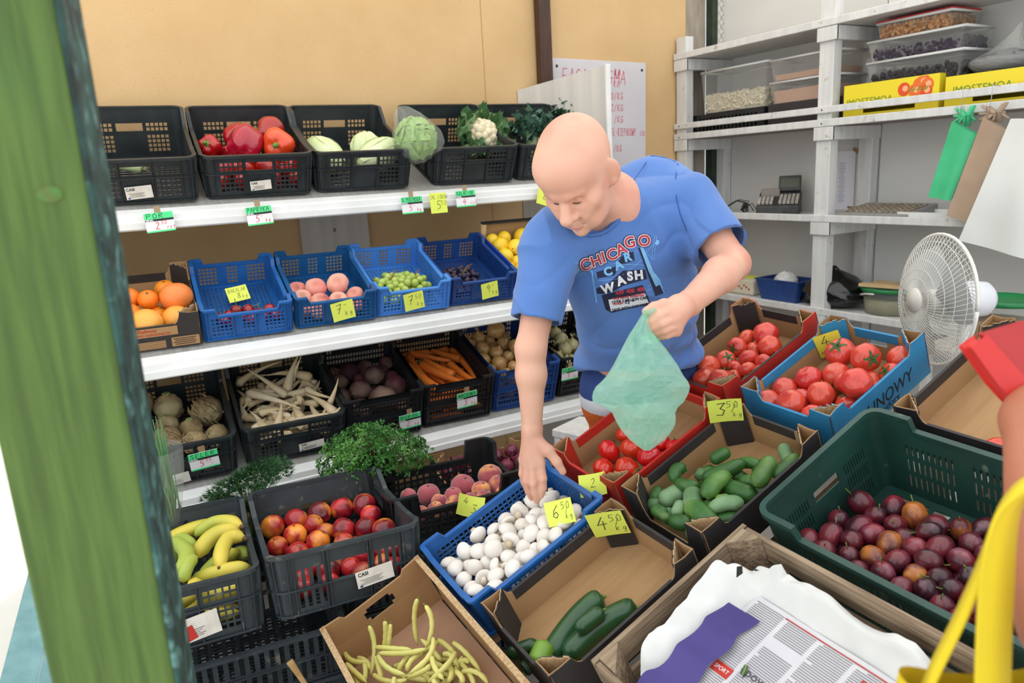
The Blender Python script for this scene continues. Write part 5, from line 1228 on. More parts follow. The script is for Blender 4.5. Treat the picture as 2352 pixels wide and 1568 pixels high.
# ---- plums
m_plu = mat('plum_skin', '34101e', .32, '7a2430', 3, lo=.4, hi=.62, col3='8a6478', scale3=6, lo3=.58, hi3=.85, rnd=.3, coat=.25)
m_plo = mat('orange_plum_skin', '5a1a20', .32, 'c27430', 3, lo=.42, hi=.6, col3='4a1622', scale3=5, lo3=.55, hi3=.7, coat=.25)
for mm in ('plum_skin', 'orange_plum_skin'):
    for nn in MATS[mm].node_tree.nodes:
        if nn.type == 'TEX_NOISE': nn.inputs['Scale'].default_value *= 5
PLU = [blob('plum_body', m_plu, .024, 1.22, .1, .03, 0, 0, .03, 2, 20, 14, crease=.05, seed=80 + k, wr=.25) for k in range(2)]
pls = MB().tube([(0, 0, .026), (.001, .001, .032), (.004, .002, .040)], [.0012, .001, .0014], 5).mesh('plum_stem', m_stemg)
pz = [(655, 600), (735, 675), (825, 625), (840, 725), (935, 675), (550, 705), (645, 740), (495, 785), (385, 800), (600, 825), (715, 790), (790, 815), (1060, 720), (1040, 790), (1200, 740), (1300, 740), (460, 870), (570, 890), (715, 900), (930, 855), (1080, 855), (1170, 885), (1250, 820), (840, 930), (1030, 930), (650, 960), (550, 930), (770, 990), (955, 970), (885, 1050), (1010, 1090), (1080, 1010), (1150, 1070), (1270, 1020), (1200, 1200), (1120, 1170), (1310, 900), (1490, 1150), (1480, 1230), (1330, 1120), (1240, 1110), (1400, 1000), (1380, 1200), (1450, 1060), (1300, 1200)]
pw = zoomed(1700, 900, .4261, [(x, y, 58 + (x + y * 3) % 12) for x, y in pz])
PO = dropl((-.18,.18,-.27,.27), F_PLU, 'plum', 'dark purple plum in the green crate', 'plum', 'plums in the green crate', PLU, [q + (.10 if q[1] > 1230 else .075,) for q in pw], .08, .024, 110, (('stem', pls),), labels={1: 'reddish plum with bloom near the top of the heap', 18: 'orange-brown plum in the middle of the heap', 28: 'brightest orange plum towards the front of the heap', 11: 'plum with a yellow-orange end'})
for k in (18, 28, 4, 11, 14): setmat(PO[k], m_plo)
layer(F_PLU, 'plum', 'dark purple plum in the green crate', 'plum', 'plums in the green crate', PLU, -.16, .12, -.24, .22, .035, 6, 9, .024, 110, (), jit=.15)
layer(F_PLU, 'plum', 'dark purple plum in the green crate', 'plum', 'plums in the green crate', PLU, -.16, .04, -.24, .20, .07, 4, 8, .024, 110, (), jit=.15, seed=12)
# ---- wax beans
m_bea = mat('wax_bean', 'ded483', .5, 'd2cc70', 8, rnd=.07, col3='bcc766', scale3=6, lo3=.6, hi3=.8)
beap = lambda t: max(.12, min(1, t / .1) ** .6 * min(1, (1 - t) / .14) ** .8) * (1 + .08 * math.sin(t * 28))
def zn(x, y, h): return (700 + x * .3401, 1200 + y * .3401, h)
be = [((765, 510, .15), (740, 640, .10), (762, 830, .04)), ((810, 555, .15), (860, 680, .11), (820, 850, .06)), ((430, 690, .13), (470, 840, .08), (445, 1030, .05)), ((540, 660, .14), (545, 760, .10), (530, 880, .06)), ((578, 680, .12), (570, 780, .09), (562, 900, .05)), ((475, 840, .08), (600, 850, .085), (730, 860, .08)), ((490, 880, .085), (680, 880, .09), (820, 850, .09)), ((865, 770, .09), (840, 900, .095), (700, 1020, .09)), ((895, 790, .05), (960, 830, .05), (1020, 900, .04)), ((995, 805, .05), (1090, 880, .05), (1190, 1010, .04)), ((490, 890, .09), (560, 980, .10), (680, 1025, .09)), ((480, 900, .08), (500, 980, .08), (520, 1060, .07)), ((270, 870, .06), (320, 930, .06), (430, 940, .06)), ((280, 950, .06), (330, 1000, .065), (420, 1080, .06)), ((710, 890, .07), (650, 960, .07), (640, 1000, .06)), ((800, 880, .07), (720, 930, .08), (690, 1010, .07)), ((860, 900, .09), (880, 980, .09), (940, 1060, .08)), ((1020, 870, .08), (960, 960, .09), (830, 1080, .08)), ((930, 890, .06), (990, 900, .06), (1040, 980, .05)), ((1000, 960, .05), (1080, 930, .05), (1100, 950, .05)), ((1050, 1010, .05), (1160, 1010, .05), (1240, 1090, .04)), ((1000, 1000, .06), (1050, 1030, .06), (1070, 1090, .05)), ((350, 910, .05), (420, 940, .055), (440, 1000, .05)), ((600, 970, .06), (660, 960, .06), (720, 970, .06)), ((460, 1020, .07), (560, 1070, .08), (690, 1060, .08)), ((690, 1040, .08), (800, 1000, .085), (860, 950, .08)), ((970, 950, .07), (990, 1020, .07), (960, 1080, .06)), ((300, 1000, .05), (350, 1050, .05), (360, 1100, .05)), ((610, 1040, .09), (600, 1100, .09), (630, 1150, .08)), ((400, 950, .06), (410, 1010, .06), (400, 1080, .05)), ((870, 1050, .08), (900, 1120, .08), (980, 1150, .07))]
bnl = {0: 'wax bean standing upright against the box wall, left of two', 1: 'wax bean standing upright and curved, right of two', 2: 'wax bean leaning up at the left', 9: 'long curved wax bean at the right edge of the heap'}
for i, (a, b, c_) in enumerate(be):
    A, B, C_ = zn(*a), zn(*b), zn(*c_)
    rod(F_BEA, 'wax_bean', bnl.get(i, 'yellow wax bean in the heap'), 'bean', 'wax beans in the box', [A, thru(A, B, C_), C_], .0066, m_bea, 8, 14, beap, kid=('tip', m_stemg, .0018, .006))
rng = random.Random(77)
for i in range(60):
    x, y = rng.uniform(-.10, .08), rng.uniform(-.25, .12); an = rng.uniform(0, 6.28); ln = rng.uniform(.035, .055); h = rng.choice((.015, .03, .045))
    d = Vector((math.cos(an) * ln * .7, math.sin(an) * ln, rng.uniform(-.008, .008))); c0 = Vector((x, y, h)); s_ = Vector((-d.y, d.x, 0)) * rng.uniform(-.3, .3)
    cl = lambda v: Vector((max(-.128, min(.128, v.x)), max(-.27, min(.27, v.y)), max(.012, v.z)))
    rod(F_BEA, 'wax_bean', 'yellow wax bean in the heap', 'bean', 'wax beans in the box', [tuple(F_BEA @ cl(c0 - d)), tuple(F_BEA @ cl(c0 + s_)), tuple(F_BEA @ cl(c0 + d))], 0.0064, m_bea, 7, 10, beap, world=True)
# ---- parsley, dill, chives behind the front row
def bucket(p, r, h, lab):
    t = thing('herb_bucket', lab, 'bucket', Matrix.Translation(p), 'herb buckets')
    MB().lathe([(0, .004), (r * .8, .004), (r * .82, .0), (r, h), (r * 1.04, h), (r * .98, h - .003), (r * .79, .008), (0, .008)], 24).obj('body', m_blackd, t)
    MB().tube([Vector((math.cos(a) * r * 1.04, math.sin(a) * r * 1.04, h)) for a in [i * math.pi / 12 for i in range(25)]], .004, 6).obj('rim', m_blackd, t)
pc = on_y(862, 1035, 2.33); pc.z -= .02
bucket(Vector((pc.x, 2.36, .456)), .075, .13, 'black bucket holding the parsley')
dc = on_y(565, 1120, 2.36)
bucket(Vector((dc.x + .02, 2.37, .304)), .085, .16, 'black bucket holding the dill')
m_par = mat('parsley_leaf', '3f7a2e', .5, '2f6424', 14, col3='6aa046', scale3=9, lo3=.55, hi3=.75)
pt = thing('parsley_bunch', 'large bunch of bright green curly parsley above the front crates', 'parsley', Matrix.Translation(pc))
fo = MB(); sm_ = MB(); rng = random.Random(12)
for k in range(620):
    u = rng.random(); ph = rng.uniform(0, 6.28); el = math.asin(rng.uniform(-.35, 1))
    d = Vector((math.cos(ph) * math.cos(el), math.sin(ph) * math.cos(el), math.sin(el)))
    q = Vector((d.x * .19, d.y * .11, d.z * .115)) * (.75 + .3 * rng.random()) * (1 + .2 * noise.noise(d * 2.5))
    if d.x > .3: q.z -= .03 * d.x
    nrm = (d + Vector((rng.uniform(-.6, .6), rng.uniform(-.6, .6), rng.uniform(-.2, .7)))).normalized(); t1 = nrm.orthogonal().normalized(); t1 = (Matrix.Rotation(rng.uniform(0, 6.28), 3, nrm) @ t1); t2 = nrm.cross(t1); s = rng.uniform(.012, .019)
    if k % 3 == 0: sm_.tube([q * .25 + Vector((0, 0, -.04)), q * .7 + Vector((0, 0, .01)), q], [.0014, .0011, .0007], 4)
    for a0 in (-1.2, 0, 1.2):
        dr = t1 * math.cos(a0) + t2 * math.sin(a0); sd_ = t1 * -math.sin(a0) + t2 * math.cos(a0); b0 = q + dr * s * .25
        pts = [b0, b0 + dr * s * .3 + sd_ * s * .32, b0 + dr * s * .45 + sd_ * s * .16, b0 + dr * s * .8 + sd_ * s * .3, b0 + dr * s * .75 + sd_ * s * .1, b0 + dr * s * 1.1, b0 + dr * s * .75 - sd_ * s * .1, b0 + dr * s * .8 - sd_ * s * .3, b0 + dr * s * .45 - sd_ * s * .16, b0 + dr * s * .3 - sd_ * s * .32]
        pts = [p + nrm * (.003 * math.sin(i * 1.7 + k)) for i, p in enumerate(pts)]
        fo.add(pts, [(0, 1, 2), (0, 2, 4, 5), (2, 3, 4), (0, 5, 6, 8), (6, 7, 8), (0, 8, 9)], 0, False)
for k in range(26): sm_.tube([(rng.uniform(-.02, .02), rng.uniform(-.02, .02), -.20), (rng.uniform(-.05, .05), rng.uniform(-.03, .03), -.02)], [.0016, .0014], 4)
fo.obj('foliage', m_par, pt); sm_.obj('stems', m_stemg, pt)
m_dil = mat('dill_frond', '2f5c30', .6, '244a28', 14)
dt_ = thing('dill_bunch', 'feathery dark green dill bunch behind the banana crate', 'dill', Matrix.Translation(dc))
fo = MB(); sm_ = MB()
for k in range(620):
    ph = rng.uniform(0, 6.28); el = math.asin(rng.uniform(-.3, 1)); d = Vector((math.cos(ph) * math.cos(el), math.sin(ph) * math.cos(el), math.sin(el)))
    q = Vector((d.x * .15, d.y * .07, d.z * .06)) * (.5 + .5 * rng.random()) + Vector((0, 0, .04 * d.x))
    for j in range(14):
        e = (d + Vector((rng.uniform(-1, 1), rng.uniform(-1, 1), rng.uniform(-.5, 1)))).normalized() * rng.uniform(.012, .026); s_ = e.orthogonal().normalized() * .0012
        fo.add([q - s_, q + s_, q + e], [(0, 1, 2)])
    if k % 5 == 0: sm_.tube([Vector((q.x * .2, q.y * .2, -.08)), q], [.0014, .0006], 4)
for k in range(16): sm_.tube([(rng.uniform(-.03, .03), rng.uniform(-.03, .03), -.20), (rng.uniform(-.06, .06), rng.uniform(-.04, .04), .0)], [.0016, .0012], 4)
fo.obj('fronds', m_dil, dt_); sm_.obj('stems', m_stemg, dt_)
cv = on_y(385, 1110, 2.25)
bucket(Vector((cv.x - .02, 2.33, .456)), .06, .12, 'black bucket holding the chives')
ch = thing('chive_bunch', 'bunch of long chives in a clear sleeve beside the green post', 'chives', Matrix.Translation(Vector((cv.x - .02, 2.33, .47))))
fo = MB(); w0 = on_y(350, 1000, 2.33) - Vector((cv.x - .02, 2.33, .47))
for k in range(46):
    a = Vector((rng.uniform(-.03, .03), rng.uniform(-.03, .03), 0)); b = Vector((w0.x + rng.uniform(-.05, .04), rng.uniform(-.06, .04), w0.z + rng.uniform(-.1, .06)))
    fo.tube([a, a.lerp(b, .5) + Vector((rng.uniform(.0, .02), 0, .0)), b], [.0026, .0026, .001], 5)
fo.obj('blades', mat('chive_green', '3c6a3c', .5, '5a8a4e', 8), ch)
MB().lathe([(.02, -.0), (.045, .1), (.075, .26), (.082, .34)], 20, 0, None, False).obj('clear_sleeve', m_clear, ch)
# ---- red onions in a carton below the lowest shelf
F_RO = frame(on_y(1125, 1075, 2.42) - Vector((0, 0, .07)), -4, 8)
tray('onion_carton', 'torn brown carton of red onions under the lowest shelf', F_RO, .40, .28, .07, .11, m_cblk, m_card, m_card)
m_ron = mat('red_onion_skin', '7d2a44', .35, '5f1c34', 8, stretch=(3, 3, .5), col3='b98850', scale3=5, lo3=.6, hi3=.8, rnd=.15)
RON = onion_mesh('onion_body', m_ron, 12)
layer(F_RO, 'red_onion', 'red onion in the carton below the shelf', 'onion', 'red onions in the carton', RON, -.17, .17, -.11, .11, .045, 5, 3, .033, 90, (('root_tuft', ORT),), jit=.12)
layer(F_RO, 'red_onion', 'red onion in the carton below the shelf', 'onion', 'red onions in the carton', RON, -.14, .15, -.08, .09, .095, 4, 2, .033, 90, (('root_tuft', ORT),), jit=.12, seed=5)
lb = thing('lower_shelf_box', 'black plastic crate turned over under the red onion carton', 'crate', Matrix.Translation(Vector((F_RO.translation.x, F_RO.translation.y, 0))) @ Matrix.Rotation(R_(-4), 4, 'Z'))
for s in (-1, 1):
    MB().box2((-.21, s * .135 - .006, 0), (.21, s * .135 + .006, F_RO.translation.z - .03)).obj('side_wall', m_blackd, lb); MB().box2((s * .204 - .006, -.128, 0), (s * .204 + .006, .128, F_RO.translation.z - .03)).obj('end_wall', m_blackd, lb)
MB().box2((-.21, -.141, F_RO.translation.z - .0295), (.21, .141, F_RO.translation.z - .022)).obj('top', m_blackd, lb)
# ---- dry onion stalk by the bean box
p = at_depth(690, 1555, 1.72); q = at_depth(665, 1518, 1.72)
rod(Matrix(), 'dry_stalk', 'dry papery onion stalk beside the bean box', 'stalk', None, [tuple(p + (p - q) * 2.2), tuple(p), tuple(q)], .006, mat('dry_husk', 'b08d5c', .9, '8d6c42', 20), 8, 10, lambda t: .5 + .9 * t, world=True)
# ---- paper and newspaper in the wooden crate
def sheet(name, pts_fn, nu, nv, m, parent, **k):
    vs = [pts_fn(i / nu, j / nv) for i in range(nu + 1) for j in range(nv + 1)]
    fs = [(i * (nv + 1) + j, (i + 1) * (nv + 1) + j, (i + 1) * (nv + 1) + j + 1, i * (nv + 1) + j + 1) for i in range(nu) for j in range(nv)]
    return MB().add(vs, fs, 0, True).obj(name, m, parent, **k)
ps_ = thing('packing_paper', 'crumpled white paper lining the wooden crate', 'paper', F_WOO)
def pf(u, v):
    x, y = (u * 2 - 1), (v * 2 - 1)
    e = max(abs(x), abs(y)); f = max(0, (e - .60) / .40); cn = max(0, min(abs(x), abs(y)) - .55) / .45
    cr_ = noise.noise(Vector((x * 2.2, y * 2.2, 2))) * 1.6 + abs(noise.noise(Vector((x * 3.5, y * 3.5, 8)))) - .2
    z = .066 + .085 * f ** 1.2 * (1 - .55 * cn) + .018 * f * cr_ + .004 * noise.noise(Vector((x * 9, y * 9, 5))) - (.03 * max(0, f - .75) / .25 if y < .6 else 0)
    k = 1 - .05 * f - .10 * cn
    return Vector((x * .196 * k + .004 * cr_ * f, y * .256 * k + .005 * cr_ * f, z))
sheet('sheet', pf, 60, 72, m_paper, ps_)
MB().add([(.10, .19, .155), (.115, .185, .158), (.13, .20, .157), (.125, .213, .15), (.135, .17, .156), (.142, .165, .155), (.14, .18, .154)], [(0, 1, 2, 3), (4, 5, 6)]).obj('black_print', m_blackink, ps_)
np_ = thing('newspaper', 'open newspaper page lying on the white paper in the wooden crate', 'newspaper', F_WOO)
nz = lambda x, y: .082 + .006 * noise.noise(Vector((x * 9, y * 9, 7))) + .004 * math.sin(x * 25) + .25 * max(0, abs(y) - .15) ** 1.3
sheet('page', lambda u, v: Vector((-.12 + u * .25, -.22 + v * .40, nz(-.12 + u * .25, -.22 + v * .40))), 30, 40, mat('newsprint', 'd6d3d6', .85, 'cbc8ce', 5), np_)
pk = MB(); pr_ = MB()
rng = random.Random(8)
def onp(x, y): return Vector((x, y, nz(x, y) + .0012))
def bar(mb, x, y0, y1, t):
    n = max(1, int((y1 - y0) / .012)); 
    for i in range(n):
        a, b = y0 + (y1 - y0) * i / n, y0 + (y1 - y0) * (i + 1) / n
        mb.add([onp(x - t, a), onp(x + t, a), onp(x + t, b), onp(x - t, b)], [(0, 1, 2, 3)])
for c_ in range(5):
    y0 = -.21 + c_ * .078
    for r in range(46):
        x = -.112 + r * .0051
        if c_ in (1, 2) and 14 < r < 22 or (c_ == 3 and 30 < r < 36): continue
        bar(pk, x, y0, y0 + .068 - (rng.random() * .03 if r % 9 == 8 else 0), .0007)
pk.obj('print', mat('news_ink', '6e6c70', .9), np_)

for a_ in ((-.045, .10, .145, .012), (.118, -.19, .10, .0015), (.09, -.10, -.085, .008)):
    pr_ = MB(); bar(pr_, *a_); pr_.obj('red_print', m_cred, np_)
hd = MB(); hm = MB(); text_mb('powtórkami wideo', .026, hm, Matrix.Rotation(R_(-90), 4, 'Z')); hd.add([onp(v[0] - .028, v[1] - .02) + Vector((0, 0, .0004)) for v in hm.v], hm.f)
hm = MB(); text_mb('SPORT', .012, hm, Matrix.Rotation(R_(-90), 4, 'Z')); hd2 = MB(); hd2.add([onp(v[0] - .049, v[1] + .122) + Vector((0, 0, .0008)) for v in hm.v], hm.f); hd2.obj('heading', m_twhite, np_)
hd.obj('headline', mat('grey_ink', '4a484c', .9), np_)
ck = MB()
for i, m_ in enumerate((m_cblue, m_cred, m_cyel, m_blackink)): ck.add([onp(.12 - i * .008, -.205), onp(.12 - i * .008 - .007, -.205), onp(.12 - i * .008 - .007, -.198), onp(.12 - i * .008, -.198)], [(0, 1, 2, 3)], i)
ck.obj('colour_bar', [m_cblue, m_cred, m_cyel, m_blackink], np_)
pu = thing('purple_paper', 'torn purple paper tucked beside the newspaper', 'paper', F_WOO)
sheet('sheet', lambda u, v: Vector((-.175 + u * .25 - .02 * v + .005 * math.sin(u * 20), .135 + v * .055 + .006 * math.sin(u * 17), .092 + .035 * v + .004 * math.sin(u * 12))), 24, 8, mat('purple_paper', '4d4384', .8, '443a78', 6), pu)
lf_ = thing('loose_leaf', 'small green leaf lying on the newspaper', 'leaf', F_WOO @ Matrix.Translation((-.02, .08, nz(-.02, .08) + .003)))
vs, fs = leaf_grid((-.012, 0, 0), (1, .3, 0), (0, 0, 1), .024, .006, .3, 1, ruff=.001); MB().add(vs, fs, 0, True).obj('blade', m_leafg, lf_); MB().tube([vs[i * 5 + 2] for i in range(9)], [.0008] * 9, 4).obj('midrib', m_rib, lf_)
# ================================================================== notes and price tags
NTEX = {}
def note(name, label, M, w, h, lines, m=m_note, ink=m_ink, curl=.06, group='yellow price notes'):
    t = thing(name, label, 'price note', M, group)
    zf = lambda x, y: curl * w * ((x / w) ** 2) - .25 * curl * abs(y) * (y < 0) * 2
    vs = []; n = 6
    for i in range(n + 1):
        for j in range(n + 1):
            x, y = (i / n - .5) * w, (j / n - .5) * h; vs.append((x, y, zf(x, y)))
    MB().add(vs, [(i * (n + 1) + j, (i + 1) * (n + 1) + j, (i + 1) * (n + 1) + j + 1, i * (n + 1) + j + 1) for i in range(n) for j in range(n)], 0, True).obj('paper', m, t)
    mb = MB()
    for txt, x, y, s, pw_ in lines: pen(mb, txt, x * w, y * h, s * h, (pw_ or s * .8) * h, .06)
    mb.v = [(v[0], v[1], zf(v[0], v[1]) + .0006) for v in mb.v]
    mb.obj('writing', ink, t)
    return t
FACE = Matrix.Rotation(R_(90), 4, 'X')
def wall_note(fr, x, y, Y, rot=0, lean=0):
    l = hit_y(fr, x, y, Y); return fr @ Matrix.Translation(l) @ FACE @ Matrix.Rotation(R_(lean), 4, 'X') @ Matrix.Rotation(R_(rot), 4, 'Z')
note('price_note', 'yellow-green note lying in the blue crate of red fruits, reading 8 kg', F_B[0] @ Matrix.Translation(hit(F_B[0], 546, 674, .045)) @ Matrix.Rotation(R_(32), 4, 'X') @ Matrix.Rotation(R_(8), 4, 'Z'), .075, .062, [('8', -.08, -.32, .36, None), ('kg', .16, -.32, .22, None), ('BAKALAR', -.42, .12, .26, .15)])
note('price_note', 'yellow note reading 7 kg under the flat peaches', wall_note(F_B[1], 788, 713, -.02, 9, -8), .082, .072, [('7', -.32, -.12, .5, None), ('-', .05, .15, .3, None), ('kg', .06, -.28, .28, None)])
note('price_note', 'yellow note reading 7.50 on the green grape crate', wall_note(F_B[2], 951, 691, -.02, 8, -8), .078, .07, [('7', -.32, -.15, .5, None), ('50', .05, .08, .26, None), ('kg', .12, -.32, .24, None)])
note('price_note', 'yellow note reading 9 kg on the dark grape crate', wall_note(F_B[3], 1125, 666, -.02, 8, -8), .072, .066, [('9', -.22, -.1, .46, None), ('-', .12, .12, .3, None), ('kg', .12, -.28, .26, None)])
lipY = ROWS[1][0] - .075
def lip_tag_M(x, y, Y, rot=0): p = on_y(x, y, Y); return Matrix.Translation(p) @ FACE @ Matrix.Rotation(R_(-6), 4, 'X') @ Matrix.Rotation(R_(rot), 4, 'Z')
note('price_note', 'yellow note for lettuce between two green tags under the top shelf', lip_tag_M(1007, 466, lipY, 1), .075, .082, [('SAL LODOW', -.46, .2, .2, .105), ('5', -.15, -.32, .42, None), ('50', .14, -.12, .22, None)])
note('price_note', 'yellow note half hidden behind the bald man\'s head', lip_tag_M(1250, 450, lipY, -18), .07, .08, [('6', -.1, -.2, .4, None)])
DG = Matrix.Rotation(R_(-45), 4, 'Z')
def isl_note(fr, cx, cy, px, py, rot=0, lean=0, out=.05):
    # on the diagonal corner post at local (cx, cy)
    g = fr @ Matrix.Translation((cx, cy, 0)) @ DG
    l = hit_y(g, px, py, -out); return g @ Matrix.Translation(l) @ FACE @ Matrix.Rotation(R_(lean), 4, 'X') @ Matrix.Rotation(R_(rot), 4, 'Z')
note('price_note', 'yellow note reading 4.50 between mushrooms and the cucumber tray', isl_note(F_CUC, .2, .145, 1396, 1203, 0, 5, .062), .092, .085, [('4', -.32, -.18, .5, None), ('50', .06, .08, .28, None), ('/', .2, -.05, .25, None), ('kg', .14, -.32, .26, None)])
note('price_note', 'yellow note reading 3.50 on the gherkin tray corner', isl_note(F_GHE, .2, .145, 1666, 943, -8, 5, .062), .088, .08, [('3', -.3, -.2, .55, None), ('50', .02, .12, .28, None), ('/', .16, -.05, .3, None), ('kg', .2, -.28, .22, None)], curl=.12)
note('price_note', 'bright yellow note reading 4 on the blue tomato tray corner', isl_note(F_BLU, .19, .14, 1905, 790, 8, 5, .062), .072, .082, [('4', -.3, -.05, .45, None), ('MAL', -.42, -.42, .2, .14), ('-', .1, -.1, .35, None)], m_note2)
note('price_note', 'yellow note reading 6.50 stuck in the mushrooms', F_MUS @ Matrix.Translation(hit(F_MUS, 1286, 1176, .13)) @ DG @ Matrix.Rotation(R_(50), 4, 'X') @ Matrix.Rotation(R_(4), 4, 'Z'), .075, .062, [('6', -.3, -.2, .5, None), ('50', .06, .1, .28, None), ('/', .2, -.05, .2, None), ('kg', .16, -.3, .24, None)], curl=.15)
note('price_note', 'curled yellow note beside the tomatoes of the red tray', F_RED @ Matrix.Translation(hit(F_RED, 1362, 1113, .10)) @ DG @ Matrix.Rotation(R_(35), 4, 'X'), .075, .06, [('2', -.1, -.1, .4, None)], curl=.35)
note('price_note', 'folded yellow note standing among the peaches', F_PCH @ Matrix.Translation(hit(F_PCH, 1080, 1162, .10)) @ Matrix.Rotation(R_(50), 4, 'X') @ Matrix.Rotation(R_(-25), 4, 'Z'), .085, .065, [('4', -.3, .0, .4, None), ('3', .05, -.3, .4, None)], curl=.5)
def price_tag(label, M, word, big, small, unit_, w=.092, h=.066, tape=True):
    t = thing('price_tag', label, 'price tag', M, 'green and white price tags')
    MB().box((0, 0, 0), (w, h, .0016)).obj('card', m_twhite, t)
    MB().box((0, h * .34, .0009), (w, h * .32, .0008)).obj('header', m_tgreen, t, label='green header strip')
    MB().box((0, -h * .46, .0009), (w, h * .08, .0008)).obj('footer', m_tgreen, t)
    MB().box((0, h * .125, .0009), (w, h * .11, .0008)).obj('black_bar', m_tblack, t)
    c_ = text_mb('CENA:', h * .13, None, Matrix.Translation((-w * .36, h * .085, .0016)), bold=.0003, sx=1.2); c_.obj('printed_word', m_twhite, t)
    n = MB(); pt_ = w * .86 / max(4, len(word)); pen(n, word, -w * .44, h * .225, h * .24, pt_, .12, z=.0016, slant=.05); n.obj('name_writing', m_gink, t)
    n = MB(); pen(n, big, -w * .18, -h * .34, h * .36, h * .28, .09, z=.0014); pen(n, small, w * .03, -h * .12, h * .18, h * .16, .1, z=.0014); pen(n, unit_, w * .2, -h * .36, h * .2, h * .16, .1, z=.0014); n.obj('price_writing', m_red_ink, t)
    if tape: MB().box((0, h * .62, -.001), (.02, .03, .0008)).obj('tape', m_tape, t)
price_tag('green and white tag reading POR under the leek crate', lip_tag_M(367, 510, lipY, 3), 'POR', '2', '50', 'szt')
price_tag('green and white tag reading PAPRYKA under the peppers', lip_tag_M(596, 495, lipY, 3), 'PAPRYKA', '5', '-', 'kg')
price_tag('green and white tag for Chinese cabbage, K. PEKINSKA', lip_tag_M(947, 471, lipY, 1), 'K.PEKINSKA', '5', '-', 'kg')
price_tag('green and white tag reading KALAFIOR under the cauliflower', lip_tag_M(1070, 456, lipY, 1), 'KALAFIOR', '4', '-', 'szt')
def crate_tag_M(fr, x, y, Y=-.026, rot=0): return wall_note(fr, x, y, Y, rot, -2)
price_tag('green and white tag reading SELER on the celeriac crate', crate_tag_M(F_CEL, 469, 1056, rot=4), 'SELER', '5', '50', '-')
price_tag('green and white tag reading BURAK on the beetroot crate', crate_tag_M(F_BEE, 942, 966, rot=4), 'BURAK', '2', '-', 'kg', .085, .062)
price_tag('green and white tag reading MARCHEWKA on the carrot crate', crate_tag_M(F_CAR, 1073, 917, rot=4), 'MARCHEWKA', '3', '-', 'kg', .085, .068)
price_tag('green and white tag on the pale onion crate beside the man', crate_tag_M(F_WON, 1309, 857, rot=3), 'CEBULA', '3', '-', 'kg', .08, .06)
# ================================================================== things on the storage shelves
def yx(x, X=3.125, y=270): return on_x(x, y, X).y
def zx(x, y, X=3.125): return on_x(x, y, X).z
m_tub = film('clear_tub', 'f0f0ee', .80, .12, .3)
def tub(label, y0, y1, z0, z1, fill, content, x0=3.13, x1=3.385, lid=None, bump=.01, sc=60, grp_='clear food tubs on the storage shelf', pieces=0):
    y0, y1 = min(y0, y1), max(y0, y1)
    t = thing('food_tub', label, 'tub', Matrix.Translation(((x0 + x1) / 2, (y0 + y1) / 2, z0)), grp_)
    w, d, h = (x1 - x0) / 2, (y1 - y0) / 2, z1 - z0; s = .92
    def ringz(k, z): return [(-w * k, -d * k, z), (w * k, -d * k, z), (w * k, d * k, z), (-w * k, d * k, z)]
    vs = ringz(s, .0) + ringz(1, h); fs = [(0, 1, 2, 3)[::-1]] + [(i, (i + 1) % 4, 4 + (i + 1) % 4, 4 + i) for i in range(4)]
    MB().add(vs, fs).obj('walls', m_tub, t)
    r = MB()
    for a, b in zip(ringz(1.01, h), ringz(1.01, h)[1:] + ringz(1.01, h)[:1]): r.tube([a, b], .006, 6)
    r.obj('rim', mat('tub_rim', 'd8d8d6', .3), t)
    n = 26; vs = []; fs = []; k = s + (1 - s) * fill * .5
    for i in range(n + 1):
        for j in range(n + 1):
            x, y = (i / n * 2 - 1) * w * k * .97, (j / n * 2 - 1) * d * k * .97
            vs.append((x, y, h * fill + bump * noise.noise(Vector((x * sc, y * sc, z0))) + .5 * bump * noise.noise(Vector((x * sc * 2.3, y * sc * 2.3, 4)))))
    for i in range(n):
        for j in range(n): fs.append((i * (n + 1) + j, (i + 1) * (n + 1) + j, (i + 1) * (n + 1) + j + 1, i * (n + 1) + j + 1))
    b0 = len(vs); m = n + 1
    per = [i * m for i in range(n)] + [n * m + j for j in range(n)] + [i * m + n for i in range(n, 0, -1)] + [j for j in range(n, 0, -1)]
    for p in per: vs.append((vs[p][0] * .96, vs[p][1] * .96, .003))
    for q in range(len(per)): fs.append((per[q], b0 + q, b0 + (q + 1) % len(per), per[(q + 1) % len(per)]))
    ct_ = MB().add(vs, fs, 0, False)
    if pieces:
        rg = random.Random(label); top = h * fill
        for q in range(300):
            side = rg.random(); r = pieces * rg.uniform(.8, 1.15)
            x, y, z = rg.uniform(-1, 1) * w * k * .93, rg.uniform(-1, 1) * d * k * .93, top + rg.uniform(-.3, .5) * r
            if side < .45: x, z = -w * k * .95, rg.uniform(.1, 1) * top
            elif side < .6: y, z = -d * k * .95, rg.uniform(.1, 1) * top
            c0 = Vector((x, y, z)); ax = Vector((rg.uniform(-1, 1), rg.uniform(-1, 1), rg.uniform(-1, 1))).normalized()
            ct_.ball(lambda v: c0 + (v + ax * v.dot(ax) * .5) * r * .7, 7, 5)
    ct_.obj('contents', content, t, kind='stuff')
    if lid:
        MB().box2((-w * 1.03, -d * 1.03, h + .001), (w * 1.03, d * 1.03, h + .012)).obj('lid', lid, t, bevel=.004)
    else:
        MB().box2((-w * 1.02, -d * 1.02, h + .001), (w * 1.02, d * 1.02, h + .004)).obj('lid', m_tub, t)
    return t
m_bean = mat('white_beans', 'dcd2bc', .6, 'b8ab90', 130, bump=.6, bscale=130)
m_grain = mat('pink_grain', 'c89c80', .8, 'b4886c', 160, bump=.5, bscale=200)
m_nut = mat('walnut_pieces', 'c4946a', .8, '7d5636', 70, bump=.8, bscale=90)
m_rais = mat('dark_raisins', '4a3f4e', .8, '2f2834', 70, bump=.8, bscale=90)
m_prun = mat('dark_prunes', '3a3638', .8, '2a2628', 50, bump=.8, bscale=60)
z2 = 1.697
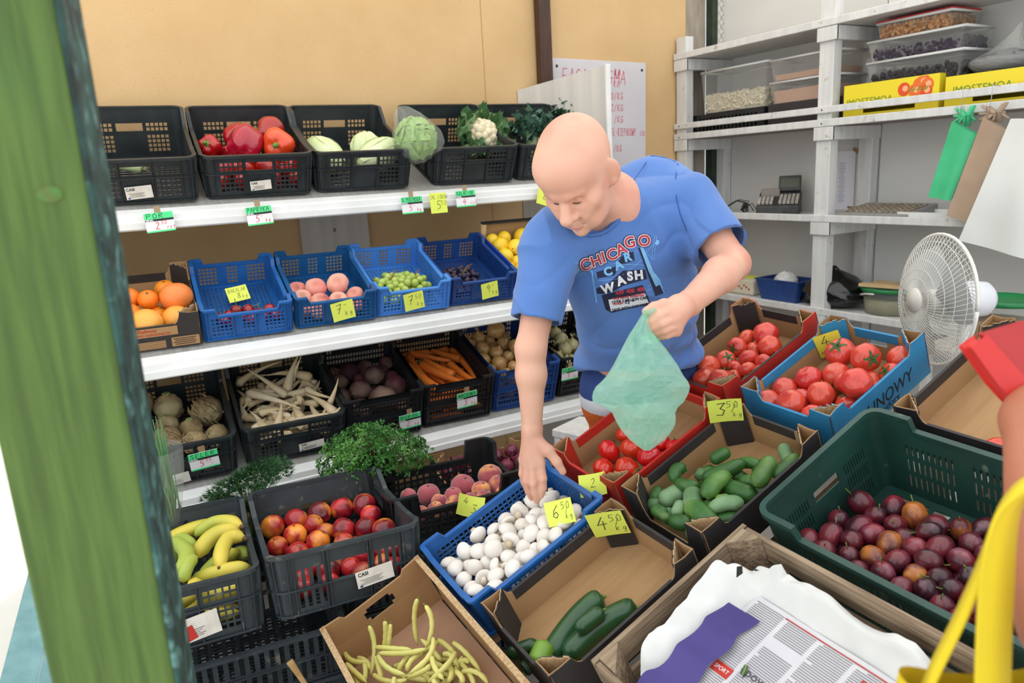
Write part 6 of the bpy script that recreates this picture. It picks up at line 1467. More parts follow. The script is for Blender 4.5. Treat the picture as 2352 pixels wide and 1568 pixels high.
# black crate and tubs, left bay
cb = thing('shelf_crate', 'low black plastic crate under the white bean tub', 'crate', Matrix.Translation((3.285, (yx(1575) + yx(1743)) / 2, z2)))
L_ = abs(yx(1575) - yx(1743)) / 2 - .01
slp = breaks([('', .02)] + grp(16, .008, .007, 'a') + [('', .02)], 2 * L_)
for s, nm in ((-1, 'front_wall'), (1, 'back_wall')):
    MB().panel(lambda u, v, w: Vector((s * .11 + w, u - L_, v)), slp[0], [0, .02, .05, .06, .09, .11], lambda i, j: not (slp[1][i] == 'a' and j in (1, 3)), .004).obj(nm, m_blackd, cb)
for s in (-1, 1): MB().box2((-.11, s * L_ - .003, 0), (.114, s * L_ + .003, .11)).obj('end_wall', m_blackd, cb)
MB().box2((-.11, -L_, 0), (.11, L_, .004)).obj('base', m_blackd, cb)
tub('tall clear tub half full of white beans on the black crate', yx(1596) , yx(1744), z2 + .114, zx(1600, 168), .42, m_bean, bump=.012, sc=90, x0=3.175, pieces=.011)
bx_ = thing('black_carton', 'black cardboard carton under the two tubs of pink grain', 'box', Matrix.Translation((3.285, (yx(1748) + yx(1928)) / 2, z2)))
L_ = abs(yx(1748) - yx(1928)) / 2
for s in (-1, 1):
    MB().box2((s * .105 - .003, -L_, 0), (s * .105 + .003, L_, .115)).obj('wall', m_cblk, bx_); MB().box2((-.102, s * (L_ - .004) - .003, 0), (.102, s * (L_ - .004) + .003, .115)).obj('wall', m_cblk, bx_)
MB().box2((-.102, -L_ + .008, 0), (.102, L_ - .008, .004)).obj('base', m_cblk, bx_)
MB().box2((-.102, -L_ + .008, .112), (.102, L_ - .008, .116)).obj('lid', m_cblk, bx_)
za = z2 + .117; hb_ = (zx(1750, 138) - za) / 2
tub('lower clear tub of pink grain on the black carton', yx(1752), yx(1905), za, za + hb_ - .008, .62, m_grain, x0=3.175, bump=.003, sc=150)
tub('upper clear tub of pink grain stacked on the other', yx(1752), yx(1905), za + hb_, za + 2 * hb_ - .008, .3, m_grain, x0=3.175, bump=.003, sc=150)
# yellow cartons, right bay
def ycarton(label, xa, xb, top, txt):
    y1, y0 = yx(xa), yx(xb); h = top
    t = thing('yellow_carton', label, 'box', Matrix.Translation((3.25, (y0 + y1) / 2, z2)), 'yellow printed cartons'); L = (y1 - y0) / 2
    us = [-L, -L * .55, -L * .5, L * .5, L * .55, L]
    MB().panel(lambda u, v, w: Vector((-.118 + w, u, v)), us, [0, .025, .055, .065, h], lambda i, j: not (i in (1, 2, 3) and j == 1) and not (i == 2 and j == 2), .004).obj('front', m_cyel, t)
    MB().box2((-.112, -L, 0), (.112, L, .004)).obj('base', m_card, t)
    MB().box2((.112, -L, 0), (.116, L, h)).obj('back', m_cyel, t)
    for s in (-1, 1): MB().box2((-.112, s * (L - .003) - .002, 0), (.112, s * (L - .003) + .002, h)).obj('side', m_cyel, t)
    MB().box2((-.108, -L + .008, h - .045), (.108, L - .008, h - .041)).obj('inner_tray', m_cblk, t)
    fm = Matrix.Translation((-.1185, 0, 0)) @ Matrix.Rotation(R_(-90), 4, 'Z') @ Matrix.Rotation(R_(90), 4, 'X')
    p = MB(); rg = random.Random(5)
    for k in range(7):
        cx, cy, r = L * (.3 + .5 * rg.random()), h * (.55 + .3 * rg.random()), .028
        vs = [fm @ Vector((cx + r * math.cos(a) , min(h - .003, cy + r * math.sin(a)), .0003 + k * .0002)) for a in [q * math.pi / 9 for q in range(18)]]
        p.add(vs, [tuple(range(18))], k % 2)
        r2 = r * .45; p.add([fm @ Vector((cx + r * .2 + r2 * math.cos(a), min(h - .004, cy + r * .1 + r2 * math.sin(a)), .0006 + k * .0002)) for a in [q * math.pi / 6 for q in range(12)]], [tuple(range(12))], 2)
    for k in range(5): p.add([fm @ Vector(q) for q in ((L * (.4 + .08 * k), h * .62, .0022), (L * (.44 + .08 * k), h * .60, .0022), (L * (.5 + .08 * k), h * .75, .0022))], [(0, 1, 2)], 3)
    p.obj('tomato_print', [mat('orange_print', 'e8702a', .5), mat('red_orange_print', 'e04e20', .5), mat('peach_print', 'f4b080', .5), mat('leaf_print', '6d8f2c', .5)], t)
    q = text_mb(txt, .04, None, fm @ Matrix.Translation((-L * .42, .062, .0006))); q.obj('lettering', MATS['leaf_print'], t)
    return h
hA = ycarton('yellow carton with printed orange tomatoes under three stacked tubs', 1934, 2150, zx(1940, 198, 3.13) - z2, 'IMOSTEMOA')
ycarton('yellow carton at the right end of the shelf behind the hanging bags', 2164, 2480, zx(2165, 178, 3.13) - z2, 'IMOSTEMOA')
zb_ = z2 + hA + .002
ya, yb = yx(1970), yx(2185)
t1 = zx(1972, 148) ; t2 = zx(1972, 100); t3 = zx(1990, 70)
tub('lowest clear tub of dark prunes on the yellow carton', ya, yb, zb_ - .02, t1, .5, m_prun, bump=.016, sc=60, x0=3.175, pieces=.018)
tub('middle clear tub of dark raisins in the stack of three', ya, yb, t1 + .006, t2, .55, m_rais, bump=.008, sc=80, x0=3.175, pieces=.012)
tub('top clear tub of walnuts with a bright red lid', yx(1985), yx(2150), t2 + .006, min(t2 + .075, 2.095), .75, m_nut, bump=.01, sc=80, x0=3.185, pieces=.014, lid=mat('red_lid', 'b8202a', .35))
sb_ = thing('bag_of_poppy_seed', 'knotted clear plastic bag of dark grey seed on the right yellow carton', 'bag', Matrix.Translation(Vector((3.24, yx(2258), zx(2190, 172, 3.13)))))
MB().ball(lambda d: Vector((d.x * .08, d.y * .125, max(0, .035 + d.z * .045 + .006 * noise.noise(d * 6)))), 20, 12).obj('seed', mat('poppy_grey', '6e6e72', .8, '5a5a5e', 90), sb_, kind='stuff')
def sbf(d):
    v = Vector((d.x * .085, d.y * .13, max(0, .04 + d.z * .055)))
    if d.z > .2: k = (d.z - .2) / .8; v = v.lerp(Vector((0, -.05 * k, .04 + .13 * k)) + Vector((d.x, d.y, 0)) * .02, min(1, k * 1.25))
    return v * (1 + .05 * noise.noise(d * 9))
MB().ball(sbf, 30, 24, 0, False).obj('plastic_bag', film('clear_film2', 'f2f2f0', .72, .08, .3), sb_)
# ---- middle shelf: cash register, price sheet, scale, tray
z3 = 1.252
yc = (yx(1722, 3.15, 460) + yx(1824, 3.15, 460)) / 2; wc_ = abs(yx(1722, 3.15, 460) - yx(1824, 3.15, 460))
rg_ = thing('cash_register', 'small dark cash register with grey keys on the storage shelf', 'cash register', Matrix.Translation((3.20, yc, z3)) @ Matrix.Rotation(R_(-56), 4, 'Z'))
m_reg = mat('register_plastic', '3b3d3e', .5, '33302e', 30); hw_ = .108
b = MB(); b.add([(-hw_, -.02, 0), (hw_, -.02, 0), (hw_, .13, 0), (-hw_, .13, 0), (-hw_, -.02, .045), (hw_, -.02, .045), (hw_, .13, .115), (-hw_, .13, .115)], [(0, 3, 2, 1), (0, 1, 5, 4), (1, 2, 6, 5), (2, 3, 7, 6), (3, 0, 4, 7), (4, 5, 6, 7)]); b.obj('body', m_reg, rg_, bevel=.006)
KM = Matrix.Translation((0, -.02, .046)) @ Matrix.Rotation(math.atan2(.07, .15), 4, 'X')
key = MB().box((0, 0, .008), (.016, .019, .014)).mesh('key', mat('key_grey', 'b9b2a8', .5, 'a8a198', 40))
for i in range(5):
    for j in range(4): put('key', key, rg_, KM @ Matrix.Translation((.012 + i * .0205, .022 + j * .024, 0)), bevel=.002)
for i in range(4):
    for j in range(3): put('key', key, rg_, KM @ Matrix.Translation((-.095 + i * .0205, .022 + j * .024, 0)), bevel=.002)
MB().box((-hw_ * .45, .115, .105), (hw_ * .9, .07, .05), 0).obj('printer_cover', mat('smoky_plastic', '8a8078', .3), rg_, bevel=.004)
dm = Matrix.Translation((hw_ * .42, .12, .135)) @ Matrix.Rotation(R_(-20), 4, 'X')
d_ = MB().box((0, 0, .02), (hw_ * 1.05, .018, .085), 0, dm).obj('display', m_reg, rg_, bevel=.004)
MB().box((0, -.0095, .022), (hw_ * .88, .001, .052), 0, dm).obj('screen', mat('lcd', '2f3520', .2), d_)
cbm = MB()
pts = [Vector((3.14, yc + hw_ + .0, z3 + .02)), Vector((3.16, yc + hw_ + .05, z3 + .05)), Vector((3.15, yc + hw_ + .10, z3 + .02)), Vector((3.17, yc + hw_ + .08, z3 + .06)), Vector((3.16, yc + hw_ + .14, z3 + .07)), Vector((3.2, yc + hw_ + .3, z3 + .01)), Vector((3.25, yc + hw_ + .42, z3 + .008))]
for k in range(3): cbm.tube([p + Vector((k * .006, math.sin(k * 2) * .01, k * .004)) for p in pts], .0025, 5)
for k in range(5): cbm.tube([Vector((3.16 + k * .003, yc + hw_ + .085 + .018 * math.cos(a + k), z3 + .035 + .025 * math.sin(a))) for a in [i * .63 for i in range(11)]], .0022, 5)
tag(cbm.obj('power_cable', m_blackink), 'tangled black cable beside the cash register', 'cable')
pc_ = thing('price_sheet', 'printed price list in a plastic sleeve taped to the white wall', 'sheet', Matrix.Translation((3.450, on_x(1926, 415, 3.45).y, on_x(1926, 415, 3.45).z)) @ Matrix.Rotation(R_(-90), 4, 'Z') @ Matrix.Rotation(R_(90), 4, 'X'))
MB().box((0, 0, 0), (.19, .30, .002)).obj('sheet', mat('sheet_paper', 'dcdae2', .3), pc_)
for c_ in range(2):
    pk = MB()
    for r in range(22): pk.box((-.05 + c_ * .07, .09 - r * .0095, .0016), (.025 + .02 * ((r * 7 + c_ * 3) % 5) / 5, .0028, .0004))
    pk.obj('print', mat('faint_ink', '8d8c9a', .8), pc_)
MB().box((.07, -.135, .0016), (.018, .010, .0005)).obj('flag', MATS['flag_blue'], pc_)
for sx, sy, a in ((-.09, .145, 30), (.092, .15, -35), (.085, -.14, 5)): MB().box((0, 0, .002), (.035, .016, .0008), 0, Matrix.Translation((sx, sy, 0)) @ Matrix.Rotation(R_(a), 4, 'Z')).obj('tape', mat('amber_tape', '9c7a4c', .4), pc_)
ys0, ys1 = yx(1928, 3.15, 490), yx(2090, 3.15, 490)
sc_ = thing('shop_scale', 'grey shop scale keyboard on the storage shelf', 'scale', Matrix.Translation((3.18, (ys0 + ys1) / 2, z3)) @ Matrix.Rotation(R_(-90), 4, 'Z'))
w = (ys0 - ys1) / 2; m_sca = mat('scale_plastic', '8f8d8c', .5)
b = MB(); b.add([(-w, -.05, 0), (w, -.05, 0), (w, .18, 0), (-w, .18, 0), (-w, -.05, .02), (w, -.05, .02), (w, .18, .055), (-w, .18, .055)], [(0, 3, 2, 1), (0, 1, 5, 4), (1, 2, 6, 5), (2, 3, 7, 6), (3, 0, 4, 7), (4, 5, 6, 7)]); b.obj('body', m_sca, sc_, bevel=.006)
KM = Matrix.Translation((0, -.05, .021)) @ Matrix.Rotation(math.atan2(.035, .23), 4, 'X')
k2 = MB().box((0, 0, .003), (.016, .016, .006)).mesh('key', mat('beige_key', 'a89c8a', .6, '8a7c68', 30))
for i in range(11):
    for j in range(6): put('key', k2, sc_, KM @ Matrix.Translation((-w + .03 + i * (2 * w - .06) / 10, .03 + j * .03, 0)))
ty = yx(2140, 3.2, 490)
tr = thing('white_tray', 'shallow white tray beside the scale', 'tray', Matrix.Translation((3.24, ty, z3)))
MB().box2((-.1, -.12, 0), (.1, .12, .006)).obj('base', m_lip, tr, bevel=.003)
for s in (-1, 1): MB().box2((-.1, s * .117 - .003, .006), (.1, s * .117 + .003, .03)).obj('side', m_lip, tr); MB().box2((s * .097 - .003, -.113, .006), (s * .097 + .003, .113, .03)).obj('side', m_lip, tr)
# ---- bottom shelf
z4 = .795
y_ = yx(1795, 3.2, 700)
bk = thing('blue_basket', 'small ribbed blue plastic basket with crumpled paper', 'basket', Matrix.Translation((3.24, y_, z4)))
bw, bd = .085, abs(yx(1748, 3.2, 700) - yx(1845, 3.2, 700)) / 2
vs = []
us = [i / 30 for i in range(31)]
for s, ax in ((-1, 0), (1, 0), (-1, 1), (1, 1)):
    half = bd if ax == 0 else bw
    def P(u, v, w_):
        k = .8 + .2 * v; t = (u * 2 - 1) * half * k; o_ = s * ((bw if ax == 0 else bd) * k) + (w_ + .002 * (int(u * 30 + .01) % 2)) * s
        return Vector((o_, t, v * .11)) if ax == 0 else Vector((t, o_, v * .11))
    MB().panel(P, us, [0, .85, 1], lambda i, j: True, .003).obj('side_wall', m_blue3, bk)
MB().box2((-bw * .8, -bd * .8, 0), (bw * .8, bd * .8, .004)).obj('base', m_blue3, bk)
for s in (-1, 1): MB().box2((s * bw - .006, -bd - .006, .108), (s * bw + .006, bd + .006, .114)).obj('rim', m_blue3, bk); MB().box2((-bw + .006, s * bd - .006, .108), (bw - .006, s * bd + .006, .114)).obj('rim', m_blue3, bk)
cp_ = MB().ball(lambda d: Vector((d.x * .06, d.y * .07, .09 + d.z * .055)) * (1 + .12 * noise.noise(d * 4)), 14, 10, 0, False).obj('crumpled_paper', m_paper, None, Matrix.Translation((3.24, y_ + .01, z4))); tag(cp_, 'crumpled white paper in the blue basket', 'paper')
pt = thing('flower_pot_cover', 'cream planter with red flower pattern behind the man\'s elbow', 'planter', Matrix.Translation((3.26, yx(1698, 3.2, 690), z4)))
MB().box2((-.07, -.11, 0), (.07, .11, .09)).obj('body', mat('cream_ceramic', 'd8d2bc', .4), pt, bevel=.012)
fl = MB()
for k in range(9): fl.ball(lambda d: Vector((-.071 + d.x * .002, -.08 + k * .018 + d.y * .006, .035 + .01 * (k % 3) + d.z * .007)), 8, 6)
fl.obj('flower_print', m_cred, pt)
MB().box2((-.04, -.08, .0905), (.05, .03, .094)).obj('yellow_card', m_note, pt)
m_bag = mat('black_bag_film', '0c0c0e', .22, '101012', 6, bump=.6, bscale=16, coat=.3)
def blackbag(label, x, top, r, lean=0):
    yy = yx(x, 3.22, 690); h = zx(x, top, 3.22) - z4
    t = thing('black_bag', label, 'bag', Matrix.Translation((3.24, yy, z4)), 'black plastic bags')
    def f(d):
        zz = .5 + .5 * d.z; k = 1.15 * (1 - zz ** 2.2) ** .5 + .05 if d.z > -.6 else 1.1
        n_ = 1 + .14 * noise.noise(d * 4 + Vector((x, 0, 0))) + .07 * abs(noise.noise(d * 11))
        return Vector((math.copysign(abs(d.x) ** .7, d.x) * r * .8 * k * n_, math.copysign(abs(d.y) ** .7, d.y) * r * k * n_ + lean * zz, h * zz))
    MB().ball(f, 32, 24).obj('body', m_bag, t)
    MB().tube([Vector((0, lean, h * .93)), Vector((.01, lean + .02, h * 1.02)), Vector((.0, lean + .05, h * 1.0))], [.02, .014, .004], 8).obj('knot', m_bag, t)
blackbag('large black plastic bag standing right of the white post', 1912, 618, .135)
blackbag('small tied black bag just left of the white post', 1852, 668, .05)
def pail(label, x, ytop, y_bot, r, X, content, lidc, z=None):
    c_ = on_x(x, (ytop + y_bot) / 2, X); z0 = z if z is not None else z4; h = on_x(x, ytop, X).z - z0
    t = thing('food_pail', label, 'bucket', Matrix.Translation((X, c_.y, z0)), 'clear pails with green lids')
    MB().lathe([(0, .0), (r * .88, 0), (r, h)], 28).obj('body', m_tub, t)
    MB().lathe([(0, .004), (r * .86, .004), (r * .94, h * .62), (r * .6, h * .64), (0, h * .63)], 28).obj('contents', content, t, kind='stuff')
    MB().lathe([(r * .98, h - .004), (r * 1.06, h - .004), (r * 1.07, h + .012), (r * 1.0, h + .016), (r * .95, h + .008), (0, h + .008)], 28).obj('lid', lidc, t)
    MB().tube([Vector((-r * 1.05 * math.cos(a), r * 1.05 * math.sin(a), h * .93 - .03 * math.sin(a) ** 2)) for a in [i * math.pi / 16 for i in range(17)]], .004, 6).obj('handle', m_lip, t)
m_lidg = mat('green_lid', '1d7a44', .4)
pail('clear pail with green lid left of the fan', 2045, 664, 740, .125, 3.28, mat('pickle', 'a09a80', .7, '8a8a62', 12), m_lidg)
for i, (dy, a) in enumerate(((0, 12), (-.05, -8))):
    o = MB().box((0, 0, 0), (.05, .2, .014), 0).obj('wood_board', m_pine, None, Matrix.Translation((3.2 + i * .06, yx(2042, 3.25, 650) + dy * .4, zx(2045, 664, 3.28) + .028 + .0 * i)) @ Matrix.Rotation(R_(a), 4, 'Z')); tag(o, ('thin pine board lying on the pail lid, front one', 'thin pine board lying on the pail lid, back one')[i], 'board')
pl_ = on_x(2300, 720, 2.95)
stool = thing('side_stool', 'grey stool carrying the pail of shredded carrot', 'stool', Matrix.Translation((2.86, pl_.y, 0)))
zt_ = on_x(2300, 800, 2.86).z
MB().box2((-.16, -.17, zt_ - .03), (.16, .17, zt_)).obj('top', m_lam, stool, bevel=.004)
for a in (-1, 1):
    for b in (-1, 1): MB().box2((a * .13 - .015, b * .14 - .015, 0), (a * .13 + .015, b * .14 + .015, zt_ - .031)).obj('leg', m_wpost, stool)
pail('clear pail of shredded carrot with green lid beside the fan', 2300, 692, 800, .115, 2.86, mat('carrot_salad', 'cbb28c', .8, 'b89a70', 12, col3='d8783a', scale3=16, lo3=.6, hi3=.66), m_lidg, zt_)
# ---- fan
fc = at_depth(2150, 688, 2.5)
fx_ = (CR * -1 + _F * -.02 + CU * -.02).normalized()
fz = Vector((0, 0, 1)); fz = (fz - fx_ * fz.dot(fx_)).normalized(); fy = fz.cross(fx_)
FM_ = Matrix(((fx_.x, fy.x, fz.x, fc.x), (fx_.y, fy.y, fz.y, fc.y), (fx_.z, fy.z, fz.z, fc.z), (0, 0, 0, 1)))
fan = thing('pedestal_fan', 'white pedestal fan with round wire guard behind the tomato trays', 'fan', Matrix.Translation((fc.x, fc.y, 0)))
fi = fan.matrix_basis.inverted() @ FM_
RF = .218; m_fan = mat('fan_white', 'e6e4de', .35)
for nm, sgn, dep_ in (('front_guard', 1, .075), ('rear_guard', -1, .055)):
    g = MB()
    for k in range(72):
        a = 2 * math.pi * k / 72; tw = .5 * sgn
        pts = [fi @ Vector((sgn * dep_ * (1 - (t) ** 2.6), RF * t * math.cos(a + tw * t), RF * t * math.sin(a + tw * t))) for t in (.16, .3, .45, .6, .75, .88, .96, 1)]
        g.tube(pts, .0011, 4, cap=False)
    for t in (.2, .34, .48, .62, .76, .9):
        g.tube([fi @ Vector((sgn * dep_ * (1 - t ** 2.6), RF * t * math.cos(a), RF * t * math.sin(a))) for a in [i * math.pi / 24 for i in range(49)]], .0011, 4, cap=False)
    g.obj(nm, m_fan, fan)
MB().tube([fi @ Vector((0, RF * 1.005 * math.cos(a), RF * 1.005 * math.sin(a))) for a in [i * math.pi / 24 for i in range(49)]], .006, 8).obj('rim', m_fan, fan)
MB().lathe([(0, .082), (.04, .08), (.043, .07)], 20, 0, fi @ Matrix.Rotation(R_(90), 4, 'Y')).obj('badge', m_fan, fan)
for k in range(3):
    bl_ = MB(); vs = []
    for i in range(8):
        t = i / 7; rr = .035 + t * .15
        for j in range(6):
            s_ = j / 5 - .5; a = 2 * math.pi * k / 3 + s_ * (1.15 + .35 * math.sin(t * 3)) + t * .35
            vs.append(fi @ Vector((.045 * s_ + .005, rr * math.cos(a), rr * math.sin(a))))
    bl_.add(vs, [(i * 6 + j, i * 6 + j + 1, (i + 1) * 6 + j + 1, (i + 1) * 6 + j) for i in range(7) for j in range(5)], 0, True).obj('blade', mat('fan_blade', 'c4c6c6', .3), fan)
MB().lathe([(0, .03), (.03, .03), (.036, .02), (.036, -.03), (0, -.03)], 20, 0, fi @ Matrix.Rotation(R_(90), 4, 'Y')).obj('hub', m_fan, fan)
MB().lathe([(0, -.055), (.05, -.055), (.058, -.07), (.062, -.12), (.058, -.165), (.04, -.185), (0, -.19)], 24, 0, fi @ Matrix.Rotation(R_(90), 4, 'Y')).obj('motor', mat('motor_white', 'e2e2ea', .3), fan)
mo = fi @ Vector((-.11, 0, -.05)); MB().tube([mo, Vector((mo.x, mo.y, .05))], [.022, .016], 14).obj('pole', m_fan, fan)
MB().lathe([(0, 0), (.15, 0), (.15, .015), (.13, .03), (.03, .045), (0, .045)], 32, 0, Matrix.Translation((mo.x, mo.y, 0))).obj('base', m_fan, fan)
# ---- bags hung on hooks from the front slat
def hang(name, label, hook, poly, m, X, th=.014, neck=None, wav=.006):
    hp = on_x(*hook, X); t = thing(name, label, 'bags', Matrix.Translation(hp), 'bags hung from the storage shelf')
    P = [on_x(x, y, X) - hp for x, y in poly]
    a, b, c_, d_ = P   # top-left, top-right, bottom-right, bottom-left
    for k in range(3):
        n = 10; vs = []
        for i in range(n + 1):
            for j in range(n + 1):
                u, v = i / n, j / n
                p = a.lerp(b, u).lerp(d_.lerp(c_, u), v)
                vs.append(p + Vector((-th * k - wav * math.sin(u * 7 + k) * v - .01 * math.sin(math.pi * u), .004 * k * v, -.006 * k * v)))
        MB().add(vs, [(i * (n + 1) + j, (i + 1) * (n + 1) + j, (i + 1) * (n + 1) + j + 1, i * (n + 1) + j + 1) for i in range(n) for j in range(n)], 0, True).obj('sheet', m, t)
    if neck:
        nk = MB(); rg = random.Random(3)
        c0 = (a + b) / 2
        for k in range(22):
            an = k * 2 * math.pi / 22; r = neck * rg.uniform(.7, 1.15)
            nk.tube([c0 * .92, c0 * .4 + Vector((math.cos(an) * .012, math.sin(an) * .012, 0)), Vector((math.cos(an) * r * .5, math.sin(an) * r, rg.uniform(-.06, .012)))], [.012, .009, .006], 6, flat=.35)
        nk.obj('gathered_neck', m, t)
    MB().tube([Vector((.03, 0, .07)), Vector((-.004 - .02, 0, .075)), Vector((-.024, 0, .03)), Vector((-.03, .002, -.02)), Vector((-.045, .002, -.015)), Vector((-.05, .002, .01))], .0016, 5).obj('wire_hook', m_steel, t)
hang('green_bag_bundle', 'bundle of mint green plastic bags hanging from a hook', (2217, 248), ((2196, 278), (2252, 308), (2200, 453), (2147, 444)), mat('mint_plastic', '4cc88e', .4, '42b880', 6, bump=.15, bscale=12), XS - .035, neck=.04)
hang('brown_bag_bundle', 'bundle of beige plastic bags hanging beside the green ones', (2284, 242), ((2268, 268), (2325, 300), (2262, 510), (2189, 487)), mat('beige_plastic', 'b89f88', .5, 'ab927c', 6, bump=.15, bscale=12), XS - .05, neck=.05)
hang('white_bag_bundle', 'thick sheaf of white plastic bags hanging at the right edge', (2372, 262), ((2335, 272), (2420, 272), (2400, 590), (2223, 543)), mat('white_film_bags', 'e8e8e6', .45, 'dededc', 4, bump=.1, bscale=8), XS - .075, th=.02, wav=.01)

ws_p = on_y(1345, 985, 2.16)
ws_ = thing('white_stool', 'white painted wooden stool behind the red tomato tray, beside the orange shorts', 'stool', Matrix.Translation((ws_p.x, ws_p.y, 0)) @ Matrix.Rotation(R_(20), 4, 'Z'))
MB().box2((-.09, -.09, ws_p.z - .02), (.09, .09, ws_p.z + .01)).obj('top', m_wpost, ws_, bevel=.004)
for a in (-1, 1):
    for b in (-1, 1): MB().box2((a * .07 - .015, b * .07 - .015, 0), (a * .07 + .015, b * .07 + .015, ws_p.z - .021)).obj('leg', m_wpost, ws_, bevel=.002)
MB().box2((-.055, -.085, .25), (.055, -.07, .29)).obj('rail', m_wpost, ws_)
# ================================================================== people: signed-distance bodies turned into one continuous mesh
class Body:
    def __init__(s, lo, hi, h):
        s.lo = np.array(lo, np.float32); s.h = h
        s.n = np.ceil((np.array(hi) - s.lo) / h).astype(int) + 1
        s.D = np.full(s.n, .5, np.float32)
    def _sub(s, lo, hi):
        a = np.maximum(np.floor((np.array(lo) - s.lo) / s.h).astype(int), 0); b = np.minimum(np.ceil((np.array(hi) - s.lo) / s.h).astype(int) + 1, s.n)
        if (b <= a).any(): return None
        ax = [s.lo[i] + s.h * np.arange(a[i], b[i], dtype=np.float32) for i in range(3)]
        return tuple(slice(a[i], b[i]) for i in range(3)), ax[0][:, None, None], ax[1][None, :, None], ax[2][None, None, :]
    def _op(s, lo, hi, fn, k, cut):
        q = s._sub(lo, hi)
        if q is None: return s
        sl, X, Y, Z = q; d = fn(X, Y, Z).astype(np.float32); D = s.D[sl]
        if cut:
            d = -d; m = np.maximum(D, d); s.D[sl] = m + (np.maximum(k - np.abs(D - d), 0) ** 2 / (4 * k) if k else 0)
        else:
            m = np.minimum(D, d); s.D[sl] = m - (np.maximum(k - np.abs(D - d), 0) ** 2 / (4 * k) if k else 0)
        return s
    def cap(s, a, b, ra, rb=None, k=.02, cut=False):
        rb = ra if rb is None else rb; a = np.array(a, float); b = np.array(b, float); ab = b - a; L2 = max(ab @ ab, 1e-9); r = max(ra, rb) + k + 2.5 * s.h
        def f(X, Y, Z):
            t = np.clip(((X - a[0]) * ab[0] + (Y - a[1]) * ab[1] + (Z - a[2]) * ab[2]) / L2, 0, 1)
            return np.sqrt((X - a[0] - t * ab[0]) ** 2 + (Y - a[1] - t * ab[1]) ** 2 + (Z - a[2] - t * ab[2]) ** 2) - (ra + (rb - ra) * t)
        return s._op(np.minimum(a, b) - r, np.maximum(a, b) + r, f, k, cut)
    def chain(s, pts, rs, k=.02):
        for i in range(len(pts) - 1): s.cap(pts[i], pts[i + 1], rs[i], rs[i + 1], k)
        return s
    def ell(s, c, r, A, k=.02, cut=False):
        """ellipsoid: centre c, radii r along the three unit vectors A"""
        c = np.array(c, float); A = [np.array(v, float) for v in A]; m = max(r) + k + 2.5 * s.h
        def f(X, Y, Z):
            u = [((X - c[0]) * v[0] + (Y - c[1]) * v[1] + (Z - c[2]) * v[2]) / r[i] for i, v in enumerate(A)]
            k0 = np.sqrt(u[0] ** 2 + u[1] ** 2 + u[2] ** 2); k1 = np.sqrt(sum((u[i] / r[i]) ** 2 for i in range(3))) + 1e-6
            return k0 * (k0 - 1) / k1
        return s._op(c - m, c + m, f, k, cut)
    def cyl(s, a, d, r, ln, k=.004, cut=True):
        a = np.array(a, float); d = np.array(d, float); d = d / np.linalg.norm(d); b = a + d * ln; m = r + k + 2.5 * s.h
        def f(X, Y, Z):
            t = (X - a[0]) * d[0] + (Y - a[1]) * d[1] + (Z - a[2]) * d[2]
            q = np.sqrt(np.maximum((X - a[0]) ** 2 + (Y - a[1]) ** 2 + (Z - a[2]) ** 2 - t * t, 0))
            return np.maximum(np.maximum(q - r, -t), t - ln)
        return s._op(np.minimum(a, b) - m, np.maximum(a, b) + m, f, k, cut)
    def mesh(s, smooth=2):
        D = s.D; S = D < 0
        c = np.zeros(np.array(D.shape) - 1, np.int8)
        for i in (0, 1):
            for j in (0, 1):
                for k in (0, 1): c += S[i:D.shape[0] - 1 + i, j:D.shape[1] - 1 + j, k:D.shape[2] - 1 + k]
        act = (c > 0) & (c < 8); ids = np.full(act.shape, -1, np.int32); I = np.argwhere(act); ids[act] = np.arange(len(I))
        off = [(i, j, k) for i in (0, 1) for j in (0, 1) for k in (0, 1)]
        V = {o: D[I[:, 0] + o[0], I[:, 1] + o[1], I[:, 2] + o[2]] for o in off}
        P = np.zeros((len(I), 3)); W = np.zeros(len(I))
        for a in off:
            for ax in range(3):
                if a[ax]: continue
                b = tuple(1 if q == ax else a[q] for q in range(3)); va, vb = V[a], V[b]; x = (va < 0) != (vb < 0)
                t = np.where(x, va / np.where(x, va - vb, 1), 0)
                p = np.tile(np.array(a, float), (len(I), 1)); p[:, ax] += t
                P += p * x[:, None]; W += x
        P = (I + P / W[:, None]) * s.h + s.lo
        F = []
        for ax in range(3):
            o1, o2 = [q for q in range(3) if q != ax]
            sl = [slice(None)] * 3; s1 = list(sl); s2 = list(sl); s1[ax] = slice(0, -1); s2[ax] = slice(1, None)
            a, b = S[tuple(s1)], S[tuple(s2)]
            e = np.argwhere(a != b); e = e[(e[:, o1] > 0) & (e[:, o2] > 0) & (e[:, o1] < D.shape[o1] - 1) & (e[:, o2] < D.shape[o2] - 1)]
            fl = a[tuple(e.T)]
            def cell(d1, d2):
                q = e.copy(); q[:, o1] += d1; q[:, o2] += d2; return ids[tuple(q.T)]
            q = np.stack([cell(-1, -1), cell(0, -1), cell(0, 0), cell(-1, 0)], 1)
            if ax == 1: fl = ~fl
            q[~fl] = q[~fl][:, ::-1]; F.append(q)
        F = np.concatenate(F)
        for _ in range(smooth):
            A = np.zeros_like(P); n = np.zeros(len(P))
            for i in range(4):
                a, b = F[:, i], F[:, (i + 1) % 4]
                np.add.at(A, a, P[b]); np.add.at(n, a, 1)
            P = P * .5 + .5 * A / np.maximum(n, 1)[:, None]
        return P, F
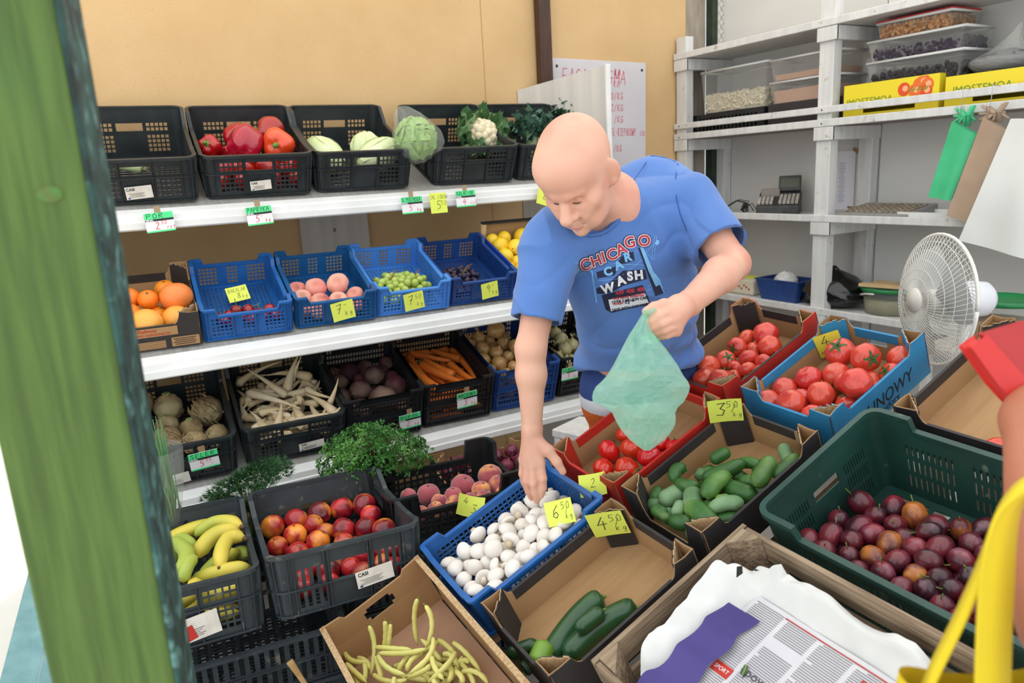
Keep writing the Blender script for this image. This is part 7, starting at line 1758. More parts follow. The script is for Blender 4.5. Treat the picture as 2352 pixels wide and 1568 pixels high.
def body_obj(name, P, F, m, parent, mats=None):
    me = bpy.data.meshes.new(name); me.from_pydata(P.tolist(), [], F.tolist())
    for q in (m if isinstance(m, list) else [m]): me.materials.append(q)
    me.polygons.foreach_set('use_smooth', [True] * len(me.polygons))
    if mats is not None: me.polygons.foreach_set('material_index', mats)
    me.update()
    o = bpy.data.objects.new(name, me); COL.objects.link(o); o.parent = parent
    if parent is not None: o.matrix_basis = parent.matrix_basis.inverted()
    return o
AT = lambda x, y, d: np.array(at_depth(x, y, d))
def seg(P, F): return P[F].mean(1)

m_skin = mat('skin', 'e0ad96', .5, 'd89e88', 9, sss=.12, col3='c97866', scale3=5, lo3=.55, hi3=.8, bump=.08, bscale=160)
m_shirt = mat('blue_tshirt', '567dc0', .9, '4c73b6', 6, bump=.12, bscale=500, sheen=.2)
m_navy = mat('navy_shorts', '243a72', .85, '2a427e', 10)
m_stripe = mat('white_stripe', 'dcdce4', .85)
m_orange = mat('orange_shorts', 'e8702a', .85, 'e0641e', 10)
# ---- the man: landmarks
HC_ = np.array((1.0483, 1.5124, 1.5406)); hx = np.array((.4693, -.883, .0115)); hy = np.array((-.6507, -.3545, -.6715)); hz = np.array((-.597, -.3077, .7409)); HA_ = [hx, hy, hz]
HL = lambda x, y, z: HC_ + hx * x + hy * y + hz * z
NK = AT(1410, 462, 1.945); RS = AT(1266, 560, 1.93); LS = AT(1582, 462, 2.03)
RE = AT(1219, 800, 1.89); RW = AT(1222, 985, 1.925)
LE = AT(1683, 606, 1.89); LW = AT(1582, 697, 1.69)
HIP = AT(1482, 905, 2.49)
tl = LS - RS; tl /= np.linalg.norm(tl); tu = (RS + LS) / 2 - HIP; tu -= tl * (tu @ tl); TL_ = np.linalg.norm(tu); tu /= TL_; tf = np.cross(tl, tu); TA_ = [tl, tf, tu]
MS = (RS + LS) / 2
TP = lambda s, x=0, y=0: HIP + (MS - HIP) * s + tl * x + tf * y
man = thing('person', 'bald man in a blue T-shirt bending over the mushrooms, green bag in hand', 'person', Matrix.Translation((float(HIP[0]), float(HIP[1]), 0)))
B = Body((.80, 1.10, 0.0), (1.98, 2.30, 1.72), .0036)
# head
B.ell(HL(0, -.014, .036), (.086, .106, .098), HA_, .02)
B.ell(HL(0, .032, -.045), (.070, .066, .088), HA_, .03)
B.ell(HL(0, .042, -.092), (.058, .046, .036), HA_, .025)
B.ell(HL(0, .052, .055), (.066, .05, .05), HA_, .04)
B.cap(HL(0, .084, -.112), HL(0, .082, -.108), .018, .018, .018)
B.chain([HL(-.040, .078, .012), HL(-.014, .090, .013), HL(.014, .090, .013), HL(.040, .078, .012)], [.012, .0145, .0145, .012], .012)
for s_ in (-1, 1):
    B.cap(HL(s_ * .046, .066, -.03), HL(s_ * .04, .074, -.036), .022, .018, .022)
    B.ell(HL(s_ * .031, .101, -.008), (.019, .019, .0125), HA_, .010, True)
    B.ell(HL(s_ * .031, .0745, -.010), (.0155, .0145, .0125), HA_, .002)
    B.cap(HL(s_ * .03, .086, -.058), HL(s_ * .034, .07, -.095), .013, .012, .02)
B.chain([HL(0, .090, .004), HL(0, .105, -.018), HL(0, .121, -.040)], [.0095, .0115, .0165], .010)
for s_ in (-1, 1): B.cap(HL(s_ * .0145, .106, -.045), HL(s_ * .0155, .101, -.046), .011, .0095, .005); B.cap(HL(s_ * .008, .112, -.056), HL(s_ * .009, .106, -.058), .004, .004, .003, True)
B.chain([HL(-.024, .083, -.078), HL(0, .0955, -.073), HL(.024, .083, -.078)], [.006, .0085, .006], .008)
B.chain([HL(-.021, .082, -.088), HL(0, .0935, -.090), HL(.021, .082, -.088)], [.006, .0085, .006], .008)
B.cap(HL(-.024, .092, -.082), HL(.024, .092, -.082), .0030, .0030, .003, True)
for s_ in (-1, 1): B.cap(HL(s_ * .022, .098, -.052), HL(s_ * .034, .082, -.078), .0022, .002, .006, True)
for s_ in (-1, 1):
    ex = hx * s_ * .75 - hy * .62; ex /= np.linalg.norm(ex); ey = np.cross(hz, ex)
    c_ = HL(s_ * .086, -.012, -.012)
    B.ell(c_, (.021, .0085, .035), [ex, ey, hz], .006)
    B.ell(c_ + ey * .009 * (-s_ if False else 1) * 1.0 + hx * s_ * .006, (.011, .007, .02), [ex, ey, hz], .005, True)
    B.cap(HL(s_ * .080, -.004, -.042), HL(s_ * .083, -.006, -.036), .0085, .008, .006)
# neck and trunk
B.chain([HL(0, -.03, -.055), NK + tu * .01, TP(.92)], [.060, .058, .07], .04)
B.cap(HL(0, .0, -.075), NK + tf * .04, .040, .042, .03)
B.chain([RS, LS], [.052, .052], .05)
B.ell(TP(.78, 0, .01), (.165, .095, .16), TA_, .05)
B.ell(TP(.35, 0, .02), (.155, .11, .2), TA_, .05)
B.ell(TP(.0), (.165, .115, .14), TA_, .05)
# arms
B.chain([RS, RS * .5 + RE * .5 , RE], [.05, .045, .0375], .02); B.chain([RE, RE * .68 + RW * .32, RW], [.0375, .0375, .0255], .02)
B.chain([LS, LS * .5 + LE * .5, LE], [.052, .047, .041], .02); B.chain([LE, LE * .7 + LW * .3, LW], [.042, .043, .029], .02)
# right hand, open above the mushrooms
kn = [(1241, 1062, 1.925), (1225, 1069, 1.93), (1211, 1066, 1.942), (1201, 1055, 1.955)]
for q, r in zip(kn, (.0135, .0135, .013, .012)): B.cap(RW, AT(*q), .0215, r, .012)
B.cap(AT(1226, 1020, 1.935), AT(1220, 1048, 1.94), .021, .018, .012)
fg = [[(1247, 1098, 1.925), (1247, 1120, 1.935), (1242, 1138, 1.945)], [(1225, 1110, 1.93), (1229, 1132, 1.94), (1233, 1149, 1.952)], [(1209, 1105, 1.945), (1214, 1127, 1.958), (1221, 1143, 1.97)], [(1199, 1088, 1.96), (1203, 1106, 1.97), (1209, 1122, 1.98)]]
for q, f, r in zip(kn, fg, (.0108, .0110, .0105, .0092)): B.chain([AT(*q)] + [AT(*g) for g in f], [r * 1.08, r, r * .94, r * .82], .005)
B.chain([AT(1232, 1012, 1.922), AT(1259, 1034, 1.915), AT(1279, 1060, 1.915), AT(1293, 1083, 1.918)], [.018, .0145, .0118, .0095], .008)
# left hand, closed round the bag
B.chain([LW, AT(1560, 708, 1.655), AT(1545, 722, 1.638)], [.029, .030, .026], .012)
kl_ = [(1541, 713, 1.628), (1549, 731, 1.63), (1553, 747, 1.637), (1554, 760, 1.645)]
for q in kl_: B.cap(AT(1558, 720, 1.65), AT(*q), .020, .0135, .010)
fl_ = [[(1515, 724, 1.612), (1494, 738, 1.618), (1503, 742, 1.634)], [(1521, 742, 1.614), (1499, 751, 1.622), (1508, 756, 1.638)], [(1526, 757, 1.622), (1506, 762, 1.63), (1514, 766, 1.644)], [(1532, 769, 1.634), (1515, 771, 1.642), (1522, 774, 1.654)]]
for q, f, r in zip(kl_, fl_, (.0112, .0112, .0106, .0095)): B.chain([AT(*q)] + [AT(*g) for g in f], [r * 1.1, r, r * .95, r * .85], .004)
B.chain([AT(1553, 701, 1.655), AT(1525, 700, 1.632), AT(1502, 706, 1.618), AT(1484, 715, 1.615)], [.018, .0135, .012, .0098], .006)
# legs
for s_ in (-1, 1):
    hp_ = HIP + tl * s_ * .09; kn_ = np.array((HIP[0] + .03 + tl[0] * s_ * .12, HIP[1] + .04 + tl[1] * s_ * .12, .47)); an_ = np.array((kn_[0] + .03, kn_[1] + .03, .08))
    B.chain([hp_, kn_, kn_ * .6 + an_ * .4, an_], [.085, .056, .054, .038], .03)
    B.cap(an_ + np.array((.02, .02, -.035)), an_ + np.array((-.12, -.11, -.05)), .036, .03, .02)
P_, F_ = B.mesh(1)
body_obj('body', P_, F_, m_skin, man)
# shirt
S = Body((.78, 1.15, .70), (1.98, 2.32, 1.66), .0045)
S.ell(TP(.80, 0, .012), (.20, .125, .18), TA_, .06); S.ell(TP(.55, 0, .03), (.192, .142, .2), TA_, .06); S.ell(TP(.25, -.022, .03), (.212, .148, .2), TA_, .06); S.ell(TP(.05, -.03, .01), (.218, .15, .17), TA_, .06)
S.cap(RS + (LS - RS) * .06, LS - (LS - RS) * .06, .070, .070, .05)
for a in (RS, LS): S.cap(NK - tu * .02, a, .066, .062, .04)
S.ell(AT(1492, 446, 2.10), (.13, .10, .112), TA_, .05)
rd = (RE - RS) / np.linalg.norm(RE - RS); ld = (LE - LS) / np.linalg.norm(LE - LS)
re_, le_ = RS + (RE - RS) * .75, LS + (LE - LS) * .76
S.cap(RS, re_ + rd * .06, .074, .070, .04); S.cap(LS, le_ + ld * .06, .080, .082, .04)
S.cyl(re_, rd, .16, .3); S.cyl(le_, ld, .16, .3)
S.cyl(re_ - rd * .04, rd, .055, .1, .003); S.cyl(le_ - ld * .05, ld, .060, .1, .003)
nd_ = HL(0, -.02, -.05) - NK; nd_ = nd_ / np.linalg.norm(nd_)
S.cap(AT(1378, 470, 1.94), AT(1356, 418, 1.86), .052, .070, .006, True)
S.cap(AT(1372, 500, 1.91), AT(1360, 478, 1.80), .040, .056, .010, True)
hem = np.array((HIP[0], HIP[1], AT(1322, 858, 2.36)[2])); S.cyl(hem, np.array((-.12, -.1, -1)), .45, .4, .004)
P_, F_ = S.mesh(3)
# cloth folds
def folds(P):
    Nn = np.zeros_like(P); fn = np.cross(P[F_[:, 2]] - P[F_[:, 0]], P[F_[:, 3]] - P[F_[:, 1]])
    for i in range(4): np.add.at(Nn, F_[:, i], fn)
    Nn /= np.linalg.norm(Nn, axis=1)[:, None] + 1e-9
    q = P - TP(.5); x, y, z = q @ tl, q @ tf, q @ tu
    amp = np.zeros(len(P))
    rid = lambda v: max(0.0, 1 - abs(v) * 3.2) ** 2
    for i in range(len(P)):
        a = noise.noise(Vector((x[i] * 7 + z[i] * 4.5, y[i] * 5, z[i] * 2.2 - x[i] * 1.5))); b = noise.noise(Vector((x[i] * 5 - z[i] * 8 + 5, y[i] * 6, z[i] * 4 + x[i] * 5 + 3))); c = noise.noise(Vector((x[i] * 3 + 9, y[i] * 3, z[i] * 3)))
        amp[i] = .010 * rid(a) * (.6 + c) - .008 * rid(b) * (.5 - c) + .012 * c
    # drag lines from the left armpit across the belly, and the bunching over the waist
    g = np.exp(-((x - .06 + z * .7) / .12) ** 2) * np.clip((.12 - z) / .25, 0, 1)
    amp += .009 * g * np.sin((x * .5 + z * 1.1) * 70)
    return P + Nn * amp[:, None]
P_ = folds(P_)
shirt = body_obj('tshirt', P_, F_, m_shirt, man)
bvh = BVHTree.FromPolygons([tuple(p) for p in P_], [tuple(int(i) for i in f) for f in F_])
def on_shirt(x, y, lift=.002):
    h, n, i, d = bvh.ray_cast(CAM, ray(x, y).normalized())
    if h is None or depth_of(h) > 2.3: h, n, i, d = bvh.find_nearest(at_depth(x, y, 1.93))
    if n.dot(_F) > 0: n = -n
    return h + n * lift
cpts = [on_shirt(*q) for q in ((1424, 362), (1434, 385), (1441, 410), (1444, 440), (1440, 470), (1430, 495), (1415, 515), (1398, 531), (1378, 541), (1356, 543), (1336, 538))]
for _ in range(2): cpts = [cpts[0]] + [(cpts[i - 1] + cpts[i] * 2 + cpts[i + 1]) / 4 for i in range(1, len(cpts) - 1)] + [cpts[-1]]
MB().tube(cpts, .0055, 8).obj('collar', mat('blue_rib', '466cb0', .9), shirt)
MB().tube([on_shirt(*q, .001) for q in ((1438, 366), (1465, 360), (1495, 358), (1525, 362), (1552, 372))], .0012, 5).obj('shoulder_seam', mat('blue_thread', '34569a', .9), shirt)
MB().tube([on_shirt(*q, .001) for q in ((1556, 376), (1552, 410), (1553, 450), (1562, 490), (1578, 530))], .0012, 5).obj('sleeve_seam', MATS['blue_thread'], shirt)
# shorts
Q = Body((.95, 1.30, .40), (2.05, 2.40, 1.05), .0055)
Q.ell(TP(.04, -.025), (.20, .138, .17), TA_, .04); Q.ell(TP(.16, -.02, .025), (.205, .152, .16), TA_, .04)
for s_ in (-1, 1):
    hp_ = HIP + tl * s_ * .09; kn_ = np.array((HIP[0] + .03 + tl[0] * s_ * .12, HIP[1] + .04 + tl[1] * s_ * .12, .47))
    Q.cap(hp_, kn_, .108, .092, .02)
    Q.cyl(kn_ + (hp_ - kn_) * .18, kn_ - hp_, .14, .2)
P_, F_ = Q.mesh(3)
zc_ = seg(P_, F_)[:, 2]; za_, zb2 = AT(1352, 912, 2.34)[2], AT(1358, 948, 2.34)[2]
body_obj('shorts', P_, F_, [m_navy, m_stripe, m_orange], man, [0 if z > za_ else 1 if z > zb2 else 2 for z in zc_])
# lashes and brows
eb = MB()
for s_ in (-1, 1):
    eb.tube([Vector(HL(s_ * (.018 + .026 * t), .0925 - .012 * t * t, -.0125 - .004 * math.sin(t * 3.14))) for t in (0, .25, .5, .75, 1)], .0014, 5)
eo = eb.obj('eyelashes', mat('lash', '5a3c34', .8), man, man.matrix_basis.inverted())
lp_ = MB(); lp_.tube([Vector(HL(x, .0995 - 9 * x * x - .0003, -.0885)) for x in (-.018, -.009, 0, .009, .018)], [.002, .0055, .0065, .0055, .002], 8); lp_.obj('lower_lip', mat('lip', 'c9857a', .5), man, man.matrix_basis.inverted())
eb = MB()
for s_ in (-1, 1): eb.tube([Vector(HL(s_ * (.012 + .036 * t), .099 - .016 * t * t, .012 + .006 * math.sin(t * 3.14))) for t in (0, .25, .5, .75, 1)], [.0022, .003, .003, .0025, .001], 6, flat=.4)
eb.obj('eyebrows', mat('brow', 'a8765c', .9), man, man.matrix_basis.inverted())
MB().ball(lambda d: Vector(HL(.062, .062, .03)) + d * .0028, 8, 6).obj('mole', mat('mole', '8d4a3c', .6), man, man.matrix_basis.inverted())
# shirt print: flat shapes pressed onto the cloth
def press(name, mb2, m, lift, zoom=True):
    bm = bmesh.new(); vs = [bm.verts.new((v[0], v[1], 0)) for v in mb2.v]
    for f in mb2.f:
        try: bm.faces.new([vs[i] for i in f])
        except ValueError: pass
    bmesh.ops.triangulate(bm, faces=bm.faces[:])
    for _ in range(4):
        lg = [e for e in bm.edges if e.calc_length() > 4.5]
        if not lg: break
        bmesh.ops.subdivide_edges(bm, edges=lg, cuts=1); bmesh.ops.triangulate(bm, faces=bm.faces[:])
    out = MB(); ok = {}
    for v in bm.verts:
        h, n, i, d = bvh.ray_cast(CAM, ray(v.co.x, v.co.y).normalized())
        if h is not None:
            if n.dot(_F) > 0: n = -n
            ok[v] = len(out.v); out.v.append(tuple(h + n * lift))
    for f in bm.faces:
        if all(v in ok for v in f.verts): out.f.append(tuple(ok[v] for v in f.verts)); out.m.append(0); out.s.append(False)
    bm.free()
    o = out.obj(name, m, shirt); o.matrix_parent_inverse = Matrix()
    return o
def zt(x, y): return 1220 + x * .1786, 480 + y * .1786
m_pn = mat('print_navy', '1f2440', .8); m_pw = mat('print_white', 'dfe2ea', .8); m_pr = mat('print_red', 'c03a48', .8, 'b02c3a', 20); m_pb = mat('print_sky', '6fb0e4', .8, '8cc0ec', 30)
def poly(*pts):
    mb = MB()
    for p in pts: mb.add([(*zt(x, y), 0) for x, y in p], [tuple(range(len(p)))])
    return mb
def letters(lst, size, bold, sx=1.0):
    mb = MB()
    for ch, x, y, a in lst:
        cx, cy = zt(x, y); s = size * .1786
        M = Matrix.Translation((cx, cy, 0)) @ Matrix.Rotation(R_(a), 4, 'Z') @ Matrix.Diagonal((1, -1, 1, 1)) @ Matrix.Translation((0, -s * .36, 0))
        text_mb(ch, s, mb, M, bold=bold * .1786, sx=sx)
    return mb
press('print_sign_panels', poly([(840, 810), (1080, 740), (1170, 600), (1310, 545), (1330, 660), (1140, 720), (1070, 850), (855, 890)], [(835, 1020), (1000, 950), (1180, 790), (1460, 775), (1490, 895), (1180, 985), (1060, 1050), (960, 1085), (850, 1085)], [(905, 1105), (1430, 975), (1530, 1205), (1040, 1330), (960, 1290)]), m_pn, .0012)
press('print_pole', poly([(1370, 485), (1440, 490), (1570, 800), (1650, 900), (1710, 1085), (1600, 1085), (1480, 780)]), m_pb, .0012)
press('print_lamp', poly([(1590, 430), (1610, 400), (1640, 400), (1645, 440), (1620, 465), (1595, 455)]), m_pb, .0012)
press('print_thin_pole', poly([(770, 780), (785, 780), (850, 1200), (835, 1200)]), m_pb, .0012)
press('print_pole_dark_strip', poly([(1370, 490), (1395, 490), (1500, 780), (1640, 1085), (1590, 1100), (1470, 760)], [(1590, 1000), (1650, 970), (1700, 1080), (1590, 1120)]), m_pn, .0016)  # navy strip printed along the pole
wires = MB()
for a, b in (((1470, 560), (1590, 440)), ((1440, 540), (1580, 650)), ((860, 920), (1100, 900)), ((1100, 900), (1430, 650)), ((1060, 700), (1450, 720)), ((560, 690), (760, 690)), ((590, 780), (760, 800)), ((630, 850), (720, 780)), ((700, 870), (710, 780)), ((1500, 1000), (1620, 900)), ((1490, 1050), (1640, 950)), ((1540, 660), (1590, 340)), ((1570, 660), (1615, 340))):
    A, C_ = Vector((*zt(*a), 0)), Vector((*zt(*b), 0)); d = (C_ - A).normalized(); n = Vector((-d.y, d.x, 0)) * .45; wires.add([A - n, C_ - n, C_ + n, A + n], [(0, 1, 2, 3)])
press('print_wires', wires, m_pb, .0012)
chi = [('C', 690, 705, -14), ('H', 830, 655, -20), ('I', 925, 610, -18), ('C', 1035, 575, -16), ('A', 1150, 510, -24), ('G', 1262, 420, -12), ('O', 1450, 400, -8)]
press('print_letter_outline', letters(chi, 200, 22), m_pn, .0018); press('print_letter_edge', letters(chi, 200, 13), m_pw, .0022); press('print_letters_chicago', letters(chi, 200, 4), m_pr, .0026)
press('print_letters_car', letters([('C', 985, 795, -14), ('A', 1120, 715, -24), ('R', 1235, 612, -14)], 150, 8), m_pb, .0022)
press('print_letters_wash', letters([('W', 985, 1010, -16), ('A', 1150, 912, -20), ('S', 1268, 855, -6), ('H', 1380, 840, -6)], 155, 8), m_pw, .0022)
press('print_board', poly([(990, 1160), (1460, 1080), (1510, 1200), (1030, 1310)]), m_pw, .0018)
def line(txt, x, y, s, a, bold=2): 
    mb = MB(); cx, cy = zt(x, y); text_mb(txt, s * .1786, mb, Matrix.Translation((cx, cy, 0)) @ Matrix.Rotation(R_(a), 4, 'Z') @ Matrix.Diagonal((1, -1, 1, 1)), bold=bold * .1786); return mb
pr2 = line('430  420  405', 1275, 1070, 66, -8, 3); q = line('WE HAVE WASHED', 1260, 1135, 46, -8); pr2.add(q.v, q.f); q = line('WASH', 1120, 1222, 46, -8); pr2.add(q.v, q.f); press('print_red_words', pr2, m_pr, .0024)
pr2 = line('OVER 5 MILLION CARS', 1275, 1175, 46, -8); q = line('$3', 1235, 1215, 64, -8); pr2.add(q.v, q.f); q = line('50', 1310, 1180, 30, -8); pr2.add(q.v, q.f); q = line('SAVE WITH CAR WASH', 1285, 1268, 46, -10); pr2.add(q.v, q.f); press('print_navy_words', pr2, m_pn, .0024)
# ---- the green plastic bag in his hand
m_mint = film('mint_bag_film', 'd0f7e8', .50, .12, .55)
rows_ = [(215, 545, 640), (260, 515, 600), (330, 475, 590), (420, 412, 640), (550, 345, 745), (700, 268, 850), (800, 205, 905), (860, 150, 955), (900, 100, 962), (960, 80, 945), (1030, 75, 905), (1080, 195, 850), (1130, 260, 828), (1210, 295, 836), (1290, 345, 800), (1370, 415, 735), (1430, 490, 650), (1468, 545, 600)]
bgt = thing('plastic_bag', 'crumpled translucent mint green plastic bag held in the man\'s left hand', 'bag', Matrix.Translation(at_depth(1500, 735, 1.625)))
bi = Vector(bgt.matrix_basis.translation); RR = []; n = 30
yy = [r[0] for r in rows_]
NR = 26
for k in range(NR + 1):
    y = yy[0] + (yy[-1] - yy[0]) * k / NR; l = float(np.interp(y, yy, [r[1] for r in rows_])); r = float(np.interp(y, yy, [r[2] for r in rows_])); RR.append((y, l, r))
vs = []
for y, l, r in RR:
    t = (y - 215) / 1250; dc_ = 1.618 + .055 * min(1, t * 1.5); thk = .012 + .055 * math.sin(math.pi * min(1, t * .95)) ** .8
    for i in range(n):
        a = 2 * math.pi * i / n; c_ = math.cos(a); s_ = math.sin(a)
        x = (l + r) / 2 + (r - l) / 2 * c_; pxx, pyy = 1340 + x * .2551, 660 + y * .2551
        cr_ = noise.noise(Vector((x * .006, y * .004, s_ * .8))) ; cr2 = abs(noise.noise(Vector((x * .013 + y * .008, y * .007 - x * .006, s_ + 3))))
        d = dc_ - thk * s_ * (1 + .5 * cr_) + .055 * (cr2 - .25) * abs(s_)
        vs.append(at_depth(pxx + 3 * cr_ * abs(s_), pyy, d) - bi)
fs = []
for k in range(NR):
    for i in range(n):
        j = (i + 1) % n; q = (k * n + i, k * n + j, (k + 1) * n + j, (k + 1) * n + i)
        fs += [(q[0], q[1], q[2]), (q[0], q[2], q[3])] if (i + k) % 2 else [(q[0], q[1], q[3]), (q[1], q[2], q[3])]
fs.append(tuple(range(NR * n, (NR + 1) * n)))
MB().add(vs, fs, 0, False).obj('film', m_mint, bgt)
hd_ = MB(); hd_.tube([at_depth(1478, 722, 1.612) - bi, at_depth(1500, 716, 1.612) - bi, at_depth(1512, 722, 1.62) - bi], [.016, .013, .008], 10, flat=.4); hd_.tube([at_depth(1488, 770, 1.618) - bi, at_depth(1500, 782, 1.628) - bi, at_depth(1517, 780, 1.65) - bi], [.014, .012, .006], 10, flat=.4)
hd_.obj('bunched_top', m_mint, bgt)
# ---- the customer at the right edge: bare arm, red wallet, yellow bag
EL, WR = AT(2478, 1440, .70), AT(2366, 965, .90)
cust = thing('person', 'customer at the right edge, bare tanned forearm holding a red wallet', 'person', Matrix.Translation((.62, -.12, 0)))
SH = np.array((.60, .02, 1.34))
C = Body((.28, -.42, 0), (.98, .66, 1.70), .006)
C.chain([SH, EL], [.052, .046], .02); C.chain([EL, EL * .62 + WR * .38, WR], [.047, .047, .029], .02)
hd1 = AT(2385, 905, .93)
C.chain([WR, hd1], [.029, .03], .02)
for i in range(4): C.chain([hd1 + (AT(2400, 880, .93) - hd1) * .6 + np.array(CU) * (.03 - i * .018), AT(2385 - i * 6, 850 + i * 24, .955), AT(2355 - i * 2, 868 + i * 22, .948)], [.0115, .0105, .0088], .006)
C.chain([hd1, AT(2365, 930, .915), AT(2345, 915, .91)], [.017, .013, .010], .01)
ctr = np.array((.62, -.14, 0))
C.chain([SH, ctr + (0, 0, 1.33)], [.06, .09], .04); C.chain([ctr + (0, 0, 1.30), ctr + (0, 0, 1.0), ctr + (0, 0, .86)], [.135, .12, .14], .06)
C.chain([ctr + (-.0, 0, 1.35), ctr + (0, .02, 1.50)], [.055, .05], .03); C.ell(ctr + (0, .03, 1.58), (.075, .092, .115), np.eye(3), .03); C.cap(ctr + (0, .115, 1.56), ctr + (0, .125, 1.545), .012, .014, .012)
C.chain([ctr + (-.17, 0, 1.34), ctr + (-.24, .02, 1.06), ctr + (-.23, .1, .84)], [.05, .042, .03], .03)
for s_ in (-1, 1): C.chain([ctr + (s_ * .08, 0, .86), ctr + (s_ * .09, .01, .46), ctr + (s_ * .09, -.01, .07)], [.085, .06, .042], .03); C.cap(ctr + (s_ * .09, -.02, .04), ctr + (s_ * .095, .14, .035), .038, .03, .02)
P_, F_ = C.mesh(2)
body_obj('body', P_, F_, mat('tanned_skin', 'b97658', .5, 'b06c50', 9, sss=.1), cust)
D_ = Body((.30, -.40, .30), (.96, .30, 1.48), .008)
D_.chain([ctr + (0, 0, 1.31), ctr + (0, 0, 1.0), ctr + (0, 0, .86), ctr + (0, 0, .5)], [.15, .138, .16, .2], .06); D_.cap(SH * .7 + (ctr + (0, 0, 1.33)) * .3, ctr + (-.14, 0, 1.34), .072, .072, .04); D_.cyl(ctr + (0, 0, .42), (0, 0, -1), .4, .4); D_.cap(ctr + (0, .03, 1.40), ctr + (0, .03, 1.6), .075, .09, .01, True)
P_, F_ = D_.mesh(2)
body_obj('dress', P_, F_, mat('dark_dress', '3a4256', .85), cust)
hb = MB(); hb.ball(lambda d: Vector(ctr + (0, .012, 1.60)) + Vector((d.x * .088, d.y * .098, d.z * .11)) if d.y < .55 else Vector(ctr + (0, .0, 1.60)) + Vector((d.x * .07, .05, d.z * .10)), 24, 18)
hb.obj('hair', mat('dark_hair', '3a2a20', .7), cust, cust.matrix_basis.inverted())
m_red = mat('red_leather', 'b81e1e', .4, 'aa1818', 8)
wl = thing('wallet', 'blurred red leather wallet in the customer\'s hand', 'wallet', Matrix.Translation(at_depth(2350, 850, .94)))
wi = Vector(wl.matrix_basis.translation)
def slab(name, pts, d, th, m):
    A = [at_depth(x, y, d + e) - wi for x, y, e in pts]; nrm = _F * th
    vs = A + [a + nrm for a in A]; n = len(A)
    MB().add(vs, [tuple(range(n)), tuple(range(2 * n - 1, n - 1, -1))] + [(i, (i + 1) % n, n + (i + 1) % n, n + i) for i in range(n)]).obj(name, m, wl, bevel=.004)
slab('cover', [(2268, 770, 0), (2360, 742, .02), (2470, 760, .05), (2470, 960, .02), (2380, 905, 0)], .93, .012, m_red)
slab('fold', [(2240, 797, 0), (2266, 778, .0), (2385, 912, 0), (2450, 980, 0), (2440, 1010, 0), (2352, 936, 0), (2300, 880, 0)], .915, .026, mat('red_leather_edge', 'd02c28', .4))
m_yel = mat('yellow_fabric', 'e8cc24', .8, 'e0c41e', 10, bump=.1, bscale=300)
yb_ = thing('yellow_tote', 'bright yellow fabric tote hanging from the customer\'s forearm', 'bag', Matrix.Translation(at_depth(2300, 1600, .68)))
yi = Vector(yb_.matrix_basis.translation)
def ribbon(name, path, wdir, w, m, par, org, th=.0016):
    pts = []
    P0 = [at_depth(*p) - org for p in path]
    for i in range(len(P0) - 1):
        for k in range(5): pts.append(P0[i].lerp(P0[i + 1], k / 5))
    pts.append(P0[-1])
    for _ in range(3): pts = [pts[0]] + [(pts[i - 1] + pts[i] * 2 + pts[i + 1]) / 4 for i in range(1, len(pts) - 1)] + [pts[-1]]
    vs = []; fs = []
    for i, p in enumerate(pts):
        t = i / (len(pts) - 1); wv = wdir(t) * w / 2; tn = (pts[min(i + 1, len(pts) - 1)] - pts[max(0, i - 1)]).normalized(); nn = tn.cross(wv).normalized() * th
        vs += [p - wv - nn, p + wv - nn, p + wv + nn, p - wv + nn]
    for i in range(len(pts) - 1):
        for k in range(4): fs.append((i * 4 + k, i * 4 + (k + 1) % 4, (i + 1) * 4 + (k + 1) % 4, (i + 1) * 4 + k))
    MB().add(vs, fs, 0, True).obj(name, m, par)
ribbon('strap', [(2520, 1080, .80), (2430, 1078, .74), (2352, 1108, .70), (2306, 1165, .69), (2262, 1290, .69), (2205, 1420, .69), (2140, 1550, .69), (2105, 1640, .69)], lambda t: (_F * .9 + CR * .35).normalized(), .032, m_yel, yb_, yi)
ribbon('strap', [(2520, 1100, .78), (2440, 1092, .72), (2365, 1118, .685), (2312, 1175, .672), (2292, 1290, .665), (2284, 1430, .66), (2280, 1560, .655), (2280, 1660, .65)], lambda t: (CR * (.25 + .75 * min(1, t * 1.6)) + _F * (.9 - .8 * min(1, t * 1.6))).normalized(), .033, m_yel, yb_, yi)
rc = at_depth(2300, 1590, .70); hu = Vector((CR.x, CR.y, 0)).normalized(); hv = Vector((-hu.y, hu.x, 0))
tb = MB(); vs = []; nn_ = 32
for k in range(10):
    t = k / 9
    for i in range(nn_):
        a = 2 * math.pi * i / nn_; c_, s_ = math.cos(a), math.sin(a)
        p = rc - yi + hu * math.copysign(abs(c_) ** .6, c_) * (.094 + .03 * t) + hv * math.copysign(abs(s_) ** .8, s_) * (.03 + .03 * t) * (1 + .15 * math.sin(a * 3 + t * 4)) + Vector((0, 0, .02 * abs(c_) - .34 * t))
        vs.append(p)
tb.add(vs, [(k * nn_ + i, k * nn_ + (i + 1) % nn_, (k + 1) * nn_ + (i + 1) % nn_, (k + 1) * nn_ + i) for k in range(9) for i in range(nn_)] + [tuple(range(9 * nn_, 10 * nn_))], 0, True)
tb.obj('body', m_yel, yb_)
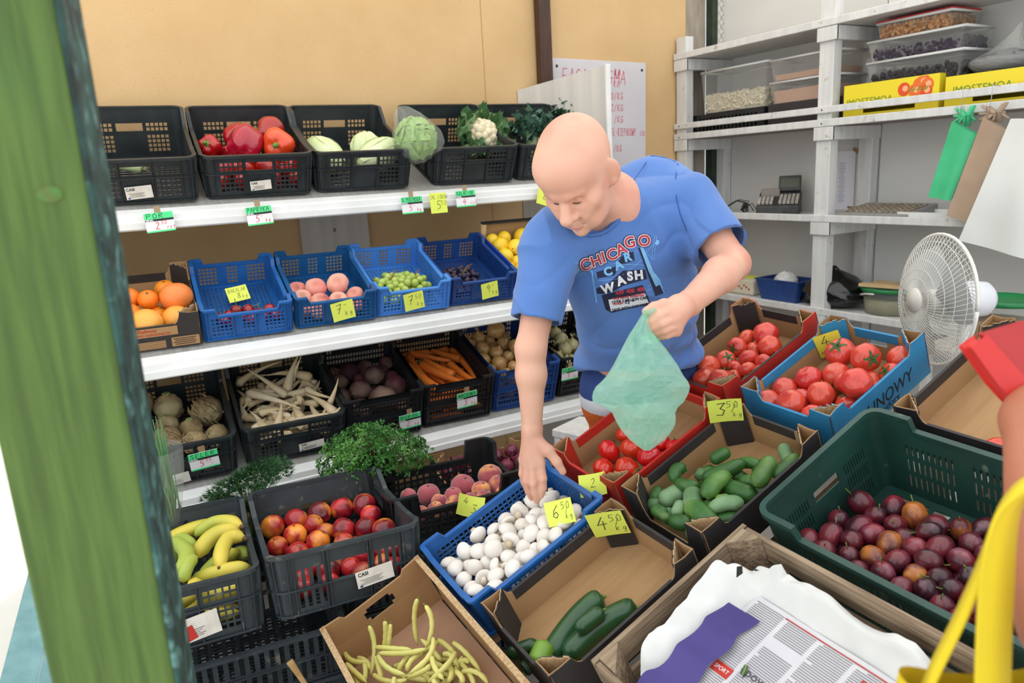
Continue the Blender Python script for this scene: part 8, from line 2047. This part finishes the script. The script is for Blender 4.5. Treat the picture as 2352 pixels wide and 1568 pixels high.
# ================================================================== let the heaps settle: push round things apart
for fr, it in RELAX.values():
    n = len(it)
    if n < 2: continue
    X = np.array([tuple(q[1]) for q in it]); Rr = np.array([q[2] for q in it]) * .985; Wt = np.array([q[4] for q in it]); lo = np.array([(q[3] or (-9, 9, -9, 9)) for q in it])
    X0 = X.copy()
    for step in range(60):
        D = X[:, None] - X[None]; L = np.sqrt((D ** 2).sum(2)) + 1e-9; ov = Rr[:, None] + Rr[None] - L; np.fill_diagonal(ov, -1); ov = np.maximum(ov, 0)
        mv = (D / L[..., None] * (ov * Wt[:, None] / (Wt[:, None] + Wt[None]))[..., None]).sum(1) * .5
        mv[:, 2] *= .6; X += mv
        X += (X0 - X) * (.06 * (1.05 - Wt))[:, None]
        X[:, 0] = np.clip(X[:, 0], lo[:, 0] + Rr, lo[:, 1] - Rr); X[:, 1] = np.clip(X[:, 1], lo[:, 2] + Rr, lo[:, 3] - Rr); X[:, 2] = np.maximum(X[:, 2], Rr * .95 + .006)
    D = X[:, None] - X[None]; L = np.sqrt((D ** 2).sum(2)); ov = Rr[:, None] + Rr[None] - L; np.fill_diagonal(ov, -1)
    gone = set()
    for i in np.argsort(-ov.max(1)):
        if Wt[i] == 1.0 and any(ov[i, j] > .35 * min(Rr[i], Rr[j]) for j in range(n) if j not in gone): gone.add(int(i))
    for i, q in enumerate(it):
        o = q[0]
        if i in gone:
            for c in list(o.children): bpy.data.objects.remove(c)
            bpy.data.objects.remove(o)
        else:
            m = o.matrix_basis.copy(); m.translation = fr @ Vector(X[i]); o.matrix_basis = m
# ================================================================== tell apart the things that would share a label
def project(o):
    p = o.matrix_world.translation - CAM; d = p.dot(_F)
    return W0 / 2 + FPX * p.dot(CR) / d, H0 / 2 - FPX * p.dot(CU) / d
bpy.context.view_layer.update()
same = {}
for o in SC.objects:
    if o.parent is None and 'category' in o and 'group' in o: same.setdefault(o['label'], []).append(o)
for lab, os_ in same.items():
    if len(os_) < 2: continue
    P2 = [(project(o), o) for o in os_]
    nr = 1 if len(os_) <= 3 else 2 if len(os_) <= 8 else 3
    rowsN_ = {1: [''], 2: [', upper row', ', lower row'], 3: [', upper part', ', middle part', ', lower part']}[nr]
    P2.sort(key=lambda q: q[0][1])
    per = math.ceil(len(P2) / nr)
    for r in range(nr):
        part_ = sorted(P2[r * per:(r + 1) * per], key=lambda q: q[0][0]); n = len(part_)
        for i, (q, o) in enumerate(part_):
            if n == 1: w = ''
            elif n <= 9:
                od = ('first', 'second', 'third', 'fourth', 'fifth', 'sixth', 'seventh', 'eighth', 'ninth')
                w = (', leftmost' if i == 0 else ', rightmost' if i == n - 1 else ', %s from left' % od[i])
            else: w = (', far left', ', left', ', centre', ', right', ', far right')[min(4, i * 5 // n)]
            o['label'] = lab + rowsN_[r] + w
